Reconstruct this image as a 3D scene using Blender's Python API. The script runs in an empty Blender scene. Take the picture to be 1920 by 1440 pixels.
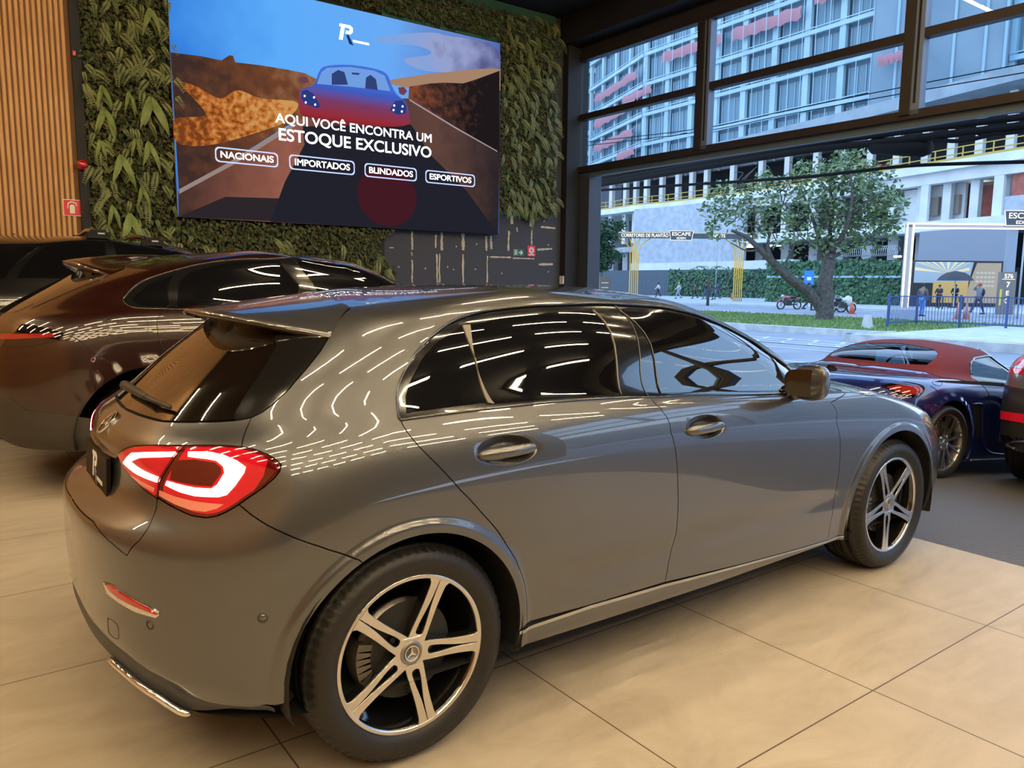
import bpy, bmesh, random, json
import numpy as np
from math import *
from mathutils import Matrix, Vector
from mathutils.geometry import delaunay_2d_cdt
sc = bpy.context.scene
COL = sc.collection
random.seed(7); RNG = np.random.default_rng(7)

# ------------------------------------------------------------------ camera
CAM_P = np.array([-1.0524, -1.9039, 1.4227]); CAM_F = 1449.3
def _rot(yaw, pitch, roll):
    f = np.array([sin(yaw)*cos(pitch), cos(yaw)*cos(pitch), sin(pitch)])
    r = np.array([cos(yaw), -sin(yaw), 0]); u = np.cross(r, f)
    c, s = cos(roll), sin(roll)
    return c*r+s*u, -s*r+c*u, f
CR, CU, CF = _rot(.6352, -.1309, .0090)
cd = bpy.data.cameras.new('camera'); cam = bpy.data.objects.new('camera', cd); COL.objects.link(cam)
cd.sensor_width = 36; cd.lens = CAM_F/1920*36; cd.clip_start = .05; cd.clip_end = 1000
cam.matrix_world = Matrix(((CR[0], CU[0], -CF[0], CAM_P[0]), (CR[1], CU[1], -CF[1], CAM_P[1]), (CR[2], CU[2], -CF[2], CAM_P[2]), (0, 0, 0, 1)))
sc.camera = cam
def ray(px, py): return (px-960)/CAM_F*CR-(py-720)/CAM_F*CU+CF
def onY(px, py, y): d = ray(px, py); return CAM_P+d*((y-CAM_P[1])/d[1])
def onX(px, py, x): d = ray(px, py); return CAM_P+d*((x-CAM_P[0])/d[0])
def onZ(px, py, z): d = ray(px, py); return CAM_P+d*((z-CAM_P[2])/d[2])
def onD(px, py, dep): return CAM_P+ray(px, py)*dep

# ------------------------------------------------------------------ view, sky, sun
sc.view_settings.view_transform = 'Standard'; sc.view_settings.look = 'None'
sc.view_settings.gamma = 1; sc.view_settings.use_curve_mapping = False
sc.view_settings.exposure = 1.0
try:
    sc.cycles.use_denoising = True
    sc.cycles.max_bounces = 8; sc.cycles.sample_clamp_indirect = 6
except Exception: pass
W = bpy.data.worlds.new('overcast_sky'); sc.world = W; W.use_nodes = True
wn = W.node_tree; wn.nodes.clear()
wo = wn.nodes.new('ShaderNodeOutputWorld'); wb = wn.nodes.new('ShaderNodeBackground')
wt = wn.nodes.new('ShaderNodeTexCoord'); wsep = wn.nodes.new('ShaderNodeSeparateXYZ'); wr = wn.nodes.new('ShaderNodeValToRGB')
wn.links.new(wt.outputs['Generated'], wsep.inputs[0]); wn.links.new(wsep.outputs['Z'], wr.inputs[0])
wr.color_ramp.elements[0].position = 0; wr.color_ramp.elements[0].color = (.62, .78, .95, 1)
wr.color_ramp.elements[1].position = .8; wr.color_ramp.elements[1].color = (.30, .52, .95, 1)
wn.links.new(wr.outputs[0], wb.inputs[0]); wb.inputs[1].default_value = SKY = 1.7
wn.links.new(wb.outputs[0], wo.inputs[0])
TUBE_STRENGTH = 49.0          # ceiling tubes
TUBE_COLOR = (1.0, .76, .44)

# ------------------------------------------------------------------ materials
MATS = {}
def mat(name, col=(.5, .5, .5), rough=.5, metal=0., coat=0., coat_rough=.02, emit=None, es=0., spec=.5, bump=None, noise=None, trans=0., ior=1.5):
    if name in MATS: return MATS[name]
    m = bpy.data.materials.new(name); m.use_nodes = True; nt = m.node_tree; b = nt.nodes['Principled BSDF']
    b.inputs['Base Color'].default_value = (*col, 1); b.inputs['Roughness'].default_value = rough
    b.inputs['Metallic'].default_value = metal; b.inputs['Coat Weight'].default_value = coat
    b.inputs['Coat Roughness'].default_value = coat_rough; b.inputs['Specular IOR Level'].default_value = spec
    b.inputs['Transmission Weight'].default_value = trans; b.inputs['IOR'].default_value = ior
    if coat >= 1: b.inputs['Coat IOR'].default_value = 1.65
    if emit: b.inputs['Emission Color'].default_value = (*emit, 1); b.inputs['Emission Strength'].default_value = es
    tc = None
    if noise or bump:
        tc = nt.nodes.new('ShaderNodeTexCoord')
    if noise:      # (scale, colour2, detail)
        n = nt.nodes.new('ShaderNodeTexNoise'); n.inputs['Scale'].default_value = noise[0]; n.inputs['Detail'].default_value = noise[2] if len(noise) > 2 else 4
        r = nt.nodes.new('ShaderNodeValToRGB'); r.color_ramp.elements[0].position = .35; r.color_ramp.elements[1].position = .65
        r.color_ramp.elements[0].color = (*col, 1); r.color_ramp.elements[1].color = (*noise[1], 1)
        nt.links.new(tc.outputs['Object'], n.inputs['Vector']); nt.links.new(n.outputs['Fac'], r.inputs[0]); nt.links.new(r.outputs[0], b.inputs['Base Color'])
    if bump:       # (scale, strength)
        n = nt.nodes.new('ShaderNodeTexNoise'); n.inputs['Scale'].default_value = bump[0]; n.inputs['Detail'].default_value = 5
        bp = nt.nodes.new('ShaderNodeBump'); bp.inputs['Strength'].default_value = bump[1]; bp.inputs['Distance'].default_value = .01
        nt.links.new(tc.outputs['Object'], n.inputs['Vector']); nt.links.new(n.outputs['Fac'], bp.inputs['Height']); nt.links.new(bp.outputs[0], b.inputs['Normal'])
    MATS[name] = m; return m
def emat(name, col, s):
    if name in MATS: return MATS[name]
    m = bpy.data.materials.new(name); m.use_nodes = True; nt = m.node_tree; nt.nodes.clear()
    e = nt.nodes.new('ShaderNodeEmission'); o = nt.nodes.new('ShaderNodeOutputMaterial')
    e.inputs[0].default_value = (*col, 1); e.inputs[1].default_value = s; nt.links.new(e.outputs[0], o.inputs[0]); MATS[name] = m; return m
def pane_mat(name, tint=(1, 1, 1), refl=1.0, ior=1.5):
    if name in MATS: return MATS[name]
    m = bpy.data.materials.new(name); m.use_nodes = True; nt = m.node_tree; nt.nodes.clear()
    o = nt.nodes.new('ShaderNodeOutputMaterial'); t = nt.nodes.new('ShaderNodeBsdfTransparent'); g = nt.nodes.new('ShaderNodeBsdfGlossy')
    g.inputs['Roughness'].default_value = 0.0; t.inputs[0].default_value = (*tint, 1); g.inputs[0].default_value = (refl, refl, refl, 1)
    lw = nt.nodes.new('ShaderNodeLayerWeight'); lw.inputs[0].default_value = .5; pw = nt.nodes.new('ShaderNodeMath'); pw.operation = 'POWER'; pw.inputs[1].default_value = 5
    ma = nt.nodes.new('ShaderNodeMath'); ma.operation = 'MULTIPLY_ADD'; ma.inputs[1].default_value = .9; r0 = ((ior-1)/(ior+1))**2; ma.inputs[2].default_value = r0; x = nt.nodes.new('ShaderNodeMixShader')
    nt.links.new(lw.outputs['Facing'], pw.inputs[0]); nt.links.new(pw.outputs[0], ma.inputs[0])
    nt.links.new(ma.outputs[0], x.inputs[0]); nt.links.new(t.outputs[0], x.inputs[1]); nt.links.new(g.outputs[0], x.inputs[2]); nt.links.new(x.outputs[0], o.inputs[0])
    MATS[name] = m; return m

# ------------------------------------------------------------------ objects
def tag(o, label=None, cat=None, group=None, kind=None):
    if label: o['label'] = label
    if cat: o['category'] = cat
    if group: o['group'] = group
    if kind: o['kind'] = kind
    return o
def empty(name, loc=(0, 0, 0), rz=0, label=None, cat=None, group=None):
    o = bpy.data.objects.new(name, None); COL.objects.link(o); o.location = loc; o.rotation_euler = (0, 0, rz); o.empty_display_size = .2
    return tag(o, label, cat, group)
def mesh(name, V, Fc, m, parent=None, smooth=False, nrm=None, mats=None, mi=None):
    me = bpy.data.meshes.new(name); me.from_pydata([tuple(map(float, v)) for v in V], [], [tuple(map(int, f)) for f in Fc])
    for mm in (mats or [m]): me.materials.append(mm)
    if mi is not None: me.polygons.foreach_set('material_index', mi)
    if smooth or nrm is not None: me.polygons.foreach_set('use_smooth', [True]*len(me.polygons))
    me.update()
    if nrm is not None: me.normals_split_custom_set_from_vertices([tuple(map(float, n)) for n in nrm])
    o = bpy.data.objects.new(name, me); COL.objects.link(o)
    if parent: o.parent = parent
    return o
class MB:
    """collects simple shapes into one mesh"""
    def __init__(s): s.v = []; s.f = []; s.mi = []; s.cm = 0
    def add(s, V, Fc):
        n = len(s.v); s.v += [tuple(map(float, v)) for v in V]; s.f += [tuple(i+n for i in f) for f in Fc]; s.mi += [s.cm]*len(Fc); return s
    def box(s, c, d, M=None):
        x, y, z = d[0]/2, d[1]/2, d[2]/2
        V = [Vector((i*x, j*y, k*z)) for i in (-1, 1) for j in (-1, 1) for k in (-1, 1)]
        if M is not None: V = [M @ v for v in V]
        V = [v+Vector(c) for v in V]
        return s.add(V, [(0, 1, 3, 2), (4, 6, 7, 5), (0, 4, 5, 1), (2, 3, 7, 6), (0, 2, 6, 4), (1, 5, 7, 3)])
    def box2(s, a, b): return s.box([(a[i]+b[i])/2 for i in range(3)], [abs(b[i]-a[i]) for i in range(3)])
    def bar(s, a, b, w, h=None, up=(0, 0, 1)):
        a, b = Vector(a), Vector(b); d = (b-a); L = d.length
        if L < 1e-9: return s
        d /= L; u = Vector(up)
        if abs(d.dot(u)) > .99: u = Vector((1, 0, 0))
        r = d.cross(u).normalized(); u = r.cross(d)
        return s.box((a+b)/2, (w, L, h or w), Matrix((r, d, u)).transposed())
    def tube(s, pts, r, n=8, cap=True, closed=False):
        pts = [Vector(p) for p in pts]; R = r if hasattr(r, '__len__') else [r]*len(pts); V = []; N = len(pts); up = None
        for i, p in enumerate(pts):
            a = pts[(i-1) % N] if (closed or i > 0) else p; b = pts[(i+1) % N] if (closed or i < N-1) else p
            t = (b-a).normalized() if (b-a).length > 1e-9 else Vector((0, 0, 1))
            if up is None: up = Vector((0, 0, 1)) if abs(t.z) < .9 else Vector((1, 0, 0))
            x = t.cross(up).normalized(); up = x.cross(t)
            V += [p+(x*cos(2*pi*k/n)+up*sin(2*pi*k/n))*R[i] for k in range(n)]
        Fc = []
        for i in range(N if closed else N-1):
            j = (i+1) % N
            Fc += [(i*n+k, i*n+(k+1) % n, j*n+(k+1) % n, j*n+k) for k in range(n)]
        if cap and not closed: Fc += [tuple(range(n))[::-1], tuple((N-1)*n+k for k in range(n))]
        return s.add(V, Fc)
    def lathe(s, prof, n=32, M=None, cap=True):
        """prof: (radius, height) about local z"""
        V = [Vector((r*cos(2*pi*k/n), r*sin(2*pi*k/n), h)) for r, h in prof for k in range(n)]
        if M is not None: V = [M @ v for v in V]
        Fc = [(i*n+k, i*n+(k+1) % n, (i+1)*n+(k+1) % n, (i+1)*n+k) for i in range(len(prof)-1) for k in range(n)]
        if cap: Fc += [tuple(range(n))[::-1], tuple((len(prof)-1)*n+k for k in range(n))]
        return s.add(V, Fc)
    def prism(s, poly, z0, z1, M=None):
        n = len(poly); V = [Vector((x, y, z0)) for x, y in poly]+[Vector((x, y, z1)) for x, y in poly]
        if M is not None: V = [M @ v for v in V]
        return s.add(V, [tuple(range(n))[::-1], tuple(range(n, 2*n))]+[(i, (i+1) % n, n+(i+1) % n, n+i) for i in range(n)])
    def ball(s, c, r, n=10, m=7):
        rx, ry, rz = r if hasattr(r, '__len__') else (r, r, r)
        V = [(c[0], c[1], c[2]-rz)]+[(c[0]+rx*sin(pi*j/m)*cos(2*pi*k/n), c[1]+ry*sin(pi*j/m)*sin(2*pi*k/n), c[2]-rz*cos(pi*j/m)) for j in range(1, m) for k in range(n)]+[(c[0], c[1], c[2]+rz)]
        Fc = [(0, 1+(k+1) % n, 1+k) for k in range(n)]
        for j in range(m-2): Fc += [(1+j*n+k, 1+j*n+(k+1) % n, 1+(j+1)*n+(k+1) % n, 1+(j+1)*n+k) for k in range(n)]
        L = len(V)-1; Fc += [(L, 1+(m-2)*n+k, 1+(m-2)*n+(k+1) % n) for k in range(n)]
        return s.add(V, Fc)
    def build(s, name, m, parent=None, smooth=False, mats=None):
        return mesh(name, s.v, s.f, m, parent, smooth, mats=mats, mi=s.mi if mats else None)
def frame(o, x, y=None, z=None):
    """4x4 from origin and axes"""
    x = Vector(x).normalized(); z = Vector(z).normalized() if z is not None else x.cross(Vector(y)).normalized(); y = z.cross(x)
    M = Matrix((x, y, z)).transposed().to_4x4(); M.translation = Vector(o); return M
def shape2d(name, loops, M, m, parent=None, depth=.002, bevel=0, mats=None):
    """filled flat outline (loops with holes) extruded along local z, placed by M"""
    cu = bpy.data.curves.new(name, 'CURVE'); cu.dimensions = '2D'; cu.fill_mode = 'BOTH'; cu.extrude = depth/2; cu.bevel_depth = bevel; cu.bevel_resolution = 1
    for L in loops:
        sp = cu.splines.new('POLY'); sp.points.add(len(L)-1); sp.use_cyclic_u = True
        for i, q in enumerate(L): sp.points[i].co = (q[0], q[1], 0, 1)
    return _bake(name, cu, M, m, parent, mats)
def _bake(name, cu, M, m, parent, mats=None):
    ob = bpy.data.objects.new('tmp', cu); COL.objects.link(ob); dg = bpy.context.evaluated_depsgraph_get()
    me = bpy.data.meshes.new_from_object(ob.evaluated_get(dg)); bpy.data.objects.remove(ob); bpy.data.curves.remove(cu)
    me.name = name; me.transform(M); me.materials.clear()
    for mm in (mats or [m]): me.materials.append(mm)
    o = bpy.data.objects.new(name, me); COL.objects.link(o)
    if parent: o.parent = parent
    return o
def text(name, body, M, size, m, parent=None, bold=.0, depth=.001, align='CENTER', width=None, space=1.0):
    cu = bpy.data.curves.new(name, 'FONT'); cu.body = body; cu.size = size; cu.bevel_depth = bold*size*.9; cu.bevel_resolution = 0; cu.extrude = depth/2; cu.align_x = align; cu.align_y = 'CENTER'; cu.space_character = space
    if width:
        ob = bpy.data.objects.new('tmp', cu); COL.objects.link(ob); bpy.context.view_layer.update(); w = ob.dimensions.x; bpy.data.objects.remove(ob)
        if w > 0: M = M @ Matrix.Diagonal((width/w, 1, 1, 1))
    return _bake(name, cu, M, m, parent)
def kids(o): return list(o.children)
def copy_tree(o, parent=None):
    c = o.copy(); COL.objects.link(c)
    if parent is not None: c.parent = parent
    for ch in kids(o): copy_tree(ch, c)
    return c
def smooth_line(P, n=6):
    """Catmull-Rom through 2D/3D points"""
    P = np.array(P, float); out = []
    for i in range(len(P)-1):
        p0 = P[max(i-1, 0)]; p1 = P[i]; p2 = P[i+1]; p3 = P[min(i+2, len(P)-1)]
        for k in range(n):
            t = k/n; out.append(.5*((2*p1)+(-p0+p2)*t+(2*p0-5*p1+4*p2-p3)*t*t+(-p0+3*p1-3*p2+p3)*t**3))
    out.append(P[-1]); return np.array(out)
# ------------------------------------------------------------------ car bodies: smooth dome surface S(u, v) cut into panels
class Spl:
    def __init__(s, t, Y):
        t = np.asarray(t, float); Y = np.asarray(Y, float); n = len(t); h = np.diff(t)
        A = np.zeros((n, n)); B = np.zeros_like(Y); A[0, 0] = A[-1, -1] = 1
        for i in range(1, n-1):
            A[i, i-1] = h[i-1]; A[i, i] = 2*(h[i-1]+h[i]); A[i, i+1] = h[i]
            B[i] = 6*((Y[i+1]-Y[i])/h[i]-(Y[i]-Y[i-1])/h[i-1])
        s.t, s.Y, s.h, s.M = t, Y, h, np.linalg.solve(A, B)
    def __call__(s, x):
        x = np.asarray(x, float); i = np.clip(np.searchsorted(s.t, x, side='right')-1, 0, len(s.h)-1)
        h = s.h[i]; a = (s.t[i+1]-x)/h; b = (x-s.t[i])/h
        if s.Y.ndim > 1: h = h[..., None]; a = a[..., None]; b = b[..., None]
        return a*s.Y[i]+b*s.Y[i+1]+((a**3-a)*s.M[i]+(b**3-b)*s.M[i+1])*h*h/6
ZB = Spl([0, .5, 1, 1.5, 2, 2.5, 3], np.eye(7))
class Body:
    """rings (v) of plan curves (u: 0 rear centre, 1-2 side, 3 front centre); points are (x, half width, z)"""
    def __init__(s, rings, xst, mods=()):
        s.rows = [list(r[:6])+list(r[6])+list(r[7]) for r in rings]
        s.n = len(rings); s.sp = Spl(range(s.n), s.rows); s.xst = xst; s.mods = list(mods); s.sg = 1
        s.sg = 1 if s.N(np.array([1.5]), np.array([s.n*.3]))[0, 1] > 0 else -1
    def base(s, u, v):
        A = s.sp(np.clip(v, 0, s.n-1)); u = np.clip(np.asarray(u, float), 0, 3)
        xr, xcr, nr, xf, xcf, nf = [A[..., i] for i in range(6)]
        th = np.clip(u, 0, 1)*pi/2; c, q = np.cos(th), np.sin(th); r = (np.abs(c)**nr+np.abs(q)**nr)**(-1/nr)
        th = np.clip(3-u, 0, 1)*pi/2; c2, q2 = np.cos(th), np.sin(th); r2 = (np.abs(c2)**nf+np.abs(q2)**nf)**(-1/nf)
        x = np.where(u < 1, xcr-(xcr-xr)*r*c, np.where(u > 2, xcf+(xf-xcf)*r2*c2, xcr+(xcf-xcr)*(u-1)))
        hn = np.where(u < 1, r*q, np.where(u > 2, r2*q2, 1.)); k = s.xst; Wd = np.zeros_like(x); xx = np.clip(x, k[0]-.3, k[3]+.3)
        for i in range(4):
            L = np.ones_like(x)
            for j in range(4):
                if j != i: L = L*(xx-k[j])/(k[i]-k[j])
            Wd = Wd+L*A[..., 6+i]
        return np.stack([x, Wd*hn, (ZB(u)*A[..., 10:17]).sum(-1)], -1)
    def _n(s, f, u, v):
        e = 2e-3; u0, u1 = np.clip(u-e, 0, 3), np.clip(u+e, 0, 3); v0, v1 = np.clip(v-e, 0, s.n-1), np.clip(v+e, 0, s.n-1)
        N = np.cross(f(u1, v)-f(u0, v), f(u, v1)-f(u, v0)); return s.sg*N/np.maximum(np.linalg.norm(N, axis=-1, keepdims=True), 1e-12)
    def S(s, u, v):
        u = np.asarray(u, float); v = np.asarray(v, float); P = s.base(u, v)
        if s.mods: P = P+s._n(s.base, u, v)*sum(m(P) for m in s.mods)[..., None]
        return P
    def N(s, u, v):
        N = s._n(s.S, np.asarray(u, float), np.asarray(v, float))
        return N
    def at_xz(s, x, z, u=1.4, v=4.):
        """(u, v) of the side point at x, z"""
        w = np.array([u, v], float)
        for _ in range(60):
            f = lambda a: s.base(np.array(a[0]), np.array(a[1]))[[0, 2]]-np.array([x, z])
            r = f(w); J = np.stack([(f(w+[1e-4, 0])-r)/1e-4, (f(w+[0, 1e-4])-r)/1e-4], 1)
            st = np.clip(np.linalg.lstsq(J, -r, rcond=None)[0], -.3, .3); w = np.clip(w+st, [0, 0], [3, s.n-1])
            if np.abs(st).max() < 1e-6: break
        return w
    def arc(s, cx, cz, R, a0, a1, n=40):
        """part of a circle in side view, as (u, v)"""
        out = []; w = None
        for a in np.linspace(a0, a1, n):
            x, z = cx+R*cos(radians(a)), cz+R*sin(radians(a))
            w = s.at_xz(x, z, *(w if w is not None else (1.1 if cx < 1 else 1.9, 3.)))
            out.append(tuple(w))
        return out
def inside(poly, q):
    x, y = q[:, 0], q[:, 1]; c = np.zeros(len(q), bool); n = len(poly)
    for i in range(n):
        (xa, ya), (xb, yb) = poly[i], poly[(i+1) % n]
        if ya == yb: continue
        m = ((ya > y) != (yb > y)) & (x < (xb-xa)*(y-ya)/(yb-ya)+xa); c ^= m
    return c
USC, VSC = 2.2, .11
def panel(B, name, loop, m, parent, gap=.0018, flange=.010, off=0., side='join', holes=(), step=.02, du=None, dv=.22, rings=(), arcs=()):
    """cut the closed (u, v) outline out of the body surface. side: 'join' both halves as one mesh, 'R' right only, 'both' two objects"""
    du = du or (.022, .0085, .022)
    ul = np.unique(np.concatenate([np.arange(0, 1, du[0]), np.arange(1, 2, du[1]), np.arange(2, 3.0001, du[2]), [3]])); vl = np.arange(0, B.n-1+1e-6, dv)
    def dens(L, close=True):
        L = np.array(L, float); out = []; n = len(L)
        for i in range(n if close else n-1):
            a, b = L[i], L[(i+1) % n]; t = np.linspace(0, 1, 9); w = a+(b-a)*t[:, None]; P = B.S(w[:, 0], w[:, 1]); l = np.linalg.norm(np.diff(P, axis=0), axis=1).sum()
            k = max(1, int(l/step)); k = min(k, 200)
            out += [tuple(a+(b-a)*j/k) for j in range(k)]
        return np.array(out)
    def clean(L):
        keep = [L[0]]
        for q in L[1:]:
            if np.abs((q-keep[-1])*[USC, VSC]).max() > 2e-4: keep.append(q)
        if np.abs((keep[0]-keep[-1])*[USC, VSC]).max() < 2e-4: keep.pop()
        return np.array(keep)
    def inset(L, g, hole=False):
        P = B.S(L[:, 0], L[:, 1]); N = B.N(L[:, 0], L[:, 1]); T = np.roll(P, -1, 0)-np.roll(P, 1, 0); T /= np.maximum(np.linalg.norm(T, axis=1, keepdims=True), 1e-9)
        A = .5*np.sum(L[:, 0]*np.roll(L[:, 1], -1)-np.roll(L[:, 0], -1)*L[:, 1])
        In = np.cross(N, T)*np.sign(A)*B.sg*(-1 if hole else 1)
        ctr = (L[:, 0] < 1e-4) | (L[:, 0] > 3-1e-4) | (L[:, 1] > B.n-1-1e-4)
        if g > 0:
            e = 1e-3; Pu = (B.S(L[:, 0]+e, L[:, 1])-B.S(L[:, 0]-e, L[:, 1]))/(2*e); Pv = (B.S(L[:, 0], L[:, 1]+e)-B.S(L[:, 0], L[:, 1]-e))/(2*e)
            a11 = (Pu*Pu).sum(1); a12 = (Pu*Pv).sum(1); a22 = (Pv*Pv).sum(1); b1 = (Pu*In).sum(1)*g; b2 = (Pv*In).sum(1)*g; D = np.maximum(a11*a22-a12**2, 1e-9)
            d = np.stack([(a22*b1-a12*b2)/D, (a11*b2-a12*b1)/D], 1); d[ctr] = 0; d = np.clip(d, -.05, .05)
            L = L+d; L[:, 0] = np.clip(L[:, 0], 0, 3); L[:, 1] = np.clip(L[:, 1], 0, B.n-1)
        return L, In, ctr
    loops = []
    for i, L in enumerate([loop]+list(holes)):
        loops.append(inset(clean(dens(L)), gap, i > 0))
    pts = []; edges = []; ctrs = []; ins = []
    for L, In, c in loops:
        n0 = len(pts); n = len(L); pts += list(L); ctrs += list(c); ins += list(In); edges += [(n0+i, n0+(i+1) % n) for i in range(n)]
    nb = len(pts)
    for L in rings:
        L = dens(L); n0 = len(pts); pts += list(L); edges += [(n0+i, n0+(i+1) % len(L)) for i in range(len(L))]
    gu, gv = np.meshgrid(ul, vl, indexing='ij'); g = np.stack([gu.ravel(), gv.ravel()], 1)
    m_ = inside(loops[0][0], g)
    for L, _, _ in loops[1:]: m_ &= ~inside(L, g)
    g = g[m_]
    if arcs:      # regular points round the wheel arches so that their flare shades evenly
        P = B.base(g[:, 0], g[:, 1]); k = np.ones(len(g), bool); ex = []
        for cx, cz, R in arcs:
            k &= ~((np.abs(np.hypot(P[:, 0]-cx, P[:, 2]-cz)-R) < .075) & (P[:, 1] > .5))
            for i in range(1, 13): ex += B.arc(cx, cz, R+i*.006, 195, -15, 150)
        ex = np.array(ex); ok = inside(loops[0][0], ex) & (ex[:, 1] > .02); g = np.concatenate([g[k], ex[ok]])
    bp = np.array(pts)*[USC, VSC]; gs = g*[USC, VSC]
    if len(g):
        keep = np.ones(len(g), bool)
        for i in range(0, len(g), 2000):
            d = np.abs(gs[i:i+2000, None]-bp[None]); keep[i:i+2000] = (d.max(2).min(1) > (.004 if arcs else .008))
        g = g[keep]
    allp = np.array(pts+list(map(tuple, g)))
    r = delaunay_2d_cdt([Vector((p[0]*USC, p[1]*VSC)) for p in allp], edges, [], 2 if holes else 1, 1e-7)
    V2 = np.array([(v.x/USC, v.y/VSC) for v in r[0]]); F3 = [tuple(f) for f in r[2]]
    V2[:, 0] = np.clip(V2[:, 0], 0, 3); V2[:, 1] = np.clip(V2[:, 1], 0, B.n-1)
    P = B.S(V2[:, 0], V2[:, 1]); N = B.N(V2[:, 0], V2[:, 1])
    top = V2[:, 1] > B.n-1-2e-3; N[top] = (0, 0, 1); P[top, 1] = 0
    m0 = (V2[:, 0] < 1e-3) | (V2[:, 0] > 3-1e-3); P[m0, 1] = 0; N[m0, 1] = 0
    P = P+N*off
    fa = np.array(F3); cr = np.cross(P[fa[:, 1]]-P[fa[:, 0]], P[fa[:, 2]]-P[fa[:, 0]]); flip = (cr*N[fa[:, 0]]).sum(1) < 0
    F3 = [f[::-1] if fl else f for f, fl in zip(F3, flip)]
    V = list(P); Nn = list(N)
    if flange > 0:
        orig = {}
        for i, o in enumerate(r[3]):
            for k in o:
                if k < nb: orig[k] = i
        for (a, b) in edges[:len([1 for e in edges if e[0] < nb])]:
            if ctrs[a] and ctrs[b]: continue
            if a not in orig or b not in orig: continue
            ia, ib = orig[a], orig[b]; k = len(V)
            V += [P[ia], P[ib], P[ib]-N[ib]*flange, P[ia]-N[ia]*flange]; na, nb_ = -ins[a], -ins[b]
            Nn += [na, nb_, nb_, na]
            q = np.cross(P[ib]-P[ia], -N[ia]); F3.append((k, k+1, k+2, k+3) if (q*na).sum() > 0 else (k+3, k+2, k+1, k))
    V = np.array(V); Nn = np.array(Nn); Vr = V*[1, -1, 1]; Nr = Nn*[1, -1, 1]; Fr = [f[::-1] for f in F3]
    if side == 'join':
        return mesh(name, np.concatenate([Vr, V]), Fr+[tuple(i+len(V) for i in f) for f in F3], m, parent, nrm=np.concatenate([Nr, Nn]))
    o = mesh(name, Vr, Fr, m, parent, nrm=Nr)
    if side == 'both': mesh(name, V, F3, m, parent, nrm=Nn)
    return o
def local(P): return (float(P[0]), -float(P[1]), float(P[2]))
def on(B, uv, off=0.):
    u, v = np.array(uv[0]), np.array(uv[1]); return np.array(local(B.S(u, v)+B.N(u, v)*off))
def liner(B, parent, m, arches, off=-.014):
    """dark inner shell under the panels, open at the wheel arches"""
    uu = np.linspace(0, 3, 91); vv = np.linspace(0, B.n-1, 46); U_, V_ = np.meshgrid(uu, vv, indexing='ij'); P = B.S(U_, V_)+B.N(U_, V_)*off
    P[..., 1] = np.maximum(P[..., 1], 0)
    ok = np.ones(P.shape[:2], bool)
    for cx, cz, R in arches: ok &= np.hypot(P[..., 0]-cx, P[..., 2]-cz) > R-.004
    nu, nv = P.shape[:2]; Fc = [(i*nv+j, (i+1)*nv+j, (i+1)*nv+j+1, i*nv+j+1) for i in range(nu-1) for j in range(nv-1) if ok[i, j] and ok[i+1, j] and ok[i, j+1] and ok[i+1, j+1]]
    V = P.reshape(-1, 3); n = len(V)
    b = MB(); b.add(V*[1, -1, 1], Fc); b.add(V, [f[::-1] for f in Fc])
    # floor pan and arch tunnels
    z0 = P[nu//2, 0, 2]+.01; xs = [P[i, 0, 0] for i in range(0, nu, 3)]; hs = [P[i, 0, 1] for i in range(0, nu, 3)]
    L = [(x, -h) for x, h in zip(xs, hs)]+[(x, h) for x, h in list(zip(xs, hs))[::-1]]
    k = len(b.v); b.add([(x, y, z0) for x, y in L], [tuple(range(len(L)))])
    for cx, cz, R in arches:
        for s in (-1, 1):
            ring = [(cx+(R+.012)*cos(a), max(cz+(R+.012)*sin(a), z0)) for a in np.linspace(-.35, pi+.35, 28)]
            wv = float(B.S(*[np.array(q) for q in B.at_xz(cx, cz+R, 1.1 if cx < 1 else 1.9, 4)])[1])-.016
            V = [(x, s*wv, z) for x, z in ring]+[(x, s*.52, z) for x, z in ring]; n = len(ring)
            b.add(V, [(i, i+1, n+i+1, n+i) for i in range(n-1)]+[tuple(range(n, 2*n))])
    return b.build('inner_shell', m, parent)
# ------------------------------------------------------------------ wheels (axle along y, outside face towards -y)
WM = Matrix(((1, 0, 0, 0), (0, 0, -1, 0), (0, 1, 0, 0), (0, 0, 0, 1)))      # wheel plane xy -> xz, z -> -y
def tyre_mesh(Ro, Rb, wd, blocks=72, parent=None, loc=(0, 0, 0)):
    prof = [(Rb-.004, -.006), (Rb+.006, .004), (Rb+(Ro-Rb)*.3, .013), (Rb+(Ro-Rb)*.5, .0155), (Rb+(Ro-Rb)*.56, .013), (Rb+(Ro-Rb)*.75, .009), (Ro-.014, -.004), (Ro-.006, -.012), (Ro-.002, -.024)]
    tr = [-.024, -.062, -.064, -.074, -.076, -.107, -.109, -.119, -.121]; rr = [Ro, Ro, Ro-.007, Ro-.007, Ro, Ro, Ro-.007, Ro-.007, Ro]
    prof += list(zip(rr, [t*wd/.225 for t in tr])); back = [(r, -wd-h) for r, h in prof[::-1]]; prof += back
    n = blocks*3; V = []; m = len(prof)
    for r, h in prof:
        d = min(-h, wd+h)
        for k in range(n):
            q = r
            if k % 3 == 0 and r > Ro-.016 and .000 < d < .062: q = r-.006
            a = 2*pi*(k+(.0 if k % 3 else .25))/n; V.append((q*cos(a), h*-1, q*sin(a)))
    V = [(x, y, z) for x, y, z in V]
    Fc = [(i*n+k, (i+1)*n+k, (i+1)*n+(k+1) % n, i*n+(k+1) % n) for i in range(m-1) for k in range(n)]
    o = mesh('tyre', V, Fc, mat('tyre_rubber', (.012, .011, .010), .48, bump=(60, .15)), parent, smooth=True); o.location = loc
    return o
def dish(o, depth, R):
    for v in o.data.vertices:
        r = hypot(v.co.x, v.co.z); v.co.y += depth*max(0, 1-r/R)
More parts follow.
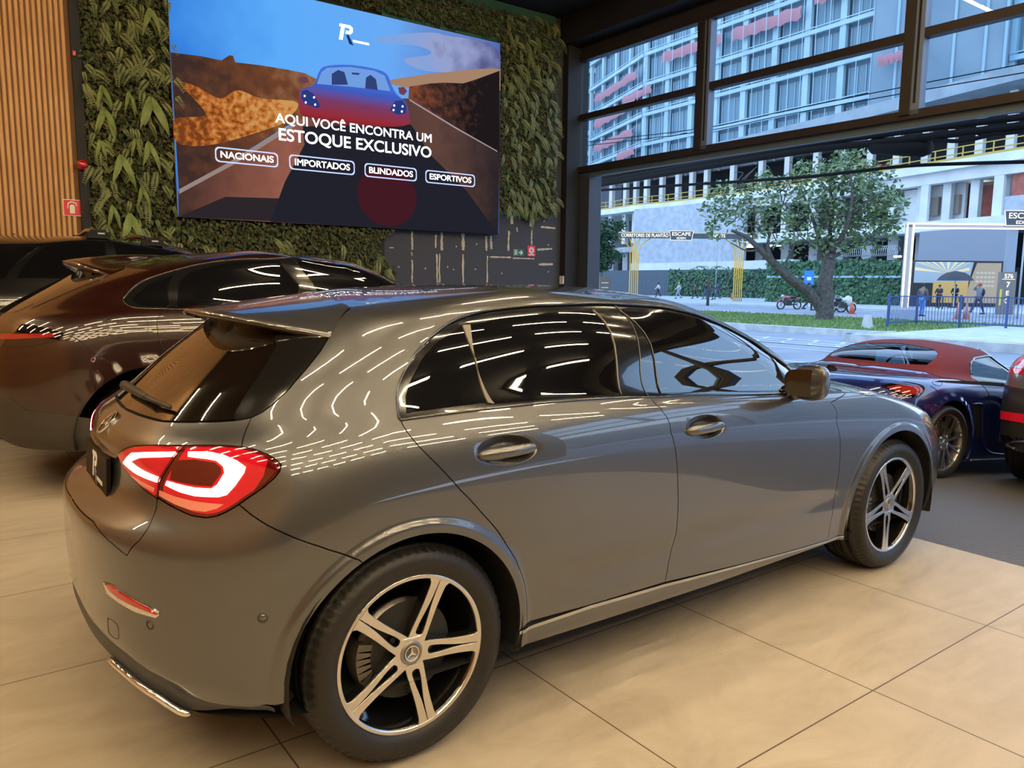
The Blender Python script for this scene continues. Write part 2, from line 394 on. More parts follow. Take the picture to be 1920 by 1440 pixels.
def star_wheel(parent, loc, flip, rot, R=.242, Ro=.33, wd=.225):
    """five twin spokes, bright faces on gloss black"""
    ty = tyre_mesh(Ro, R, wd, 70, parent, loc)
    if flip: ty.rotation_euler = (0, 0, pi)
    blk = mat('gloss_black', (.008, .008, .009), .12, coat=1); alu = mat('machined_aluminium', (.72, .69, .66), .26, 1.)
    b = MB(); b.lathe([(R, -.004), (R-.010, -.006), (R-.016, -.018), (R-.022, -.05), (R-.030, -.10), (R-.034, -.15), (R-.02, -wd)], 72, WM, cap=False); b.build('rim_barrel', blk, ty, True)
    b = MB(); b.lathe([(R-.0145, -.006), (R-.0125, -.001), (R-.002, .001), (R+.001, -.003), (R-.001, -.008)], 96, WM, cap=False); b.build('rim_lip', alu, ty, True)
    def outline(g):
        out = []; slots = []
        for k in range(5):
            a = radians(rot+72*k); c, s = cos(a), sin(a); P = lambda x, y: (x*c-y*s, x*s+y*c)
            rt = smooth_line([(.050*cos(-radians(36))+g, .050*sin(-radians(36))), (.068, -.0285-g), (.10, -.0265-g), (.15, -.0245-g), (.20, -.0255-g), (.217, -.028-g), (.226, -.036-g)], 5)
            rt = [(x, y) for x, y in rt]+[(R-.010, -.03), (R-.009, 0), (R-.010, .03)]+[(x, -y) for x, y in rt[::-1]][:-1]
            out += [P(x, y) for x, y in rt]
            sl = smooth_line([(.055, 0), (.060, .0115-g), (.075, .0135-g), (.10, .0115-g), (.13, .0075-g), (.165, .0035-g*.6), (R-.013, .0016)], 5)
            if len(sl): slots.append([P(x, y) for x, y in list(sl)+[(x, -y) for x, y in sl[::-1]][:-1]])
        return [out]+slots+[[(.0365*cos(2*pi*k/40), .0365*sin(2*pi*k/40)) for k in range(40)]]
    o = shape2d('spokes', outline(.0016), WM @ Matrix.Translation((0, 0, -.023)), blk, ty, .036); dish(o, .016, .23)
    o = shape2d('spoke_faces', outline(0), WM @ Matrix.Translation((0, 0, -.0035)), alu, ty, .003, .0008); dish(o, .016, .23)
    b = MB()
    for k in range(5):
        a = radians(rot+72*k); b.lathe([(.0105, -.045), (.0105, -.030), (.007, -.028)], 6, WM @ Matrix.Translation((.070*cos(a), .070*sin(a), 0)))
    b.lathe([(.15, -.05), (.10, -.048), (.05, -.046), (.02, -.046)], 40, WM, cap=False); b.build('hub', mat('hub_black', (.012, .012, .012), .5), ty, True)
    cap = MB(); cap.lathe([(.037, -.026), (.0368, -.014), (.033, -.0105), (.0265, -.011), (.0262, -.0135), (.0, -.0135)], 48, WM, cap=False); cp = cap.build('hub_cap', mat('cap_grey', (.30, .29, .28), .35, .9), ty, True)
    emblem(cp, WM @ Matrix.Translation((0, 0, -.0115)), .0238, .003)
    b = MB(); b.lathe([(.150, -.095), (.150, -.073), (.105, -.072), (.100, -.060), (.04, -.058)], 64, WM, cap=False); b.build('brake_disc', mat('disc_steel', (.42, .40, .38), .32, 1., noise=(200, (.3, .28, .27))), ty, True)
    b = MB(); 
    for k in range(7):
        a = radians(178+k*8-14); b.box((.142*cos(a), .078, .142*sin(a)), (.045, .07, .024), Matrix.Rotation(-a, 3, 'Y'))
    b.build('brake_caliper', mat('caliper_iron', (.16, .14, .11), .6, .4), ty)
    return ty
def emblem(parent, M, r, d):
    """three-pointed star in a ring"""
    ch = mat('chrome', (.85, .85, .86), .08, 1.)
    n = 40; ring = [[(r*cos(2*pi*k/n), r*sin(2*pi*k/n)) for k in range(n)], [(r*.88*cos(2*pi*k/n), r*.88*sin(2*pi*k/n)) for k in range(n)]]
    shape2d('star_ring', ring, M, ch, parent, d, .0003)
    st = []
    for k in range(6):
        a = pi/2+k*pi/3; q = r*.93 if k % 2 == 0 else r*.155; st.append((q*cos(a), q*sin(a)))
    shape2d('star', [st], M, ch, parent, d, .0003)
LAMPS = {
 'tail_light_inner': [
  ('light_tube', [(0.226, 6.690), (0.250, 6.836), (0.272, 6.956), (0.329, 7.030), (0.383, 7.086), (0.431, 7.121), (0.422, 6.995), (0.368, 6.942), (0.308, 6.879), (0.263, 6.750), (0.297, 6.668), (0.331, 6.606), (0.379, 6.536), (0.376, 6.425), (0.330, 6.478), (0.286, 6.543), (0.249, 6.630)], 'glow', 0.007),
  ('clear_lens', [(0.261, 6.490), (0.313, 6.395), (0.365, 6.297), (0.364, 6.215), (0.309, 6.334), (0.271, 6.439)], 'clear', 0.006),
 ],
 'tail_light_outer': [
  ('dark_reflector', [(0.440, 6.918), (0.490, 6.947), (0.541, 6.875), (0.557, 6.757), (0.558, 6.648), (0.535, 6.387), (0.492, 6.413), (0.453, 6.457), (0.419, 6.504), (0.426, 6.722)], 'dark', 0.006),
  ('light_tube', [(0.467, 7.142), (0.497, 7.148), (0.526, 7.138), (0.560, 7.061), (0.595, 6.904), (0.617, 6.749), (0.614, 6.617), (0.593, 6.358), (0.574, 6.184), (0.555, 6.149), (0.521, 6.166), (0.494, 6.186), (0.450, 6.266), (0.405, 6.387), (0.410, 6.474), (0.453, 6.411), (0.492, 6.361), (0.535, 6.334), (0.550, 6.412), (0.567, 6.644), (0.564, 6.777), (0.545, 6.917), (0.517, 6.969), (0.470, 7.013)], 'glow', 0.007),
  ('clear_lens', [(0.385, 6.271), (0.436, 6.169), (0.496, 6.074), (0.571, 5.982), (0.557, 5.889), (0.530, 5.822), (0.489, 5.874), (0.441, 5.990), (0.385, 6.161)], 'clear', 0.006),
  ('dark_tip', [(0.670, 6.871), (0.694, 6.722), (0.693, 6.572), (0.669, 6.359), (0.641, 6.221), (0.662, 6.508)], 'dark', 0.006),
 ],
}
A = {
 'fin_out': [(0.609, 10.296), (0.623, 9.838), (0.627, 9.356), (0.621, 8.883), (0.604, 8.541), (0.587, 8.346), (0.567, 8.223)],
 'win_bot': [(0.527, 8.169), (0.486, 8.146), (0.423, 8.121), (0.401, 8.106), (0.296, 8.053), (0.216, 8.079), (0.087, 8.093)],
 'fin_in': [(0.389, 10.514), (0.454, 10.008), (0.476, 9.632), (0.494, 9.148), (0.5, 8.797), (0.506, 8.548), (0.511, 8.318)],
 'spgap': [(0.559, 11.862), (0.485, 12.294), (0.309, 12.846), (0.168, 13.056)],
 'tail': [(0.173, 6.806), (0.222, 6.995), (0.27, 7.157), (0.356, 7.293), (0.476, 7.389), (0.542, 7.385), (0.594, 7.324), (0.629, 7.2), (0.662, 7.041), (0.689, 6.85), (0.702, 6.712), (0.7, 6.576), (0.688, 6.436), (0.66, 6.252), (0.623, 6.057), (0.602, 5.923), (0.581, 5.802), (0.56, 5.713), (0.537, 5.682), (0.494, 5.745), (0.445, 5.897), (0.373, 6.086), (0.309, 6.263), (0.249, 6.458), (0.203, 6.633)],
 'tail_split': [(0.444, 7.344), (0.431, 6.998), (0.41, 6.734), (0.382, 6.431), (0.377, 6.121)],
 'bq_gap': [(0.609, 5.939), (0.646, 5.663), (0.69, 5.361), (0.73, 5.114), (0.772, 4.866), (0.79, 4.772), (0.849, 4.491), (0.92, 4.205)],
 'tg_low': [(0.376, 6.097), (0.389, 5.647), (0.402, 5.284), (0.403, 4.822), (0.373, 4.212), (0.335, 4.362), (0.277, 4.58), (0.216, 4.855)],
 'refl': [(0.279, 3.463), (0.295, 3.296), (0.341, 3.243), (0.395, 3.201), (0.452, 3.207), (0.463, 3.28), (0.435, 3.36), (0.366, 3.442), (0.319, 3.496)],
 'sens': [(0.691, 3.348), (0.432, 3.039)],
 'rd_gap': [(1.005, 7.631), (1.04, 6.581), (1.063, 5.908), (1.086, 5.204), (1.11, 4.589), (1.129, 4.145), (1.14, 3.827), (1.153, 3.451), (1.163, 3.019), (1.168, 2.638), (1.171, 1.823)],
 'B_gap': [(1.517, 8.048), (1.462, 7.246), (1.431, 6.628), (1.41, 5.789), (1.408, 5.176), (1.406, 4.486), (1.405, 3.701), (1.404, 3.167), (1.401, 2.886), (1.396, 2.426), (1.394, 1.715)],
 'A_gap': [(2.128, 7.765), (1.818, 6.302), (1.778, 5.319), (1.776, 4.599), (1.768, 3.83), (1.763, 3.167), (1.762, 2.284), (1.753, 1.2)],
 'dlo': [(1.005, 7.631), (0.978, 8.26), (0.973, 8.663), (0.983, 9.076), (0.998, 9.519), (1.015, 9.966), (1.053, 10.482), (1.137, 10.796), (1.277, 10.894), (1.481, 10.918), (1.698, 11.128), (1.984, 11.21), (2.174, 10.881), (2.252, 10.502), (2.278, 9.967), (2.24, 9.379), (2.282, 8.807), (1.979, 7.91), (1.933, 7.865), (1.69, 7.972), (1.514, 7.893), (1.453, 7.91), (1.313, 7.861), (1.19, 7.766), (1.085, 7.696)],
 'qg': [(1.011, 7.855), (1.002, 8.389), (1.006, 8.767), (1.017, 9.39), (1.036, 9.808), (1.083, 10.218), (1.136, 9.099), (1.154, 7.97)],
 'rg': [(1.105, 10.194), (1.193, 10.381), (1.326, 10.446), (1.552, 10.625), (1.452, 8.058), (1.319, 7.98), (1.165, 7.918)],
 'fg': [(1.69, 10.734), (1.874, 10.886), (1.975, 10.879), (2.156, 10.66), (2.257, 10.249), (2.268, 9.792), (2.237, 9.156), (2.145, 8.79), (1.975, 8.097), (1.749, 8.156), (1.561, 8.081)],
 'tow': [(0.285, 2.786), (0.325, 2.754), (0.321, 2.365), (0.283, 2.36)],
}
RG = [
 (-.705,-.10,2.75,3.47,2.85,2.9,[.865,.862,.860,.845],[.285,.285,.250,.226,.222,.225,.22]),
 (-.732,-.10,2.7,3.53,2.86,3.0,[.885,.873,.872,.868],[.335,.330,.283,.262,.258,.25,.24]),
 (-.755,-.10,2.7,3.575,2.87,3.0,[.885,.880,.880,.880],[.39,.38,.35,.335,.335,.32,.31]),
 (-.768,-.10,2.55,3.605,2.88,2.95,[.894,.892,.892,.892],[.50,.49,.48,.47,.47,.45,.44]),
 (-.770,-.10,2.5,3.61,2.86,2.7,[.898,.898,.898,.898],[.65,.65,.64,.64,.62,.58,.56]),
 (-.752,-.10,2.45,3.58,2.80,2.4,[.895,.898,.898,.894],[.728,.740,.78,.79,.755,.68,.65]),
 (-.676,-.10,2.5,3.50,2.68,2.4,[.872,.886,.886,.870],[.772,.825,.90,.905,.850,.752,.725]),
 (-.662,-.06,2.5,3.02,2.35,2.3,[.832,.858,.858,.835],[.91,.945,.985,.975,.924,.884,.897]),
 (-.600,0.0,2.4,2.44,1.93,2.4,[.770,.822,.822,.79],[.99,1.015,1.055,1.022,.965,.985,1.0]),
 (-.475,.06,2.4,2.17,1.76,2.7,[.70,.765,.765,.755],[1.105,1.12,1.16,1.155,1.085,1.10,1.11]),
 (-.345,.16,2.4,1.95,1.56,2.8,[.63,.700,.700,.69],[1.215,1.22,1.26,1.277,1.205,1.215,1.23]),
 (-.235,.26,2.4,1.63,1.30,2.8,[.57,.632,.632,.63],[1.305,1.30,1.325,1.350,1.318,1.33,1.34]),
 (-.13,.34,2.3,1.45,1.12,2.5,[.51,.560,.560,.555],[1.345,1.338,1.36,1.385,1.365,1.374,1.384]),
 (.02,.42,2.2,1.30,1.0,2.2,[.40,.425,.425,.42],[1.372,1.368,1.388,1.404,1.394,1.398,1.404]),
 (.16,.48,2.1,1.18,.95,2.1,[.20,.225,.225,.22],[1.392,1.39,1.402,1.412,1.407,1.409,1.412]),
 (.25,.5,2,1.10,.92,2,[0,0,0,0],[1.398,1.398,1.407,1.415,1.411,1.412,1.413]),
]
ARCH = ((0.0, .33, .375), (2.689, .32, .397))
def flare_of(arches, w=.05, d=.011):
    def f(P):
        o = np.zeros(P.shape[:-1])
        for cx, cz, R in arches:
            t = np.clip((R+w-np.hypot(P[..., 0]-cx, P[..., 2]-cz))/.028, 0, 1); o = o+d*t*t*(3-2*t)
        return o*(P[..., 1] > .5)
    return f
HND = ((.327, .909, .113, .045, .05), (1.250, .886, .113, .045, .04))
def cups(P):
    o = np.zeros(P.shape[:-1])
    for cx, cz, a, b, sl in HND:
        dx = P[..., 0]-cx; dz = P[..., 2]-cz+dx*sl; r = np.sqrt((dx/a)**2+(dz/b)**2); t = np.clip((1-r)/.55, 0, 1); o = o-.024*t*(2-t)*(P[..., 1] > .5)
    return o
def crease_(P):      # shallow swage low on the doors
    t = np.exp(-((P[..., 2]-.415-.02*P[..., 0])/.05)**2)*np.clip((P[..., 0]-.35)/.3, 0, 1)*np.clip((2.4-P[..., 0])/.3, 0, 1)
    return -.006*t*(P[..., 1] > .5)
def hatchback():
    B = Body(RG, [-.6, .5, 1.6, 2.9], (flare_of(ARCH), cups, crease_))
    root = empty('hatchback_car', (0, .87, 0), 0, 'large grey metallic hatchback in the foreground with glowing red tail light', 'car')
    paint = mat('grey_paint', (.112, .114, .122), .28, .70, 1., .010)
    blk = mat('gloss_black', (.008, .008, .009), .12, coat=1); glass = mat('tinted_glass', (.004, .004, .005), .015, spec=.5, coat=1, coat_rough=0)
    chrome = mat('chrome', (.85, .85, .86), .08, 1.); dark = mat('matt_black', (.006, .006, .006), .8); satin = mat('satin_grey', (.055, .058, .06), .5)
    T = A['tail']; dl = A['dlo']; D0 = (0, 4.9)
    arR = B.arc(*ARCH[0], 118, 184.4, 26); arF = B.arc(*ARCH[0], 118, -3, 44); arE = B.arc(*ARCH[0], -3, -14, 5)
    bt = [(.64, .0), (.585, .02), (.532, .06), (.477, .35), (.452, .85), (.427, 1.39), (.346, 1.97), (.256, 2.11), (.12, 2.15), (0, 2.15)]
    sill = [tuple(arF[-1]), (1.265, 1.74), (1.396, 1.65), (1.564, 1.31), (1.70, 1.04), (1.765, .95)]
    fA = B.arc(*ARCH[1], 188, 30, 52); fB = B.arc(*ARCH[1], 30, -12, 16); fS = B.arc(*ARCH[1], 188, 191.6, 3); sill += [tuple(fA[0])]
    ws = [(2.41, 8.2), (2.42, 8.8), (2.46, 9.9), (2.50, 10.9), (2.52, 11.7)]
    hood = [(2.2, 7.75), (2.03, 7.05), (1.98, 6.68), (2.09, 6.565), (2.2, 6.38), (2.3, 6.1), (2.42, 5.78), (2.7, 5.6), (3, 5.6)]
    roofe = [(2.45, 12.35), (2.2, 12.35), (1.6, 12.35), (1.1, 12.35), (.75, 12.33), (.485, 12.294)]
    tail_low = T[15:21]+[A['tg_low'][0]]
    hl = [(2.222, 5.594), (2.30, 5.75), (2.42, 5.7), (2.6, 5.4), (2.66, 5.0), (2.55, 4.75), (2.4, 4.7), (2.231, 4.736), (2.15, 5.0), (2.17, 5.3)]
    rear_curve = A['win_bot'][::-1]+[A['fin_out'][-1]]
    panel(B, 'tailgate', [(0, 8.09)]+rear_curve+[T[6]]+T[5::-1]+T[:20:-1]+A['tg_low'][1:]+[D0], paint, root, side='join')
    panel(B, 'rear_bumper', [D0]+A['tg_low'][::-1][:-1]+tail_low[::-1]+A['bq_gap']+arR+bt, paint, root, side='join', arcs=ARCH[:1])
    V = []; Lb = smooth_line(bt[::-1]+[(.69, 0)], 6); nL = len(Lb)
    for i, q in enumerate(Lb):
        P = B.S(np.array(q[0]), np.array(q[1])); w = min(1, max(0, (.60-q[0])/.16)); w = w*w*(3-2*w); n_ = B.N(np.array(q[0]), np.array(q[1])); n_ = np.array([n_[0], n_[1], 0])
        V += [P+np.array([0, 0, .004])-n_*.004, P+np.array([0, 0, -.012-.040*w])-n_*(.010-.006*w), P+np.array([0, 0, -.020-.050*w])-n_*(.05+.03*w), P+np.array([0, 0, -.01])-n_*.22]
    V = np.array(V); Fc = [(i*4+j, (i+1)*4+j, (i+1)*4+j+1, i*4+j+1) for i in range(nL-1) for j in range(3)]; n_ = len(V)
    dif = mesh('rear_diffuser', np.concatenate([V*[1, -1, 1], V]), Fc+[tuple(i+n_ for i in f[::-1]) for f in Fc], satin, root, True)
    for s in (1, -1):
        b = MB(); E_ = [(lambda P: (P[0], -s*P[1], P[2]))(V[i*4+1]+np.array([-.006, .003, -.008])) for i in range(nL) if .27 < Lb[i][0] < .50]; b.tube(E_, [.006]+[.011]*(len(E_)-2)+[.006], 8); b.build('exhaust_trim', chrome, root, True)
    panel(B, 'side_panel', A['bq_gap']+arF+[A['rd_gap'][-1]]+A['rd_gap'][::-1]+dl[1:17]+[(2.29, 8.4)]+ws+roofe+[(.559, 11.862)]+A['fin_out']+[T[6]]+T[7:16], paint, root, side='both', arcs=ARCH[:1])
    panel(B, 'roof_panel', [(0, 13.1), (.168, 13.056), (.309, 12.846)]+roofe[::-1]+[(2.52, 11.7), (3, 11.7), (3, 15), (0, 15)], paint, root, side='join', gap=.0015)
    panel(B, 'windscreen', ws+[(3, 11.7), (3, 8.1), (2.7, 8.12)], glass, root, side='join', off=-.004)
    panel(B, 'bonnet', [(3, 8.1), (2.7, 8.12), (2.41, 8.2)]+hood, paint, root, side='join')
    Ag = A['A_gap'][:-1]+[(1.765, .95)]
    panel(B, 'front_wing', Ag+fA+[hl[7], hl[8], hl[9], hl[0]]+hood[:6][::-1]+[(2.41, 8.2), (2.29, 8.4), (2.2, 8.1)], paint, root, side='both', arcs=ARCH[1:])
    panel(B, 'front_bumper', fB+[(2.31, 0), (3, 0), (3, 5.55), (2.7, 5.55)]+hl[3:8], paint, root, side='join', arcs=ARCH[1:])
    panel(B, 'headlamp', hl, mat('lamp_lens', (.35, .36, .38), .05, .3, 1), root, side='both', off=.001)
    panel(B, 'sill_cover', sill+fS+[(1.5, 0), (1.17, 0)]+arE[::-1], paint, root, side='both')
    panel(B, 'sill_trim', sill+[(u, v-.16) for u, v in sill[::-1]], mat('bright_trim', (.55, .55, .55), .22, 1.), root, side='both', off=.004, gap=0, flange=.006)
    hr = [[[tuple(B.at_xz(cx+k*a*cos(t), cz+k*b*sin(t)-k*a*cos(t)*sl, 1.2 if cx < 1 else 1.5, 6)) for t in np.linspace(0, 2*pi, 73)[:-1]] for k in (1.025, .985, .85, .7, .5)] for cx, cz, a, b, sl in HND]
    dR = panel(B, 'rear_door', A['rd_gap']+sill[1:2]+[A['B_gap'][-1]]+A['B_gap'][::-1][:-1]+[(1.514, 7.893)]+dl[21:], paint, root, side='R', rings=hr[0], du=(.02, .006, .02), dv=.14)
    dF = panel(B, 'front_door', A['B_gap'][1:]+sill[3:6]+Ag[::-1]+[dl[17]]+dl[18:20]+[(1.514, 7.893)], paint, root, side='R', rings=hr[1], du=(.02, .006, .02), dv=.14)
    for d in (dR, dF):
        c = d.copy(); c.data = d.data.copy(); COL.objects.link(c)
        c.data.transform(Matrix.Diagonal((1, -1, 1, 1))); c.data.flip_normals()
        n = [v.normal.copy() for v in c.data.vertices]
    # window frame, panes, trims
    dfull = dl[:17]+[(2.29, 8.4), (2.2, 8.1), (2.128, 7.8)]+dl[17:]
    fr = panel(B, 'window_surround', dfull, blk, root, side='both', off=-.005)
    panel(B, 'quarter_window', A['qg'], glass, root, side='both', off=-.003, gap=.003)
    panel(B, 'rear_door_window', A['rg'], glass, root, side='both', off=-.003, gap=.001)
    panel(B, 'front_door_window', A['fg'], glass, root, side='both', off=-.003, gap=.001)
    trim = mat('trim_taupe', (.20, .18, .15), .45)
    qg, rg, fg = A['qg'], A['rg'], A['fg']
    panel(B, 'window_divider', [qg[5], rg[0], rg[6], qg[7], qg[6]], trim, root, side='both', off=.0015, gap=0)
    def ribbon(name, L, r, m, off=.001, n=8):
        if L[0][0] < .01: P = smooth_line(L, n); b = MB(); H = [on(B, q, off) for q in P]; b.tube([tuple(q*[1, -1, 1]) for q in H[:0:-1]]+[tuple(q) for q in H], r, 6); return b.build(name, m, root, True)
        return seam(B, root, name, L, r, off=off, m=m, n=n)
    ribbon('window_edge_trim', dl[:17], .0045, blk, .001, 4)
    ribbon('window_sill_trim', [dl[0]]+dl[:16:-1], .0045, blk, .001, 4)
    ribbon('pillar_trim', [rg[3], rg[4]], .003, trim, -.001, 8)
    ribbon('pillar_seam', [(1.735, 11.1), (1.62, 9.9), (1.55, 8.8), (1.517, 7.95)], .0015, mat('seam_grey', (.12, .12, .12), .3), -.003, 8)
    ribbon('glass_edge', [fg[0], fg[10]], .0022, mat('seam_grey', (.12, .12, .12), .3), -.001, 8)
    # rear glass, fins, spoiler
    panel(B, 'rear_window', [(0, 8.13)]+[(u, v+.05) for u, v in A['win_bot'][::-1]]+A['fin_in'][::-1]+[(.34, 11.0), (0, 11.3)], mat('rear_glass', (.006, .004, .003), .03, coat=1, coat_rough=0), root, side='join', off=-.002)
    panel(B, 'rear_fin', A['fin_out']+[A['win_bot'][0]]+A['fin_in'][::-1]+[(.40, 10.72), (.50, 10.62)], blk, root, side='both', off=.001)
    ns = 25; nt = 9; V = []; Vb = []
    fc = smooth_line([(0, 13.1), (.168, 13.056), (.309, 12.846), (.485, 12.294), (.559, 11.862)], 8); tt = np.linspace(0, 1, len(fc))
    for s in np.linspace(0, 1, ns):
        q = np.array([np.interp(s, tt, fc[:, 0]), np.interp(s, tt, fc[:, 1])]); F0 = np.array(B.S(q[0], q[1])); h = .563*(s*.85+.15*s*s)
        k = 1-(h/.563)**2; E0 = np.array([-.113-.265*k, h, 1.252+.066*k]); L = np.linalg.norm(E0-F0)
        t0 = np.array([-.985, .02, -.13-.32*s**3]); t1 = np.array([-.97, .16*s, -.12-.35*s**2])
        b1 = F0+t0*L*.33; b2 = E0-t1*L*.33
        for t in np.linspace(0, 1, nt): V.append((1-t)**3*F0+3*t*(1-t)**2*b1+3*t*t*(1-t)*b2+t**3*E0+np.array([0, 0, .0015]))
        lip = E0+np.array([.004, 0, -.013]); V.append(lip); g = np.array(B.S(min(.62*s, .6), 11.0-.5*s)); V.append(lip*.5+g*.5+[0, 0, .006]); V.append(g)
    m = nt+3; Fc = [(i*m+j, (i+1)*m+j, (i+1)*m+j+1, i*m+j+1) for i in range(ns-1) for j in range(m-1)]
    V = np.array(V); mi = [(0 if j < nt-1 else 1) for i in range(ns-1) for j in range(m-1)]
    sp = mesh('roof_spoiler', np.concatenate([V*[1, -1, 1], V]), Fc+[tuple(i+len(V) for i in f[::-1]) for f in Fc], paint, root, True, mats=[paint, blk], mi=mi+mi)
    # tail lights
    red = mat('lamp_red', (.35, .004, .010), .06, coat=1, emit=(1, .01, .03), es=.16); dred = mat('lamp_dark_red', (.10, .002, .004), .08, coat=1)
    glow = emat('lamp_tube', (1., .55, .42), 3.2); clear = mat('lamp_clear', (.55, .22, .16), .15, coat=1, emit=(1, .12, .08), es=.12)
    sp_ = A['tail_split']; shp = lambda L, k: [tuple(np.mean(L, 0)+(np.array(q)-np.mean(L, 0))*k) for q in L]
    inn = T[:4]+sp_+T[21:]; outr = T[4:21]+sp_[::-1]
    for nm, L in (('tail_light_inner', inn), ('tail_light_outer', outr)):
        lamp = panel(B, nm, L, dred, root, side='R', off=.002)
        core = panel(B, 'red_lens', shp(L, .90), red, lamp, side='R', off=.004, gap=0, flange=.003)
        for nm2, q, mm, of in LAMPS[nm]: panel(B, nm2, q, mm and {'glow': glow, 'clear': clear, 'dark': dred}[mm], lamp, side='R', off=of, gap=0, flange=.003)
        lamp2 = copy_tree(lamp, root); 
        for o in [lamp2]+kids(lamp2): o.data = o.data.copy(); o.data.transform(Matrix.Diagonal((1, -1, 1, 1))); o.data.flip_normals()
    # bumper reflectors, sensors, exhaust
    for s in ('both',):
        panel(B, 'reflector_trim', A['refl'], chrome, root, side='both', off=.004, gap=0)
        c = np.array(A['refl']); rr = [(c[0]+[.012, .0]), c[0]*.2+c[1]*.8+[.02, .06], c[2]+[.0, .09], c[3]+[.0, .10], c[4]+[-.004, .07], c[5]-[.006, .01], c[6]+[-.004, -.02], c[7]+[0, -.02], c[8]+[0, -.02]]
        panel(B, 'reflector', [tuple(q) for q in rr], mat('reflector_red', (.45, .003, .006), .12, coat=1), root, side='both', off=.007, gap=0)
    for q, r in ((A['sens'][0], .011), (A['sens'][1], .011)):
        for s in (1, -1):
            P = on(B, q, .0); N = np.array(local(B.N(np.array(q[0]), np.array(q[1])))); P[1] *= s; N[1] *= s
            M = frame(P, np.cross((0, 0, 1), N), z=N); b = MB(); b.lathe([(r+.003, -.004), (r+.003, .0012), (r+.001, .0018), (r, .001), (r, -.004)], 24, M, cap=False); b.build('parking_sensor_ring', mat('seam_dark', (.05, .045, .04), .35), root, True)
            b = MB(); b.lathe([(r, -.003), (r*.9, .0012), (0.0001, .0016)], 24, M); b.build('parking_sensor', paint, root, True)
    for s in (1, -1): b = MB(); b.tube([(lambda q: (q[0], s*q[1], q[2]))(on(B, q, .0003)) for q in smooth_line(A['tow']+A['tow'][:1], 4)], .0009, 5); b.build('tow_cover_seam', mat('seam_dark'), root)
    # plate, badge, wiper, ledge strip
    M = frame((-.672, 0, .815), (0, -1, .0), z=(-1, 0, .05)); b = MB(); b.cm = 0
    b.add([M @ Vector(v) for v in ((-.20, -.065, 0), (.20, -.065, 0), (.20, .065, 0), (-.20, .065, 0), (-.20, -.065, .012), (.20, -.065, .012), (.20, .065, .012), (-.20, .065, .012))], [(0, 3, 2, 1), (4, 5, 6, 7), (0, 1, 5, 4), (1, 2, 6, 5), (2, 3, 7, 6), (3, 0, 4, 7)])
    pl = b.build('number_plate', mat('plate_dark', (.010, .006, .006), .5, spec=.15), root); logo(pl, M @ Matrix.Translation((-.01, .008, .013)), .085, mat('print_white', (.8, .78, .75), .5), mat('print_grey', (.22, .22, .26), .5))
    P = on(B, (0, 7.55), .004); N = np.array(local(B.N(np.array(0.), np.array(7.55)))); N[1] = 0
    emblem(root, frame((P[0], 0, P[2]), (0, -1, 0), z=N), .044, .006)
    ribbon('tailgate_strip', [(0.001, 6.72), (.1, 6.73), (.178, 6.74)], .007, blk, .002)
    b = MB(); w0 = on(B, (.13, 8.45), .024)*[1, -1, 1]; w1 = on(B, (.165, 8.42), .030); w2 = on(B, (.30, 8.36), .014)
    b.tube(smooth_line([w0, w0*.5+w1*.5+np.array([-.004, 0, .004]), w1], 5), list(np.linspace(.017, .011, 11)), 10); b.tube(smooth_line([w1, w1*.4+w2*.6, w2], 4), list(np.linspace(.009, .006, 9)), 8); wp = b.build('rear_wiper', mat('wiper_black', (.035, .03, .025), .5), root, True)
    # door mirrors
    for s in (1, -1):
        b = MB(); c = np.array([1.80, -s*.965, 1.025]); nu, nv = 24, 16
        def mp(a, e):
            ce, se = cos(e), sin(e); f = lambda t, p: copysign(abs(t)**p, t)
            x = .060*f(ce*cos(a), .65); y = .090*f(ce*sin(a), .6); z = .074*f(se, .65)
            if x < 0: x *= .35
            y2 = y*s*-1; z += .008*(y/.098); return c+np.array([x+(y/.098)*-.03, y2, z])
        V = [mp(2*pi*i/nu, -pi/2+pi*j/nv) for i in range(nu) for j in range(nv+1)]
        b.add(V, [(i*(nv+1)+j, ((i+1) % nu)*(nv+1)+j, ((i+1) % nu)*(nv+1)+j+1, i*(nv+1)+j+1) for i in range(nu) for j in range(nv)])
        mr = b.build('door_mirror', paint, root, True)
        b = MB(); b.tube([(1.86, -s*.80, .955), (1.84, -s*.86, .962), (1.82, -s*.90, .975)], [.035, .028, .03], 12); b.build('mirror_arm', blk, mr, True)
        b = MB(); q = [(c[0]-.026, c[1]+.100*cos(t)**1 if False else c[1]+copysign(abs(cos(t))**.6, cos(t))*.080, c[2]+copysign(abs(sin(t))**.6, sin(t))*.056) for t in np.linspace(0, 2*pi, 33)[:-1]]
        q = [(x-.004-s*(y-c[1])/.098*-.03*-1, y, z) for x, y, z in q]
        V = q+[(x-.004, y, z) for x, y, z in q]; n = len(q); b.add(V, [(i, (i+1) % n, n+(i+1) % n, n+i) for i in range(n)]+[tuple(range(n, 2*n))]); b.build('mirror_glass', mat('mirror_glass', (.10, .10, .10), .03, 1.), mr)
    # handles
    for d, (cx, cz, a, b_, sl) in zip((dR, dF), HND):
        hb = MB(); pts = []; R = []
        for t in np.linspace(-1, 1, 21):
            x = cx+t*a*.97; z = cz-.004-t*a*sl*.3+.004*t; uv = B.at_xz(x, z, 1.2 if cx < 1 else 1.5, 6); P = B.base(np.array(uv[0]), np.array(uv[1])); e = 1-t*t
            pts.append((x, -(P[1]+.012*e**.5-.006), z)); R.append(.017*(1-abs(t)**5)**.5*(1-.12*t)+.002)
        hb.tube(pts, R, 14); h = hb.build('door_handle', paint, d, True)
    liner(B, root, dark, ARCH)
    for x, rot in ((0, 66), (2.729, 46)):
        for s in (0, 1): star_wheel(root, (x, -.87 if not s else .87, .33), s, rot)
    return root
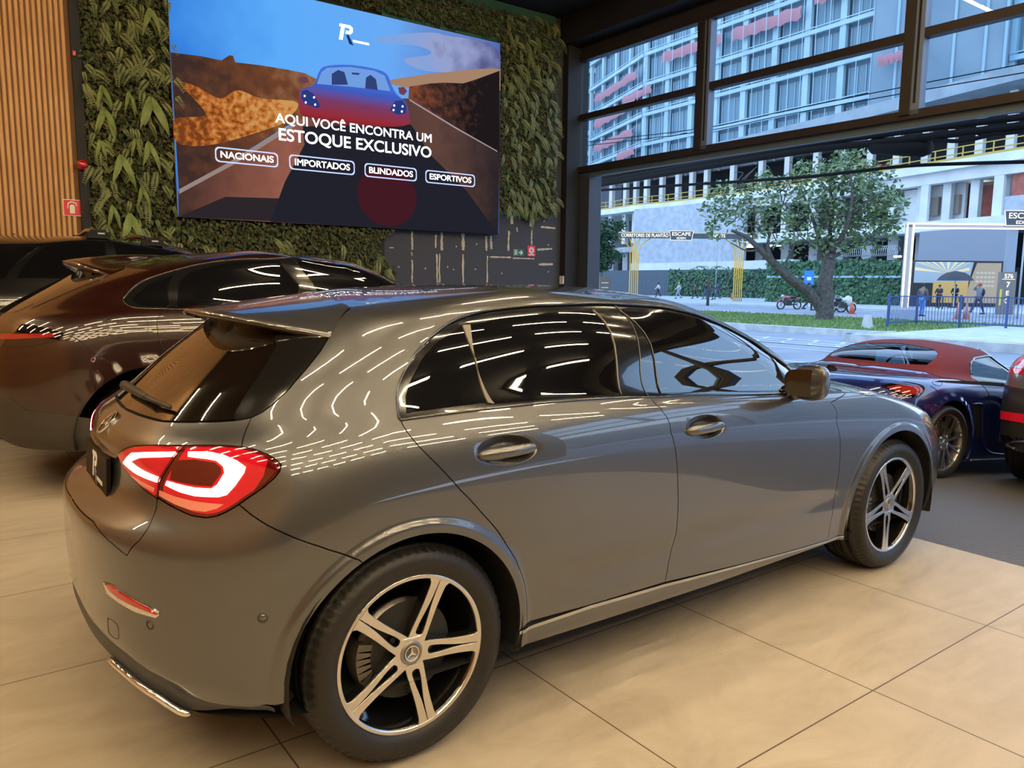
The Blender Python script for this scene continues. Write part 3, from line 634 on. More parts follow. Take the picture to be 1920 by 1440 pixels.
def logo(parent, M, h, m1, m2):
    """slanted R of the dealer with a bar under its tail"""
    s = h
    shape2d('logo_letter', [[(x*s, y*s) for x, y in ((-.44, .5), (.30, .5), (.48, .36), (.46, .10), (.28, -.06), (-.06, -.06), (-.02, .13), (.18, .13), (.25, .19), (.25, .27), (.19, .32), (-.48, .32))]], M, m1, parent, .0015)
    shape2d('logo_stem', [[(x*s, y*s) for x, y in ((-.52, -.5), (-.27, -.5), (-.10, .31), (-.35, .31))]], M, m1, parent, .0015)
    shape2d('logo_tail', [[(.0, -.12), (.14, -.14), (.46, -.72), (.22, -.66)]and [(x*s, y*s) for x, y in ((-.0, -.14), (.16, -.10), (.50, -.72), (.20, -.66))]], M, m2, parent, .0015)
    shape2d('logo_bar', [[(x*s, y*s) for x, y in ((.44, -.36), (1.6, -.36), (1.66, -.50), (.50, -.50))]], M, m1, parent, .0015)
# ------------------------------------------------------------------ the showroom
YB, XW, XMAT, XL, YF, ZC = 8.5, 7.9, 3.322, -7.0, -9.5, 5.75
def lin(r, g, b): return tuple(((c/255)/12.92 if c <= 10 else ((c/255+.055)/1.055)**2.4) for c in (r, g, b))
def node_mat(name):
    m = bpy.data.materials.new(name); m.use_nodes = True; MATS[name] = m; return m, m.node_tree, m.node_tree.nodes['Principled BSDF']
def N_(nt, t, **kw):
    n = nt.nodes.new(t)
    for k, v in kw.items(): setattr(n, k, v)
    return n
def math(nt, op, a, b=None, c=None):
    n = nt.nodes.new('ShaderNodeMath'); n.operation = op
    for i, x in enumerate((a, b, c)):
        if x is None: continue
        if hasattr(x, 'links') or hasattr(x, 'is_linked'): nt.links.new(x, n.inputs[i])
        else: n.inputs[i].default_value = x
    return n.outputs[0]
def tile_mat():
    m, nt, b = node_mat('porcelain_tile'); tc = N_(nt, 'ShaderNodeTexCoord'); sx = N_(nt, 'ShaderNodeSeparateXYZ'); nt.links.new(tc.outputs['Object'], sx.inputs[0])
    S = .9057; g = []
    for ax, o in (('X', -.299), ('Y', .310)):
        t = math(nt, 'FRACT', math(nt, 'DIVIDE', math(nt, 'SUBTRACT', sx.outputs[ax], o-50*S), S)); d = math(nt, 'MINIMUM', t, math(nt, 'SUBTRACT', 1.0, t)); g.append(math(nt, 'LESS_THAN', d, .0030))
    gr = math(nt, 'MAXIMUM', g[0], g[1])
    n1 = N_(nt, 'ShaderNodeTexNoise'); n1.inputs['Scale'].default_value = 1.7; n1.inputs['Detail'].default_value = 8; n1.inputs['Roughness'].default_value = .65; n1.inputs['Distortion'].default_value = 1.2
    mp = N_(nt, 'ShaderNodeMapping'); mp.inputs['Scale'].default_value = (1, 2.2, 1); nt.links.new(tc.outputs['Object'], mp.inputs[0]); nt.links.new(mp.outputs[0], n1.inputs['Vector'])
    r = N_(nt, 'ShaderNodeValToRGB'); r.color_ramp.elements[0].position = .3; r.color_ramp.elements[1].position = .72; r.color_ramp.elements[0].color = (.36, .305, .235, 1); r.color_ramp.elements[1].color = (.50, .44, .355, 1)
    nt.links.new(n1.outputs['Fac'], r.inputs[0]); mx = N_(nt, 'ShaderNodeMix', data_type='RGBA'); nt.links.new(gr, mx.inputs[0]); nt.links.new(r.outputs[0], mx.inputs[6]); mx.inputs[7].default_value = (.09, .06, .04, 1)
    n2 = N_(nt, 'ShaderNodeTexNoise'); n2.inputs['Scale'].default_value = 9; n2.inputs['Detail'].default_value = 4; nt.links.new(tc.outputs['Object'], n2.inputs['Vector'])   # a few scuffs
    th = math(nt, 'GREATER_THAN', n2.outputs['Fac'], .765); mx2 = N_(nt, 'ShaderNodeMix', data_type='RGBA'); nt.links.new(math(nt, 'MULTIPLY', th, .55), mx2.inputs[0]); nt.links.new(mx.outputs[2], mx2.inputs[6]); mx2.inputs[7].default_value = (.16, .12, .08, 1)
    nt.links.new(mx2.outputs[2], b.inputs['Base Color']); b.inputs['Roughness'].default_value = .42; b.inputs['Specular IOR Level'].default_value = .35
    return m
fl = mesh('floor', [(XL, YF, 0), (XMAT, YF, 0), (XMAT, YB, 0), (XL, YB, 0)], [(0, 1, 2, 3)], tile_mat()); tag(fl, kind='structure')
def slab(name, a, b, m, kind='structure', **kw): return tag(MB().box2(a, b).build(name, m), kind=kind, **kw)
mt, nt, b = node_mat('ribbed_mat'); tc = N_(nt, 'ShaderNodeTexCoord'); sx = N_(nt, 'ShaderNodeSeparateXYZ'); nt.links.new(tc.outputs['Object'], sx.inputs[0])
sk = math(nt, 'ADD', math(nt, 'MULTIPLY', sx.outputs['Y'], .8), math(nt, 'MULTIPLY', sx.outputs['X'], .6)); tr_ = math(nt, 'ABSOLUTE', math(nt, 'SUBTRACT', math(nt, 'FRACT', math(nt, 'DIVIDE', sk, .05)), .5)); bp = N_(nt, 'ShaderNodeBump'); bp.inputs['Distance'].default_value = .012; bp.inputs['Strength'].default_value = .9
nt.links.new(math(nt, 'MINIMUM', tr_, .3), bp.inputs['Height']); nt.links.new(bp.outputs[0], b.inputs['Normal']); r = N_(nt, 'ShaderNodeValToRGB'); nt.links.new(tr_, r.inputs[0]); r.color_ramp.elements[0].color = (.045, .041, .038, 1); r.color_ramp.elements[0].position = .08; r.color_ramp.elements[1].color = (.10, .094, .088, 1); r.color_ramp.elements[1].position = .3
nt.links.new(r.outputs[0], b.inputs['Base Color']); b.inputs['Roughness'].default_value = .6
rp = [(XMAT, 0.), (4.6, -.125), (6.2, -.308), (9.3, -.575)]; nn = len(rp); o = mesh('floor_mat', [(x, y, z-e) for e in (0, .12) for y in (YF+.01, YB-.02) for x, z in rp], [(i, i+1, nn+i+1, nn+i) for i in range(nn-1)]+[(0, nn, 3*nn, 2*nn)], mt); tag(o, 'dark grey ribbed rubber mat sloping from the beige tiles down to the street opening', 'mat')
blackw = mat('black_paint', (.010, .009, .009), .7); dkwall = mat('dark_plaster', (.045, .046, .055), .75, bump=(30, .1))
slab('ceiling', (XL-.2, YF-.2, ZC), (XW+.3, YB+.2, ZC+.2), blackw)
slab('wall_back', (XL-.2, YB, 0), (XW+.3, YB+.2, ZC), dkwall)
slab('wall_near', (XL-.2, YF-.2, 0), (XW+.3, YF, ZC), mat('near_wall', (.10, .085, .07), .8))
wood = mat('wood_slats', (.52, .27, .09), .55, noise=(3, (.58, .32, .12), 3)); woodd = mat('wood_groove', (.16, .07, .02), .7)
slab('wall_left', (XL-.2, YF, 0), (XL, YB, ZC), mat('rear_wood', (.36, .18, .06), .6))
def slats(name, x0, x1, y, pitch, z0, z1, axis='x'):
    b = MB(); x = x0
    b.cm = 1; b.box2((x0, y, z0), (x1, y+.006, z1)); b.cm = 0
    while x+pitch*.72 < x1:
        w = pitch*.74; h = .016
        b.add([(x, y, z0), (x+.006, y-h, z0), (x+w-.006, y-h, z0), (x+w, y, z0), (x, y, z1), (x+.006, y-h, z1), (x+w-.006, y-h, z1), (x+w, y, z1)], [(0, 1, 5, 4), (1, 2, 6, 5), (2, 3, 7, 6)]); x += pitch
    o = b.build(name, wood, mats=[wood, woodd]); return o
o = slats('trim_1', XL, .335, YB-.03, .0545, 0, ZC); tag(o, kind='structure')
b = MB(); b.box2((.335, YB-.09, 0), (.435, YB, ZC)); o = b.build('trim_2', blackw); tag(o, kind='structure')
# green wall -------------------------------------------------------
G0, G1, GS = .44, 7.42, 4.25
def leaf_cards(n, zone, smin, smax, rng, depth=.10):
    V = []; F = []; mi = []
    for _ in range(n):
        x, z = zone(rng); y = YB-.03-rng.uniform(0, depth); L = rng.uniform(smin, smax); w = L*rng.uniform(.16, .32)
        a = rng.uniform(-2.6, -.5); up = Vector((cos(a), -rng.uniform(.1, .8), sin(a))).normalized(); sd = up.cross(Vector((rng.uniform(-.5, .5), -1, rng.uniform(-.3, .6)))).normalized()
        p = Vector((x, y, z)); k = len(V); m1 = p+up*L*.45+Vector((0, -.012, 0)); V += [p, m1+sd*w, p+up*L, m1-sd*w]; F.append((k, k+1, k+2, k+3)); mi.append(rng.randint(0, 3))
    return V, F, mi
rg_ = random.Random(3)
def zone(r, hang=False):
    while True:
        x = r.uniform(G0, G1); z = r.uniform(.9, ZC-.12)
        if x < GS+.15*sin(z*9) or z > 2.52+.07*sin(x*7): pass
        else: continue
        if 1.5 < x < 6.2 and 2.45 < z < (5.6 if hang else 5.2): continue
        if hang and 1.4 < x < 6.3 and (z > 5 or z > 2.0 or r.random() < .6): continue
        return x, z
def gm(name, c1, c2, ro=.6): return mat(name, c1, ro, noise=(6, c2, 2))
lg = [gm('leaf_dark', (.030, .040, .014), (.05, .065, .02)), gm('leaf_olive', (.075, .085, .025), (.11, .12, .04)), gm('leaf_mid', (.06, .09, .022), (.09, .13, .035)), gm('leaf_brown', (.07, .05, .025), (.10, .075, .03))]
slab('wall_green_backing', (G0, YB-.03, .0), (GS, YB, ZC), mat('moss_board', (.02, .026, .012), .9)); slab('wall_green_board', (GS, YB-.03, 2.50), (G1, YB, ZC), mat('board_green', (.05, .16, .09), .8))
V, F, mi = leaf_cards(30000, zone, .035, .09, rg_)
o = mesh('leaf_carpet', V, F, None, mats=lg, mi=mi); tag(o, 'dense carpet of small dark green leaves covering the wall around the screen', 'foliage', kind='stuff')
def fern(V, F, mi, p, L, ang, rng, n=9, spread=.5, w=.16, mid=0):
    """one arching frond with paired leaflets hanging off its rib"""
    d = Vector((cos(ang), -.55, sin(ang))).normalized(); q = Vector(p)
    for k in range(n):
        t = (k+1)/n; c = q+d*L*t+Vector((0, -.02*sin(t*3), -.35*L*t*t)); l = L*w*(1-.75*abs(t-.35))
        for s in (-1, 1):
            sd = Vector((-d.z*s+d.x*spread, -.25, d.x*s+d.z*spread-.35)).normalized(); nn = sd.cross(Vector((0, -1, 0))).normalized(); e = c+sd*l; h = l*.17; j = len(V)
            V += [c, c+sd*l*.45+nn*h, e, c+sd*l*.45-nn*h]; F.append((j, j+1, j+2, j+3)); mi.append(mid)
fm = [gm('frond_olive', (.13, .15, .04), (.20, .22, .065)), gm('frond_light', (.17, .22, .055), (.24, .30, .09))]
V, F, mi = [], [], []
for _ in range(520):
    x, z = zone(rg_, True); fern(V, F, mi, (x, YB-.12, z), rg_.uniform(.10, .22), rg_.uniform(-2.6, -.4), rg_, 10, .5, .34)
o = mesh('hanging_ferns', V, F, None, mats=fm, mi=mi); tag(o, 'fine arching fern fronds scattered through the dark leaf wall', 'foliage', kind='stuff')
FERN = [((282, 182), .48, 'broad bright leaf plant of two drooping blades beside the upper left of the screen'), ((194, 200), .36, 'striped fern with a bright arrow shaped blade left of the screen'), ((226, 290), .40, 'bright arrow shaped leaf plant right of the red alarm bell'), ((278, 265), .34, 'long drooping blade plant near the screen edge above its lower corner'), ((243, 400), .46, 'large bright drooping leaves low on the leaf wall just above the car roofs'), ((210, 385), .26, 'pale leaf spray low on the leaf wall beside the fire extinguisher sign'), ((265, 350), .26, 'small pointed leaf plant between the two large arrow shaped plants and the screen'), ((280, 15), .34, 'light leaf spray at the top of the wall by the screen corner'), ((190, 160), .28, 'light green leaf cluster in the middle of the left leaf wall'), ((186, 262), .22, 'two leaved plant close to the black post above the red bell'), ((240, 172), .22, 'small bright leaf rosette in the middle of the left leaf wall'), ((252, 258), .2, 'small yellow green leaf tuft below the middle of the left leaf wall')]
for (px, py), L, lab in FERN:
    p = onY(px, py, YB-.13); V, F, mi = [], [], []; rr = random.Random(px)
    L *= .8
    for k in range(6):
        sgn = -1 if k % 2 else 1; Lk = L*(1-.11*k)*rr.uniform(.8, 1.1); a = -pi/2+sgn*(.40+.16*(k//2)+rr.uniform(-.1, .1)); d = Vector((cos(a), -.18, sin(a))).normalized(); sd = Vector((-d.z, 0, d.x)); q = Vector(p)+Vector((0, -.01*k, -.07*(k//2)*L*2)); j = len(V); w = L*.10
        for i in range(6):
            t = i/5; c = q+d*Lk*t+Vector((0, -.05*sin(t*3), -.12*t*t)); ww = w*sin(pi*min(.12+t*.88, 1))**.7; V += [c-sd*ww, c+Vector((0, -.012, 0)), c+sd*ww]; 
        for i in range(5):
            for e in (0, 1): F.append((j+i*3+e, j+i*3+e+1, j+(i+1)*3+e+1, j+(i+1)*3+e))
    o = mesh('leaf_plant', V, F, fm[1]); tag(o, lab, 'plant', 'bright plants on the leaf wall')
# glue marks on the bare wall below the leaves
gl = mat('dried_glue', (.50, .42, .28), .5); gw = mat('plug_white', (.6, .6, .6), .6); b = MB()
def gp(x, y): return onY(700+x*.21354, 340+y*.21354, YB)
for (x0, y0), (x1, y1), w in [((340, 440), (340, 600), 14), ((338, 625), (338, 655), 14), ((340, 690), (340, 890), 11), ((548, 470), (548, 585), 13), ((598, 450), (600, 605), 22), ((557, 640), (560, 890), 12), ((580, 635), (580, 890), 11), ((787, 460), (787, 605), 22), ((785, 640), (788, 890), 14), ((990, 480), (992, 610), 18), ((1033, 480), (1035, 595), 18), ((1000, 655), (998, 890), 10), ((1020, 664), (1210, 668), 11), ((1225, 675), (1410, 680), 10), ((1222, 160), (1215, 375), 24), ((1395, 200), (1380, 395), 20), ((1190, 435), (1185, 610), 17), ((1258, 405), (1266, 445), 14), ((1390, 430), (1390, 560), 12), ((1470, 400), (1595, 412), 13), ((1440, 600), (1570, 592), 14), ((1450, 730), (1575, 728), 15), ((1510, 225), (1600, 235), 9), ((140, 583), (180, 583), 8)]:
    P0, P1 = gp(x0, y0), gp(x1, y1); n = 9; pts = []; R = []
    for i in range(n):
        t = i/(n-1); P = P0*(1-t)+P1*t; pts.append((P[0]+rg_.uniform(-.006, .006), YB-.002, P[2])); R.append(w*.00118*rg_.uniform(.55, 1.25))
    for i in range(n-1):
        (xa, _, za), (xb, _, zb) = pts[i], pts[i+1]; d = Vector((xb-xa, 0, zb-za)).normalized(); s = Vector((-d.z, 0, d.x)); k = len(b.v)
        b.v += [(xa+s.x*R[i], YB-.004, za+s.z*R[i]), (xa-s.x*R[i], YB-.004, za-s.z*R[i]), (xb-s.x*R[i+1], YB-.004, zb-s.z*R[i+1]), (xb+s.x*R[i+1], YB-.004, zb+s.z*R[i+1])]; b.f.append((k, k+1, k+2, k+3)); b.mi.append(0)
b.cm = 1
for x, y in [(222, 752), (457, 765), (652, 753), (704, 775), (896, 772), (1127, 807), (1535, 795), (728, 573), (906, 552), (1270, 232), (1498, 350), (1545, 330), (1135, 262), (1536, 558), (1110, 240)]:
    P = gp(x, y); b.lathe([(.013, 0), (.009, .008)], 8, frame((P[0], YB-.001, P[2]), (1, 0, 0), z=(0, -1, 0)))
o = b.build('glue_streaks', gl, mats=[gl, gw]); tag(o, 'dried pale glue streaks and white plugs on the bare dark wall', 'glue', kind='stuff')
# signs, bell, switch
def sign(name, px, w, h, y, bg, label, cat):
    P = onY(px[0], px[1], y); o = MB().box((P[0], y+.004, P[2]), (w, .006, h)).build(name, bg); tag(o, label, cat)
    return o, frame((P[0], y+.0005, P[2]), (1, 0, 0), z=(0, -1, 0))
redm = mat('sign_red', (.62, .012, .035), .4); whm = mat('sign_white', (.75, .72, .60), .5); grm = mat('sign_green', (.01, .13, .07), .4)
def R_(x0, y0, x1, y1): return [(x0, y0), (x1, y0), (x1, y1), (x0, y1)]
o, M = sign('fire_extinguisher_sign', (135.5, 389.5), .185, .185, YB-.055, whm, 'red square fire extinguisher sign on the wooden slats', 'sign')
shape2d('sign_face', [R_(-.085, -.085, .085, .085)], M, redm, o); M2 = M @ Matrix.Translation((0, 0, .0015)); shape2d('extinguisher_symbol', [[(-.026, -.065), (.026, -.065), (.026, .02), (.012, .035), (-.012, .035), (-.026, .02)]], M2, whm, o); shape2d('extinguisher_handle', [[(-.05, -.01), (-.042, -.01), (-.036, .045), (0, .062), (.036, .045), (.042, .02), (.05, .02), (.044, .055), (0, .075), (-.044, .055)]], M2, whm, o)
o, M = sign('exit_sign', (972.5, 473.5), .23, .118, YB, whm, 'small green exit sign with white arrow on dark wall', 'sign')
shape2d('sign_face', [R_(-.109, -.053, .109, .053)], M, grm, o); M2 = M @ Matrix.Translation((0, 0, .0015))
shape2d('arrow_symbol', [[(.0, -.008), (.05, -.008), (.03, -.035), (.048, -.035), (.09, 0), (.048, .035), (.03, .035), (.05, .008), (0, .008)]], M2, whm, o); shape2d('door_symbol', [R_(-.095, -.044, -.03, .044), R_(-.088, -.044, -.037, .037)], M2, whm, o); shape2d('runner_symbol', [[(-.075, -.04), (-.068, -.04), (-.06, -.015), (-.05, -.035), (-.042, -.035), (-.052, .0), (-.045, .015), (-.052, .018), (-.056, .01), (-.056, .03), (-.068, .03), (-.07, .01)]], M2, whm, o)
o, M = sign('fire_hose_sign', (996.5, 470.5), .178, .19, YB, whm, 'small red square sign with a pale round symbol on dark wall', 'sign')
shape2d('sign_face', [R_(-.082, -.088, .082, .088)], M, redm, o); M2 = M @ Matrix.Translation((0, 0, .0015)); cir = lambda r, x=0, y=0, n=24: [(x+r*cos(2*pi*k/n), y+r*sin(2*pi*k/n)) for k in range(n)]
shape2d('hose_symbol', [cir(.055, 0, .01), cir(.045, 0, .01), cir(.035, 0, .01), cir(.02, 0, .01)], M2, whm, o); shape2d('hose_base', [R_(-.06, -.072, .06, -.056)], M2, whm, o)
P = onY(155, 309, YB-.13); b = MB(); b.ball(P, .062, 20, 12); o = b.build('alarm_bell', mat('bell_red', (.40, .006, .012), .25, coat=1), smooth=True); tag(o, 'round red alarm bell on the black post by the leaf wall', 'bell'); b = MB(); b.box2((P[0]-.02, P[1]+.03, P[2]-.02), (P[0]+.02, YB-.085, P[2]+.02)); b.build('bell_mount', blackw, o)
P = onY(139, 100, YB-.10); o = MB().box((P[0], YB-.10, P[2]), (.03, .02, .05)).build('pilot_lamp', redm); tag(o, 'tiny red fitting high on the black post', 'fitting')
# led screen -------------------------------------------------------
SY = YB-.17; sL = onY(318, 100, SY)[0]; sR = onY(937.5, 250, SY)[0]; sB = onY(935, 439, SY)[2]; sT = onY(938, 80, SY)[2]
scr = MB().box2((sL, SY, sB), (sR, YB-.05, sT)).build('led_screen', mat('screen_case', (.008, .008, .01), .4)); tag(scr, 'wide wall screen showing a red roadster and white advertising words', 'screen')
def SP(x, y):      # photo point on the screen face -> local metres
    P = onY(300+x*.33854, y*.33854, SY); return (min(max(P[0], sL), sR), min(max(P[2], sB), sT))
SM = lambda d: frame((0, SY-d, 0), (1, 0, 0), z=(0, -1, 0))
def rounded(P, n=5):
    P = np.array(P, float); return [tuple(q) for q in smooth_line(np.concatenate([P[-1:], P, P[:2]]), n)[n:-n-1]]
def spoly(name, pts, col, s, d, loops=None, soft=False):
    if soft: pts = rounded(pts)
    m = col if not isinstance(col, tuple) else emat('screen_%s' % name, lin(*col), s)
    return shape2d(name, [[SP(*q) for q in pts]]+[[SP(*q) for q in L] for L in (loops or [])], SM(d), m, scr, .0004)
def ramp_emit(name, axis, stops, s, noise=None, rot=None):
    m = bpy.data.materials.new(name); m.use_nodes = True; nt = m.node_tree; nt.nodes.clear(); e = N_(nt, 'ShaderNodeEmission'); o = N_(nt, 'ShaderNodeOutputMaterial'); tc = N_(nt, 'ShaderNodeTexCoord'); sx = N_(nt, 'ShaderNodeSeparateXYZ'); r = N_(nt, 'ShaderNodeValToRGB')
    nt.links.new(tc.outputs['Object'], sx.inputs[0])
    lo, hi = axis[1], axis[2]; f = math(nt, 'DIVIDE', math(nt, 'SUBTRACT', sx.outputs[axis[0]], lo), hi-lo)
    if noise:
        n = N_(nt, 'ShaderNodeTexNoise'); n.inputs['Scale'].default_value = noise[0]; n.inputs['Detail'].default_value = 6; nt.links.new(tc.outputs['Object'], n.inputs['Vector']); f = math(nt, 'ADD', f, math(nt, 'MULTIPLY', math(nt, 'SUBTRACT', n.outputs['Fac'], .5), noise[1]))
    nt.links.new(f, r.inputs[0]); el = r.color_ramp.elements
    while len(el) < len(stops): el.new(.5)
    for q, (p, c) in zip(el, stops): q.position = p; q.color = (*lin(*c), 1)
    nt.links.new(r.outputs[0], e.inputs[0]); e.inputs[1].default_value = s; nt.links.new(e.outputs[0], o.inputs[0]); return m
ES = .5
shape2d('display_sky', [[(sL+.01, sB+.01), (sR-.01, sB+.01), (sR-.01, sT-.01), (sL+.01, sT-.01)]], SM(.001), ramp_emit('screen_sky', ('X', sL, sR), [(0, (52, 128, 222)), (.25, (92, 172, 250)), (.6, (105, 170, 245)), (.85, (100, 130, 200)), (1, (70, 95, 165))], ES, (1.5, .25)), scr, .0004)
spoly('display_cloud', [(1180, 215), (1330, 190), (1500, 180), (1600, 200), (1790, 230), (1885, 300), (1885, 385), (1700, 395), (1560, 400), (1440, 385), (1350, 330), (1500, 300), (1430, 255), (1250, 240)], ramp_emit('screen_cloud', ('X', sL, sR), [(.6, (125, 165, 225)), (.8, (150, 160, 205)), (1, (88, 92, 140))], ES, (3, .5)), 1, .0018, soft=True)
spoly('display_far_hills', [(1270, 445), (1420, 420), (1560, 402), (1885, 384), (1885, 500), (1500, 500), (1290, 470)], (165, 130, 105), ES, .0024, soft=True)
spoly('display_hillside', [(58, 290), (230, 312), (340, 335), (385, 306), (405, 310), (416, 345), (560, 362), (700, 385), (800, 405), (870, 440), (880, 620), (700, 700), (105, 1070)], ramp_emit('screen_hill', ('X', sL, sR), [(0, (62, 44, 40)), (.25, (110, 66, 42)), (.45, (150, 105, 75))], ES, (7, .5)), 1, .003)
spoly('display_dry_grass', [(105, 455), (200, 478), (330, 545), (430, 500), (560, 545), (740, 560), (760, 600), (700, 660), (640, 700), (300, 800), (95, 790), (80, 660), (250, 640), (180, 540)], ramp_emit('screen_grass', ('X', sL, sR), [(0, (120, 62, 28)), (.15, (185, 105, 45)), (.3, (205, 150, 85))], ES, (16, .9)), 1, .0036, soft=True)
spoly('display_dark_bank', [(1380, 480), (1500, 462), (1570, 458), (1680, 462), (1750, 440), (1880, 392), (1880, 850), (1375, 545)], ramp_emit('screen_bank', ('X', sL, sR), [(.6, (140, 75, 50)), (.78, (70, 45, 40)), (.9, (30, 24, 26))], ES, (9, .5)), 1, .003)
spoly('display_road', [(870, 560), (1372, 545), (1880, 850), (1872, 1298), (102, 1202), (100, 1060), (800, 650)], ramp_emit('screen_road', ('X', sL, sR), [(.0, (66, 46, 42)), (.3, (150, 92, 76)), (.45, (80, 52, 48)), (.75, (96, 68, 60)), (1, (42, 36, 40))], ES, (5, .15)), 1, .0040)
spoly('display_car_shadow', [(790, 700), (1390, 690), (1500, 860), (1700, 1060), (1872, 1298), (610, 1228), (690, 1010), (800, 800)], (33, 34, 44), ES, .0046)
spoly('display_road_front', [(102, 1202), (360, 1090), (700, 1100), (640, 1226)], (44, 38, 42), ES, .0045)
spoly('display_left_line', [(790, 668), (740, 690), (640, 740), (380, 900), (105, 1048), (105, 1075), (420, 905), (700, 730)], (150, 132, 128), ES, .0052)
spoly('display_right_line', [(1378, 556), (1640, 715), (1868, 842), (1868, 836), (1640, 706), (1384, 552)], (165, 150, 150), ES, .0052)
spoly('display_flare', [(1255+165*cos(t), 1085+168*sin(t)+ (165*cos(t))*.12) for t in np.linspace(0, 2*pi, 40)[:-1]], (66, 26, 36), ES, .0056)
spoly('display_roadster', [(768, 530), (785, 490), (850, 470), (880, 398), (920, 366), (1050, 360), (1190, 382), (1255, 412), (1285, 480), (1312, 525), (1362, 570), (1380, 640), (1372, 690), (1250, 702), (1000, 690), (800, 645), (770, 600)], ramp_emit('screen_car', ('Z', SP(1000, 720)[1], SP(1000, 440)[1]), [(0, (70, 24, 30)), (.25, (150, 44, 52)), (.55, (120, 60, 100)), (.8, (62, 92, 190)), (1, (70, 110, 215))], ES), 1, .006, soft=True)
spoly('display_windscreen', [(868, 465), (893, 400), (925, 376), (1050, 371), (1185, 392), (1243, 420), (1275, 505), (1050, 480)], (112, 158, 225), ES, .0066)
for q in ([(950, 470), (950, 410), (985, 388), (1020, 400), (1040, 470)], [(1135, 490), (1140, 430), (1165, 415), (1195, 440), (1205, 500)], [(1060, 402), (1105, 405), (1100, 416), (1062, 412)]): spoly('display_seat', q, (48, 66, 120), ES, .0072)
for q in ([(785, 505), (810, 497), (850, 520), (888, 590), (870, 600), (800, 575), (782, 545)], [(1300, 560), (1340, 555), (1365, 590), (1360, 630), (1310, 635), (1272, 610)]): spoly('display_headlight', q, (40, 58, 128), ES, .0072)
for x, y in ((800, 532), (852, 540), (806, 568), (858, 580), (1296, 585), (1342, 590), (1292, 610), (1338, 618)): spoly('display_lamp_dot', [(x+6*cos(t), y+7*sin(t)) for t in np.linspace(0, 2*pi, 9)[:-1]], (235, 240, 255), .7, .0078)
for q in ([(768, 440), (785, 425), (815, 427), (825, 455), (800, 462), (780, 458)], [(1318, 485), (1350, 482), (1368, 505), (1350, 528), (1325, 520)]): spoly('display_mirror', q, (110, 62, 84), ES, .0066)
wt_ = emat('screen_letters', (1, 1, 1), 1.0)
def stext(body, x0, y0, x1, y1, h, bold=.022):
    a, b_ = SP(x0, y0), SP(x1, y1); M = frame(((a[0]+b_[0])/2, SY-.0085, (a[1]+b_[1])/2), (1, 0, 0), z=(0, -1, 0)); return text('advert_words', body, M, h, wt_, scr, bold, .0006, width=b_[0]-a[0])
hh = SP(1000, 660)[1]-SP(1000, 720)[1]
stext('AQUI VOCÊ ENCONTRA UM', 640, 655, 1505, 770, hh*1.18, .015); stext('ESTOQUE EXCLUSIVO', 655, 745, 1500, 850, hh*1.5, .018)
bx = emat('screen_box_line', lin(190, 205, 255), .65)
for body, (x0, y0, x1, y1, x2, y2, x3, y3) in {'NACIONAIS': (302, 812, 655, 848, 655, 928, 302, 897), 'IMPORTADOS': (713, 855, 1078, 892, 1078, 971, 713, 938), 'BLINDADOS': (1131, 903, 1421, 932, 1421, 1005, 1131, 980), 'ESPORTIVOS': (1468, 941, 1743, 968, 1743, 1037, 1468, 1013)}.items():
    a, c = SP(x0, y0), SP(x2, y2); zt = (SP(x0, y0)[1]+SP(x1, y1)[1])/2; zb = (SP(x2, y2)[1]+SP(x3, y3)[1])/2; L, Rr = a[0], c[0]
    def rr(e, r=.05): return [(L+e+r-r*cos(t), zb+e+r-r*sin(t)) for t in np.linspace(0, pi/2, 5)]+[(Rr-e-r+r*sin(t), zb+e+r-r*cos(t)) for t in np.linspace(0, pi/2, 5)]+[(Rr-e-r+r*cos(t), zt-e-r+r*sin(t)) for t in np.linspace(0, pi/2, 5)]+[(L+e+r-r*sin(t), zt-e-r+r*cos(t)) for t in np.linspace(0, pi/2, 5)]
    shape2d('advert_box', [rr(0), rr(.016)], SM(.0082), bx, scr, .0004); M = frame(((L+Rr)/2, SY-.0085, (zt+zb)/2), (1, 0, 0), z=(0, -1, 0)); text('advert_words', body, M, (zt-zb)*.62, wt_, scr, .022, .0006, width=(Rr-L)*.84)
a = SP(1030, 182); logo(scr, frame((a[0], SY-.0085, a[1]), (1, 0, 0), z=(0, -1, 0)), (SP(1030, 145)[1]-SP(1030, 222)[1])*1.15, wt_, emat('screen_navy', lin(30, 50, 110), .5))
# street side: steel frame with panes above an open bay ------------
fr = mat('frame_brown', (.030, .022, .018), .45, .3); al = mat('channel_alu', (.13, .17, .25), .4, .2); slot = mat('slot_black', (.004, .004, .004), .8)
Z0, Z1, ZT = 3.33, 4.19, 5.17
wall = slab('wall_right_header', (XW, YF, ZT), (XW+.15, YB, ZC), mat('header_brown', (.016, .012, .010), .6))
slab('trim_3', (XW-.35, YF, ZC-.42), (XW, YB, ZC), mat('header_dark', (.008, .006, .005), .6)); slab('trim_4', (XW-.05, YF, ZT-.08), (XW, YB, ZT+.02), fr)
slab('trim_5', (XW-.03, YF, Z0-.045), (XW+.12, YB, Z0+.05), fr); slab('trim_6', (XW+.04, YF, Z0-.125), (XW+.14, YB, Z0-.045), mat('track_grey', (.08, .12, .15), .5))
slab('trim_7', (XW, YB-.10, 0), (XW+.2, YB, ZC), blackw); slab('trim_8', (XW-.28, YB-.14, 0), (XW, YB, ZC), blackw); slab('trim_9', (XW+.02, YB-.38, 0), (XW+.3, YB-.10, Z0-.09), mat('jamb_blue', (.035, .045, .065), .6))
ym = [8.40, 5.70, 2.72, -.26, -3.24, -6.22, -9.3]; glz = pane_mat('pane_glass', (.86, .93, .97), .9, 1.28); k = 0
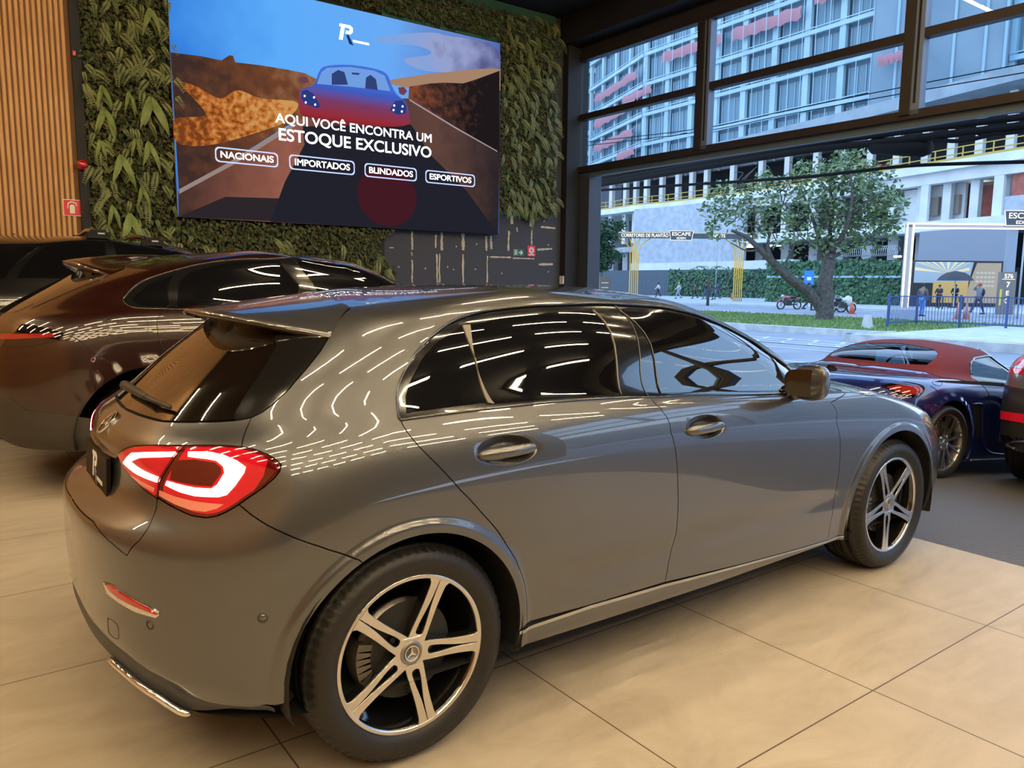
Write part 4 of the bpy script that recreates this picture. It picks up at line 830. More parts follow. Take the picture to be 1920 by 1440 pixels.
for i in range(len(ym)-1):
    y1, y0 = ym[i]-.05, ym[i+1]+.11
    for za, zb in ((Z0+.05, Z1-.035), (Z1+.035, ZT-.08)):
        k += 1; o = MB().box2((XW+.03, y0, za), (XW+.04, y1, zb)).build('window_%d' % k, glz); tag(o, kind='structure')
        bb = MB(); bb.box2((XW, y0-.02, za-.03), (XW+.08, y1+.02, za)); bb.box2((XW, y0-.02, zb), (XW+.08, y1+.02, zb+.03)); bb.build('window_frame', fr, o)
    b = MB(); b.box2((XW-.02, y0, Z1-.05), (XW+.1, y1, Z1+.05)); o = b.build('trim_%d' % (10+i*2), fr); tag(o, kind='structure')
    if i < len(ym)-2:
        y = ym[i+1]; b = MB(); b.cm = 0; b.box2((XW-.06, y, Z0), (XW+.1, y+.11, ZT)); b.cm = 1; b.box2((XW-.03, y-.10, Z0), (XW+.1, y, ZT)); b.cm = 2; b.box2((XW-.035, y-.055, Z0+.12), (XW-.028, y-.03, ZT)); o = b.build('trim_%d' % (11+i*2), fr, mats=[fr, al, slot]); tag(o, kind='structure')
P = onX(1054, 525, XW-.28); o = MB().box2((XW-.30, P[1]-.05, P[2]-.07), (XW-.28, P[1]+.05, P[2]+.07)).build('wall_switch', mat('switch_white', (.7, .7, .72), .4)); tag(o, 'small white switch box low on the black corner post', 'switch')
# ceiling tubes ----------------------------------------------------
tube = emat('tube_glow', TUBE_COLOR, TUBE_STRENGTH)
def lamp_():
    b = MB(); b.box((0, 0, .03), (1.24, .06, .06)); t = b.build('tube_lamp', mat('lamp_case', (.03, .03, .03), .6)); b = MB(); b.box((0, 0, -.014), (1.2, .045, .026)); b.build('lamp_tube', tube, t); return t
base = None
for i in range(-6, 7):
    for j in range(-4, 5):
        x, y = j*1.72+(i % 2)*.86-.3, i*1.3+.03
        if not (XL+.8 < x < XW-1.1 and YF+.4 < y < YB-.3): continue
        if y > 2.4 and x > -3.5 and not (3.3 < x < 5 and 3.5 < y < 4.5): continue
        o = lamp_() if base is None else copy_tree(base); base = base or o; o.location = (x, y, ZC-.062); tag(o, 'slim warm white tube lamp in rows on the black ceiling', 'lamp', 'tube lamps on the showroom ceiling')
SUVC = [
 (-.80,-.15,2.8,3.70,3.0,2.8,[.90,.91,.91,.90],[.34,.33,.33,.32,.32,.33,.33]),
 (-.87,-.15,2.7,3.78,3.0,2.7,[.95,.955,.955,.95],[.40,.39,.38,.37,.37,.38,.38]),
 (-.92,-.15,2.6,3.82,3.0,2.6,[.975,.975,.975,.975],[.50,.50,.48,.47,.47,.48,.48]),
 (-.94,-.15,2.6,3.85,3.0,2.6,[.987,.985,.985,.987],[.68,.68,.67,.66,.66,.66,.66]),
 (-.93,-.15,2.6,3.85,3.0,2.6,[.99,.985,.985,.99],[.85,.86,.87,.85,.84,.82,.80]),
 (-.90,-.15,2.6,3.80,2.95,2.5,[.98,.978,.978,.98],[.98,1.0,1.02,1.0,.97,.93,.92]),
 (-.86,-.12,2.55,3.68,2.8,2.5,[.955,.958,.958,.955],[1.08,1.10,1.12,1.10,1.06,1.01,1.02]),
 (-.80,-.08,2.5,3.20,2.5,2.4,[.90,.915,.915,.90],[1.15,1.175,1.20,1.18,1.12,1.08,1.11]),
 (-.72,0,2.5,2.62,2.1,2.5,[.83,.865,.865,.85],[1.215,1.225,1.25,1.24,1.17,1.18,1.19]),
 (-.55,.08,2.4,2.38,1.95,2.7,[.75,.80,.80,.79],[1.315,1.32,1.345,1.36,1.28,1.30,1.31]),
 (-.36,.20,2.4,2.12,1.75,2.8,[.68,.735,.735,.73],[1.42,1.41,1.435,1.475,1.40,1.41,1.43]),
 (-.15,.38,2.3,1.82,1.50,2.8,[.61,.665,.665,.66],[1.515,1.49,1.525,1.590,1.53,1.53,1.55]),
 (.10,.50,2.2,1.62,1.32,2.5,[.52,.57,.57,.565],[1.572,1.555,1.580,1.628,1.58,1.59,1.60]),
 (.35,.60,2.2,1.48,1.2,2.2,[.40,.43,.43,.42],[1.605,1.595,1.612,1.645,1.61,1.617,1.623]),
 (.52,.66,2.1,1.35,1.15,2.1,[.20,.225,.225,.22],[1.622,1.62,1.632,1.652,1.625,1.63,1.635]),
 (.62,.7,2,1.25,1.1,2,[0,0,0,0],[1.63,1.63,1.638,1.655,1.63,1.633,1.638]),
]
ROAD = [
 (-0.8,-0.12,2.8,3.25,2.55,2.6,[0.8,0.83,0.83,0.82],[0.22,0.2,0.15,0.14,0.14,0.15,0.16]),
 (-0.88,-0.12,2.6,3.32,2.55,2.5,[0.87,0.86,0.86,0.86],[0.29,0.27,0.21,0.2,0.2,0.21,0.22]),
 (-0.93,-0.12,2.5,3.36,2.55,2.4,[0.895,0.875,0.875,0.885],[0.43,0.42,0.38,0.36,0.35,0.35,0.36]),
 (-0.95,-0.12,2.4,3.37,2.55,2.3,[0.902,0.875,0.87,0.89],[0.58,0.57,0.54,0.52,0.5,0.48,0.48]),
 (-0.93,-0.12,2.35,3.34,2.5,2.2,[0.902,0.88,0.87,0.885],[0.69,0.69,0.68,0.66,0.63,0.58,0.57]),
 (-0.88,-0.1,2.3,3.22,2.4,2.2,[0.885,0.875,0.865,0.86],[0.77,0.77,0.785,0.77,0.73,0.66,0.65]),
 (-0.78,-0.08,2.3,2.95,2.25,2.2,[0.83,0.835,0.825,0.79],[0.835,0.84,0.862,0.855,0.8,0.73,0.73]),
 (-0.58,0.02,2.3,2.45,1.95,2.2,[0.72,0.765,0.76,0.73],[0.885,0.895,0.905,0.9,0.86,0.82,0.83]),
 (-0.12,0.22,2.6,1.95,1.45,2.4,[0.632,0.665,0.665,0.655],[0.934,0.929,0.934,0.924,0.9,0.895,0.9]),
 (0.03,0.32,2.6,1.72,1.38,2.6,[0.57,0.608,0.608,0.598],[1.025,1.025,1.03,1.025,0.996,0.996,1.001]),
 (0.25,0.45,2.5,1.52,1.28,2.6,[0.503,0.541,0.541,0.532],[1.126,1.121,1.121,1.116,1.082,1.087,1.092]),
 (0.53,0.62,2.4,1.34,1.16,2.5,[0.427,0.456,0.456,0.451],[1.202,1.193,1.193,1.193,1.178,1.183,1.188]),
 (0.73,0.74,2.2,1.22,1.08,2.2,[0.314,0.332,0.332,0.328],[1.234,1.226,1.226,1.226,1.217,1.222,1.224]),
 (0.85,0.82,2.1,1.14,1.04,2.1,[0.152,0.171,0.171,0.171],[1.248,1.246,1.243,1.243,1.236,1.238,1.241]),
 (0.91,0.87,2,1.08,1,2,[0.0,0.0,0.0,0.0],[1.252,1.25,1.248,1.248,1.242,1.243,1.246]),
]
CY = {
 'rwin': [(0.084, 6.58), (0.258, 6.88), (0.347, 8.23), (0.361, 8.96), (0.314, 10.32), (0.000, 10.43)],
 'spoil': [(0.000, 10.67), (0.000, 10.69), (0.484, 10.43), (0.460, 11.02), (0.097, 11.82)],
 'bseam': [(0.718, 5.51), (0.741, 5.53), (0.864, 4.56), (0.936, 4.05)],
 'tail': [(0.121, 6.49), (0.303, 6.53), (0.539, 6.34), (0.641, 6.00), (0.714, 5.68), (0.692, 5.21), (0.581, 5.00), (0.406, 4.94), (0.319, 4.89)],
 'tailred': [(0.298, 5.70), (0.372, 5.72), (0.681, 5.70), (0.664, 5.44), (0.391, 5.36), (0.323, 5.34)],
 'fuel': [(0.885, 6.49), (0.894, 6.74), (0.943, 6.80), (1.020, 6.75), (1.036, 6.49), (1.042, 5.95), (1.041, 5.37), (1.029, 5.22), (0.976, 5.29), (0.924, 5.45)],
 'rdoor': [(0.988, 10.46), (1.070, 7.40), (1.061, 6.49), (1.061, 5.86), (1.073, 4.72)],
 'dlo': [(0.857, 8.54), (0.846, 9.15), (0.845, 9.98), (0.932, 10.66), (1.080, 11.00), (1.299, 10.95), (1.544, 10.95), (2.066, 12.32), (2.373, 11.65), (2.440, 10.80), (2.311, 10.00)],
 'dlob': [(0.901, 8.13), (0.975, 7.70), (1.065, 7.47), (1.146, 7.41), (1.271, 7.60), (1.463, 7.98), (1.695, 8.46)],
 'qg': [(0.909, 8.40), (0.912, 9.03), (0.924, 9.66), (1.005, 10.32), (1.076, 8.05), (1.073, 7.67), (0.984, 7.93)],
 'rg': [(1.056, 10.33), (1.147, 10.63), (1.308, 10.74), (1.525, 10.75), (1.491, 8.82), (1.473, 7.98), (1.109, 7.57)],
 'fg': [(1.637, 10.87), (1.895, 11.34), (2.161, 11.26), (2.229, 10.62), (2.216, 10.22), (1.879, 9.43), (1.725, 8.63), (1.551, 8.14)],
 'fin': [(0.484, 10.43), (0.314, 10.32), (0.361, 8.96), (0.347, 8.23), (0.410, 8.07), (0.455, 8.84), (0.516, 10.08)],
 'crease': [(0.198, 7.23), (0.410, 8.07)],
}
BX = {
 'top': [(0.000, 8.14), (0.103, 8.46), (0.602, 8.32), (1.077, 7.15), (1.222, 6.29)],
 'topside': [(1.222, 6.29), (1.390, 8.27), (1.378, 9.20), (1.532, 9.91), (1.883, 10.48), (2.060, 10.55)],
 'rwin': [(0.000, 8.73), (0.000, 9.59), (0.000, 10.08), (0.000, 10.55), (0.452, 10.30), (0.563, 10.09), (0.616, 9.52), (0.556, 8.88), (0.271, 8.80), (0.017, 8.89)],
 'swin': [(1.391, 9.18), (1.522, 9.84), (1.851, 10.40), (2.257, 10.09), (2.149, 8.89), (1.579, 6.31), (1.533, 5.84), (1.395, 6.00), (1.240, 6.35)],
 'tail': [(0.478, 5.50), (0.568, 6.07), (0.678, 6.17), (0.781, 5.98), (0.834, 5.25), (0.794, 4.64), (0.691, 4.39), (0.603, 4.66)],
 'slot': [(0.000, 6.66), (0.096, 6.72), (0.432, 6.30), (0.399, 5.95), (0.247, 5.77)],
 'arch': [(0.812, 3.50), (0.876, 4.02), (1.007, 4.60), (1.093, 4.51), (1.154, 3.85), (1.194, 2.67), (1.223, 1.51)],
 'scoop': [(1.174, 3.93), (1.233, 4.00), (1.263, 2.68), (1.290, 1.88), (1.386, 1.42), (1.375, 1.30), (1.286, 1.62), (1.242, 2.21)],
 'sillstrip': [(1.263, 0.51), (1.458, 0.47)],
 'door': [(1.275, 5.45), (1.282, 4.11), (1.291, 2.69)],
}
# ------------------------------------------------------------------ the other cars
def bare_loop(B, arches, top=None):
    """outline of the whole half body with both arches cut out of its lower edge; top = v where it stops"""
    (c0, z0, r0), (c1, z1, r1) = arches; zb = lambda x: float(B.base(*[np.array(q) for q in B.at_xz(x, .3, 1.5, .5)])[2])
    e0 = degrees(asin((B.rows[0][11+0]-z0)/r0)) if False else None
    def ends(c, z, r):
        f = lambda a: B.at_xz(c+r*cos(radians(a)), z+r*sin(radians(a)), 1.1 if c < 1 else 1.9, .6)[1]
        lo = [a for a in range(180, 216) if f(a) > .02]; hi = [a for a in range(0, -36, -1) if f(a) > .02]
        return (lo[-1] if lo else 180), (hi[-1] if hi else 0)
    A0, A1 = ends(c0, z0, r0), ends(c1, z1, r1); a0 = B.arc(c0, z0, r0, *A0, 40); a1 = B.arc(c1, z1, r1, *A1, 40)
    L = [(0, 0), (a0[0][0], 0)]+a0+[(a0[-1][0], 0), (a1[0][0], 0)]+a1+[(a1[-1][0], 0), (3, 0)]
    return L+([(3, B.n-1), (0, B.n-1)] if top is None else [(3, top), (0, top)])
def seam(B, root, name, L, r=.0022, sides=(1, -1), off=0., m=None, n=6):
    P = smooth_line(L, n); out = []
    for s in sides:
        b = MB(); b.tube([(lambda q: (q[0], s*q[1], q[2]))(on(B, q, off)) for q in P], r, 6); out.append(b.build(name, m or mat('seam_black', (.004, .004, .004), .6), root, True))
    return out
def plain_wheel(parent, loc, flip, R, Ro, wd, n=10, col=(.30, .29, .28), thin=.010, pair=.16):
    ty = tyre_mesh(Ro, R, wd, 60, parent, loc)
    if flip: ty.rotation_euler = (0, 0, pi)
    m = mat('alloy_%d' % int(col[0]*100), col, .3, 1.); blk = mat('gloss_black', (.008, .008, .009), .12, coat=1)
    b = MB(); b.lathe([(R, -.004), (R-.010, -.001), (R-.016, -.012), (R-.022, -.04), (R-.030, -.10), (R-.034, -wd)], 64, WM, cap=False); b.build('rim_barrel', m, ty, True)
    b = MB()
    for k in range(n):
        for s in (-1, 1):
            a = 2*pi*(k+.5)/n; a2 = a+s*pair; pts = [(.05*cos(a+s*.12), .022, .05*sin(a+s*.12)), (R*.5*cos(a+s*pair*.55), .020, R*.5*sin(a+s*pair*.55)), ((R-.012)*cos(a2), .008, (R-.012)*sin(a2))]
            P = smooth_line(pts, 4); 
            for p, q in zip(P[:-1], P[1:]): b.bar(p, q, thin, .022, up=(0, 1, 0))
    b.lathe([(.075, -.03), (.07, -.017), (.03, -.014), (.028, -.010), (.0, -.010)], 24, WM, cap=False); b.build('spokes', m, ty)
    b = MB(); b.lathe([(R*.72, -.095), (R*.72, -.075), (R*.4, -.07), (.02, -.06)], 40, WM, cap=False); b.build('brake_disc', mat('disc_dark', (.10, .10, .10), .4, .9), ty, True)
    return ty
def add_spoiler(B, root, fc, under, E0, E1, m, blk, dz=.022):
    fcl = smooth_line(fc, 8); tt = np.linspace(0, 1, len(fcl)); V = []; ns, nt = 21, 8; E0, E1 = np.array(E0), np.array(E1)
    for s in np.linspace(0, 1, ns):
        q = [np.interp(s, tt, fcl[:, 0]), np.interp(s, tt, fcl[:, 1])]; F0 = np.array(B.S(*map(np.array, q))); E = E0*(1-s*s)+E1*s*s; E[1] = E1[1]*s; L = np.linalg.norm(E-F0)
        for t in np.linspace(0, 1, nt): V.append(F0*(1-t)+E*t+np.array([0, 0, .002+.03*L*4*t*(1-t)]))
        lip = E+np.array([.008, 0, -dz]); g = np.array(B.S(np.array(np.interp(s, [0, 1], [0, under[0]])), np.array(under[1]))); V += [lip, g]
    mm = nt+2; Fc = [(i*mm+j, (i+1)*mm+j, (i+1)*mm+j+1, i*mm+j+1) for i in range(ns-1) for j in range(mm-1)]; V = np.array(V); mi = [0 if j < nt else 1 for i in range(ns-1) for j in range(mm-1)]
    return mesh('roof_spoiler', np.concatenate([V*[1, -1, 1], V]), Fc+[tuple(i+len(V) for i in f[::-1]) for f in Fc], m, root, True, mats=[m, blk], mi=mi+mi)
DG = dict(du=(.03, .012, .03), dv=.3)
def suv_coupe():
    B = Body(SUVC, [-.6, .5, 1.6, 2.9]); AR = ((0, .40, .455), (2.895, .40, .455)); B.mods.append(flare_of(AR, .055, .014)); root = empty('suv_car', (.03, 4.54, 0), 0, 'dark burgundy coupe style SUV parked behind the grey hatchback', 'car')
    pt = mat('burgundy_paint', (.020, .0035, .002), .3, .1, 1., .008); gl = mat('tinted_glass'); blk = mat('gloss_black'); dk = mat('matt_black'); pl = mat('plastic_grey', (.045, .038, .03), .55)
    panel(B, 'body_shell', bare_loop(B, AR), pt, root, gap=0, flange=.012, **DG)
    panel(B, 'rear_window', [(0, 7.6), (.2, 7.5), (.33, 7.7), (.36, 8.4), (.37, 9.2), (.35, 10.0), (.33, 10.6), (0, 10.7)], mat('rear_glass'), root, off=.002, gap=0, flange=.004, **DG)
    panel(B, 'rear_fin', CY['fin'][:1]+[(.33, 10.4), (.37, 9.2), (.36, 8.4)]+CY['fin'][4:], blk, root, side='both', off=.003, gap=0, flange=.003, **DG)
    add_spoiler(B, root, [(0, 12.9), (.05, 12.6), (.097, 11.9), (.25, 11.7), (.46, 11.02)], (.45, 10.6), (-.36, 0, 1.545), B.S(np.array(.484), np.array(10.43)), pt, blk)
    lm = panel(B, 'tail_light', [(0, 6.45), (.15, 6.5)]+CY['tail'][1:8]+[(.15, 4.85), (0, 4.85)], mat('lamp_black', (.01, .004, .004), .06, coat=1), root, off=.003, gap=0, flange=.004)
    panel(B, 'light_bar', [(0, 5.70)]+CY['tailred'][1:5]+[(0, 5.34)], mat('lamp_ruby', (.30, .02, .015), .08, coat=1), lm, off=.006, gap=0, flange=.004)
    panel(B, 'bumper_trim', [(0, .1), (.3, .1), (.7, .1), (.86, .1), (.865, 1.2), (.86, 2.3), (.70, 2.5), (.55, 2.6), (.48, 3.0), (0, 3.0)], pl, root, off=.004, gap=0, flange=.006, **DG)
    seam(B, root, 'bumper_seam', CY['bseam']); seam(B, root, 'door_seam', CY['rdoor']+[(CY['rdoor'][-1][0]+.03, 3.9), (1.20, 2.9), (1.21, 1.2)], off=0); seam(B, root, 'fuel_flap_seam', CY['fuel']+CY['fuel'][:1], .0016, (1,))
    seam(B, root, 'front_door_seam', [(1.50, 8.0), (1.46, 6), (1.45, 3.5), (1.44, 1.0)])
    dl = CY['dlo']+[(2.2, 9.6), (2.35, 8.6), (2.3, 8.0)]+CY['dlob'][::-1]
    dl = [q for q in dl if True]
    panel(B, 'window_surround', CY['dlo']+[(2.36, 8.7), (2.33, 8.1), (1.9, 8.05), (1.5, 8.0)]+[(1.15, 7.9)]+CY['dlob'][:3][::-1], blk, root, side='both', off=.002, gap=0, flange=.003, **DG)
    for nm, q in (('quarter_window', CY['qg']), ('rear_door_window', CY['rg'][:4]+[(1.55, 9.3), (1.50, 8.2), (1.2, 8.1), CY['rg'][6]]), ('front_door_window', CY['fg'][:5]+[(2.26, 9.0), (2.25, 8.3), (1.6, 8.2)])): panel(B, nm, q, gl, root, side='both', off=.005, gap=.002, flange=.003, **DG)
    seam(B, root, 'window_trim', CY['dlo'], .006, off=.003, m=mat('trim_dark_chrome', (.12, .10, .09), .15, 1.)); seam(B, root, 'window_sill_trim', [CY['dlo'][0]]+CY['dlob'][:4]+[(1.5, 8.0), (2.2, 8.1)], .006, off=.003, m=mat('trim_dark_chrome'))
    panel(B, 'windscreen', [(3, 8.2), (2.5, 8.25), (2.5, 9.8), (2.52, 11.3), (3, 11.4)], gl, root, off=.002, gap=0, flange=.003, **DG)
    panel(B, 'headlamp', [(2.25, 5.0), (2.3, 5.7), (2.55, 5.8), (2.6, 5.1)], mat('lamp_lens'), root, side='both', off=.003, gap=0, flange=.003)
    h = MB(); q = [on(B, (u, 6.3), .012) for u in np.linspace(1.17, 1.25, 9)]; h.tube(q, .012, 8); h.build('door_handle', pt, root, True)
    liner(B, root, dk, AR)
    for x in (0, 2.895):
        for s in (0, 1): plain_wheel(root, (x, .965*(1 if s else -1), .38), s, .275, .38, .30, 5, (.12, .12, .12), .03, .2)
def tall_suv():
    rows = [(r[0] if j < 6 else -.92+(r[0]+.92)*.42, r[1]-.1, r[2]+.4, r[3], r[4], r[5], [w+(.02 if j > 7 else 0) for w in r[6]], [z*1.11+(.05*(3-k)/3 if j > 10 and k < 3 else 0) for k, z in enumerate(r[7])]) for j, r in enumerate(SUVC)]
    B = Body(rows, [-.6, .5, 1.6, 2.9]); AR = ((0, .42, .46), (2.9, .42, .46)); root = empty('tall_suv_car', (-.65, 7.13, 0), 0, 'black tall SUV with roof bars parked against the leaf wall', 'car')
    pt = mat('black_paint_gloss', (.006, .006, .007), .25, .1, 1., .01); gl = mat('tinted_glass'); blk = mat('gloss_black')
    panel(B, 'body_shell', bare_loop(B, AR), pt, root, gap=0, flange=.012, **DG)
    panel(B, 'rear_window', [(0, 8.0), (.5, 8.1), (.55, 10.6), (0, 10.9)], gl, root, off=.002, gap=0, flange=.003, **DG)
    for nm, q in (('quarter_window', [(.82, 8.4), (.84, 10.7), (1.0, 10.9), (1.08, 10.9), (1.07, 8.3)]), ('rear_door_window', [(1.11, 8.3), (1.12, 10.9), (1.5, 10.9), (1.45, 8.2)]), ('front_door_window', [(1.5, 8.2), (1.56, 10.9), (2.0, 10.8), (2.25, 9.9), (2.3, 8.3)])): panel(B, nm, q, gl, root, side='both', off=.002, gap=0, flange=.003, **DG)
    panel(B, 'windscreen', [(3, 8.2), (2.5, 8.25), (2.5, 9.8), (2.52, 11.3), (3, 11.4)], gl, root, off=.002, gap=0, flange=.003, **DG)
    panel(B, 'tail_light', [(.55, 5.6), (.6, 6.8), (.8, 6.8), (.78, 5.6)], mat('lamp_red'), root, side='both', off=.003, gap=0, flange=.003)
    for u, nm in ((1.50, 0), (2.0, 1)):
        b = MB(); L = [on(B, (u, 11.9), .05), on(B, (u, 12.6), .06)]; R2 = [(p[0], -p[1], p[2]) for p in L[::-1]]; b.tube([tuple(p) for p in L]+[(L[1][0], 0, L[1][2]+.03)]+R2, .022, 8); rb = b.build('roof_bar', blk, root, True)
        for s in (1, -1):
            p = on(B, (u, 11.9), .03); b = MB(); b.box((p[0], s*p[1], p[2]), (.20, .06, .06)); b.box((p[0], s*p[1], p[2]+.035), (.13, .07, .03)); b.build('bar_foot', mat('matt_black'), rb); b = MB(); b.box((p[0]+.02, s*(p[1]-.036), p[2]+.015), (.06, .008, .014)); b.build('foot_badge', mat('badge_silver', (.6, .6, .6), .3, .8), rb)
    p = on(B, (.80, 12.6), 0); b = MB(); b.prism([(-.09, 0), (.09, 0), (-.07, .07)], -.02, .02, frame((p[0]+.1, 0, p[2]-.005), (1, 0, 0), z=(0, -1, 0))); b.build('roof_antenna', blk, root)
    liner(B, root, mat('matt_black'), AR)
    for x in (0, 2.9):
        for s in (0, 1): plain_wheel(root, (x, .965*(1 if s else -1), .385), s, .275, .385, .30, 5, (.12, .12, .12), .03, .2)
def roadster():
    B = Body(ROAD, [-.6, .3, 1.5, 2.6]); AR = ((0.02, .336, .385), (2.475, .336, .38)); B.mods.append(flare_of(AR, .05, .012)); root = empty('roadster_car', (6.22, 2.16, -.31), 0, 'dark blue roadster with a red fabric roof at the street opening', 'car'); root.rotation_euler = (0, radians(5), radians(-6))
    pt = mat('blue_paint', (.010, .017, .13), .28, .4, 1., .01); gl = mat('tinted_glass'); blk = mat('gloss_black'); dk = mat('matt_black')
    cloth = mat('red_canvas', (.15, .018, .026), .85, bump=(400, .15)); base = [(0, 8.1), (.103, 8.3), (.35, 8.32), (.602, 8.25), (.85, 7.75), (1.077, 7.15), (1.20, 6.35)]
    side = [(1.235, 6.4), (1.31, 7.4), (1.365, 8.3), (1.378, 9.2), (1.45, 9.6), (1.532, 9.95), (1.883, 10.48), (2.15, 10.6)]
    sl = [(2.25, 6.9), (1.9, 6.6), (1.6, 6.33), (1.4, 6.1), (1.235, 6.3)]
    bl = bare_loop(B, AR, 8.1); panel(B, 'body_shell', bl[:-2]+[(3, 8.1), (2.45, 8.05), (2.35, 7.4)]+sl+base[::-1], pt, root, gap=0, flange=.012, **DG)
    rw = [(0, 8.75), (.06, 8.75), (.31, 8.75), (.608, 8.85), (.693, 9.5), (.66, 10.1), (.53, 10.5), (.2, 10.8), (0, 10.85)]
    panel(B, 'soft_top', base+side+[(2.35, 11.2), (2.5, 11.5), (3, 11.6), (3, 14), (0, 14)]+rw[::-1], cloth, root, gap=0, flange=.006, off=.004, **DG)
    panel(B, 'rear_window', rw, pane_mat('roadster_pane', (.35, .42, .45), .9, 1.6), root, gap=.001, flange=.002, off=.001, **DG)
    panel(B, 'side_window', side[2:]+[(2.2, 10.2), (2.26, 9.0), (2.24, 7.2)]+[(1.9, 6.7), (1.6, 6.43), (1.4, 6.2), (1.25, 6.4)], pane_mat('roadster_pane'), root, side='both', gap=.001, flange=.002, off=-.002, **DG)
    panel(B, 'windscreen', [(3, 8.1), (2.45, 8.05), (2.36, 8.6), (2.36, 9.8), (2.37, 11.2), (2.5, 11.5), (3, 11.6)], pane_mat('roadster_pane'), root, gap=0, flange=.002, **DG)
    seam(B, root, 'window_frame', side[2:]+[(2.24, 10.3), (2.30, 9.0), (2.28, 7.2)], .011, off=.002, m=blk); seam(B, root, 'windscreen_pillar', [(2.4, 7.4), (2.39, 8.6), (2.37, 9.8), (2.37, 11.2)], .02, m=blk)
    b = MB(); b.box((.55, 0, .80), (1.9, 1.36, .04)); b.box((1.35, 0, .86), (.25, 1.3, .12)); b.build('cabin_trim', dk, root)
    for s in (-1, 1):
        b = MB(); b.box((.45, s*.36, .88), (.12, .42, .22)); b.box((.42, s*.36, 1.03), (.09, .26, .16)); st = b.build('seat', mat('seat_black', (.012, .012, .012), .6), root)
    b = MB(); b.tube([(1.08+.04*sin(t), .36+.17*cos(t), .92+.16*sin(t)) for t in np.linspace(0, 2*pi, 25)[:-1]], .013, 6, closed=True); b.build('steering_wheel', dk, root, True)
    lm = panel(B, 'tail_light', BX['tail'], mat('lamp_black'), root, side='both', off=.004, gap=0, flange=.006); c = np.mean(BX['tail'], 0); panel(B, 'red_lens', [tuple(c+(np.array(q)-c)*[.72, .6]+[-.02, -.12]) for q in BX['tail']], mat('lamp_ruby', (.30, .02, .015), .08, coat=1), root, side='both', off=.007, gap=0, flange=.003)
    panel(B, 'engine_lid_slot', [(0, 7.3), (.3, 7.25), (.40, 7.05), (.36, 6.85), (.2, 6.95), (0, 7.0)], blk, root, off=.003, gap=0, flange=.004); panel(B, 'brake_lamp', [(0, 7.95), (.3, 7.95), (.3, 7.8), (0, 7.8)], blk, root, off=.003, gap=0, flange=.004)
    seam(B, root, 'engine_lid_seam', [(.60, 8.1), (.62, 7.4), (.50, 6.95), (.40, 6.7), (.2, 6.6), (0, 6.6)], .003); seam(B, root, 'rear_bumper_seam', [(.84, 5.7), (.9, 5.2), (.93, 4.7)], .003); seam(B, root, 'fuel_flap_seam', [(.93+.06*cos(t), 6.2+.45*sin(t)) for t in np.linspace(0, 2*pi, 20)], .002, (1,))
    panel(B, 'side_intake', [(1.185, 4.1), (1.235, 4.1), (1.25, 3.2), (1.27, 2.2), (1.235, 2.0), (1.205, 3.0)], mat('intake_black', (.002, .002, .003), .7), root, side='both', off=.002, gap=0, flange=.004)
    seam(B, root, 'door_seam', [(1.27, 6.2), (1.29, 5.0), (1.30, 3.6), (1.33, 1.9), (1.42, 1.0), (1.9, .9)], .003); seam(B, root, 'intake_edge', [(1.185, 4.15), (1.24, 4.15), (1.255, 3.2), (1.275, 2.0), (1.34, 1.25), (1.5, 1.0)], .008, off=.004, m=pt)
    seam(B, root, 'sill_strip', [(1.23, .5), (1.5, .5), (1.8, .5)], .010, off=.004, m=mat('bright_trim')); h = MB(); h.tube([on(B, (u, 4.75), .014) for u in np.linspace(1.36, 1.46, 8)], [.008, .013, .014, .014, .014, .014, .012, .008], 8); h.build('door_handle', pt, root, True)
    panel(B, 'headlamp', [(2.25, 4.6), (2.2, 5.8), (2.45, 6.2), (2.55, 5.0)], mat('lamp_lens'), root, side='both', off=.003, gap=0, flange=.003)
    liner_ = Body([r for r in ROAD[:8]]+[tuple(ROAD[7][:6])+([w*.02 for w in ROAD[7][6]], [z+.02 for z in ROAD[7][7]])], [-.6, .3, 1.5, 2.6]); liner(liner_, root, dk, AR, -.03)
    for x in (0, 2.475):
        for s in (0, 1): plain_wheel(root, (x, .885*(1 if s else -1), .336), s, .262, .336, .26, 10, (.55, .53, .51), .009, .10)
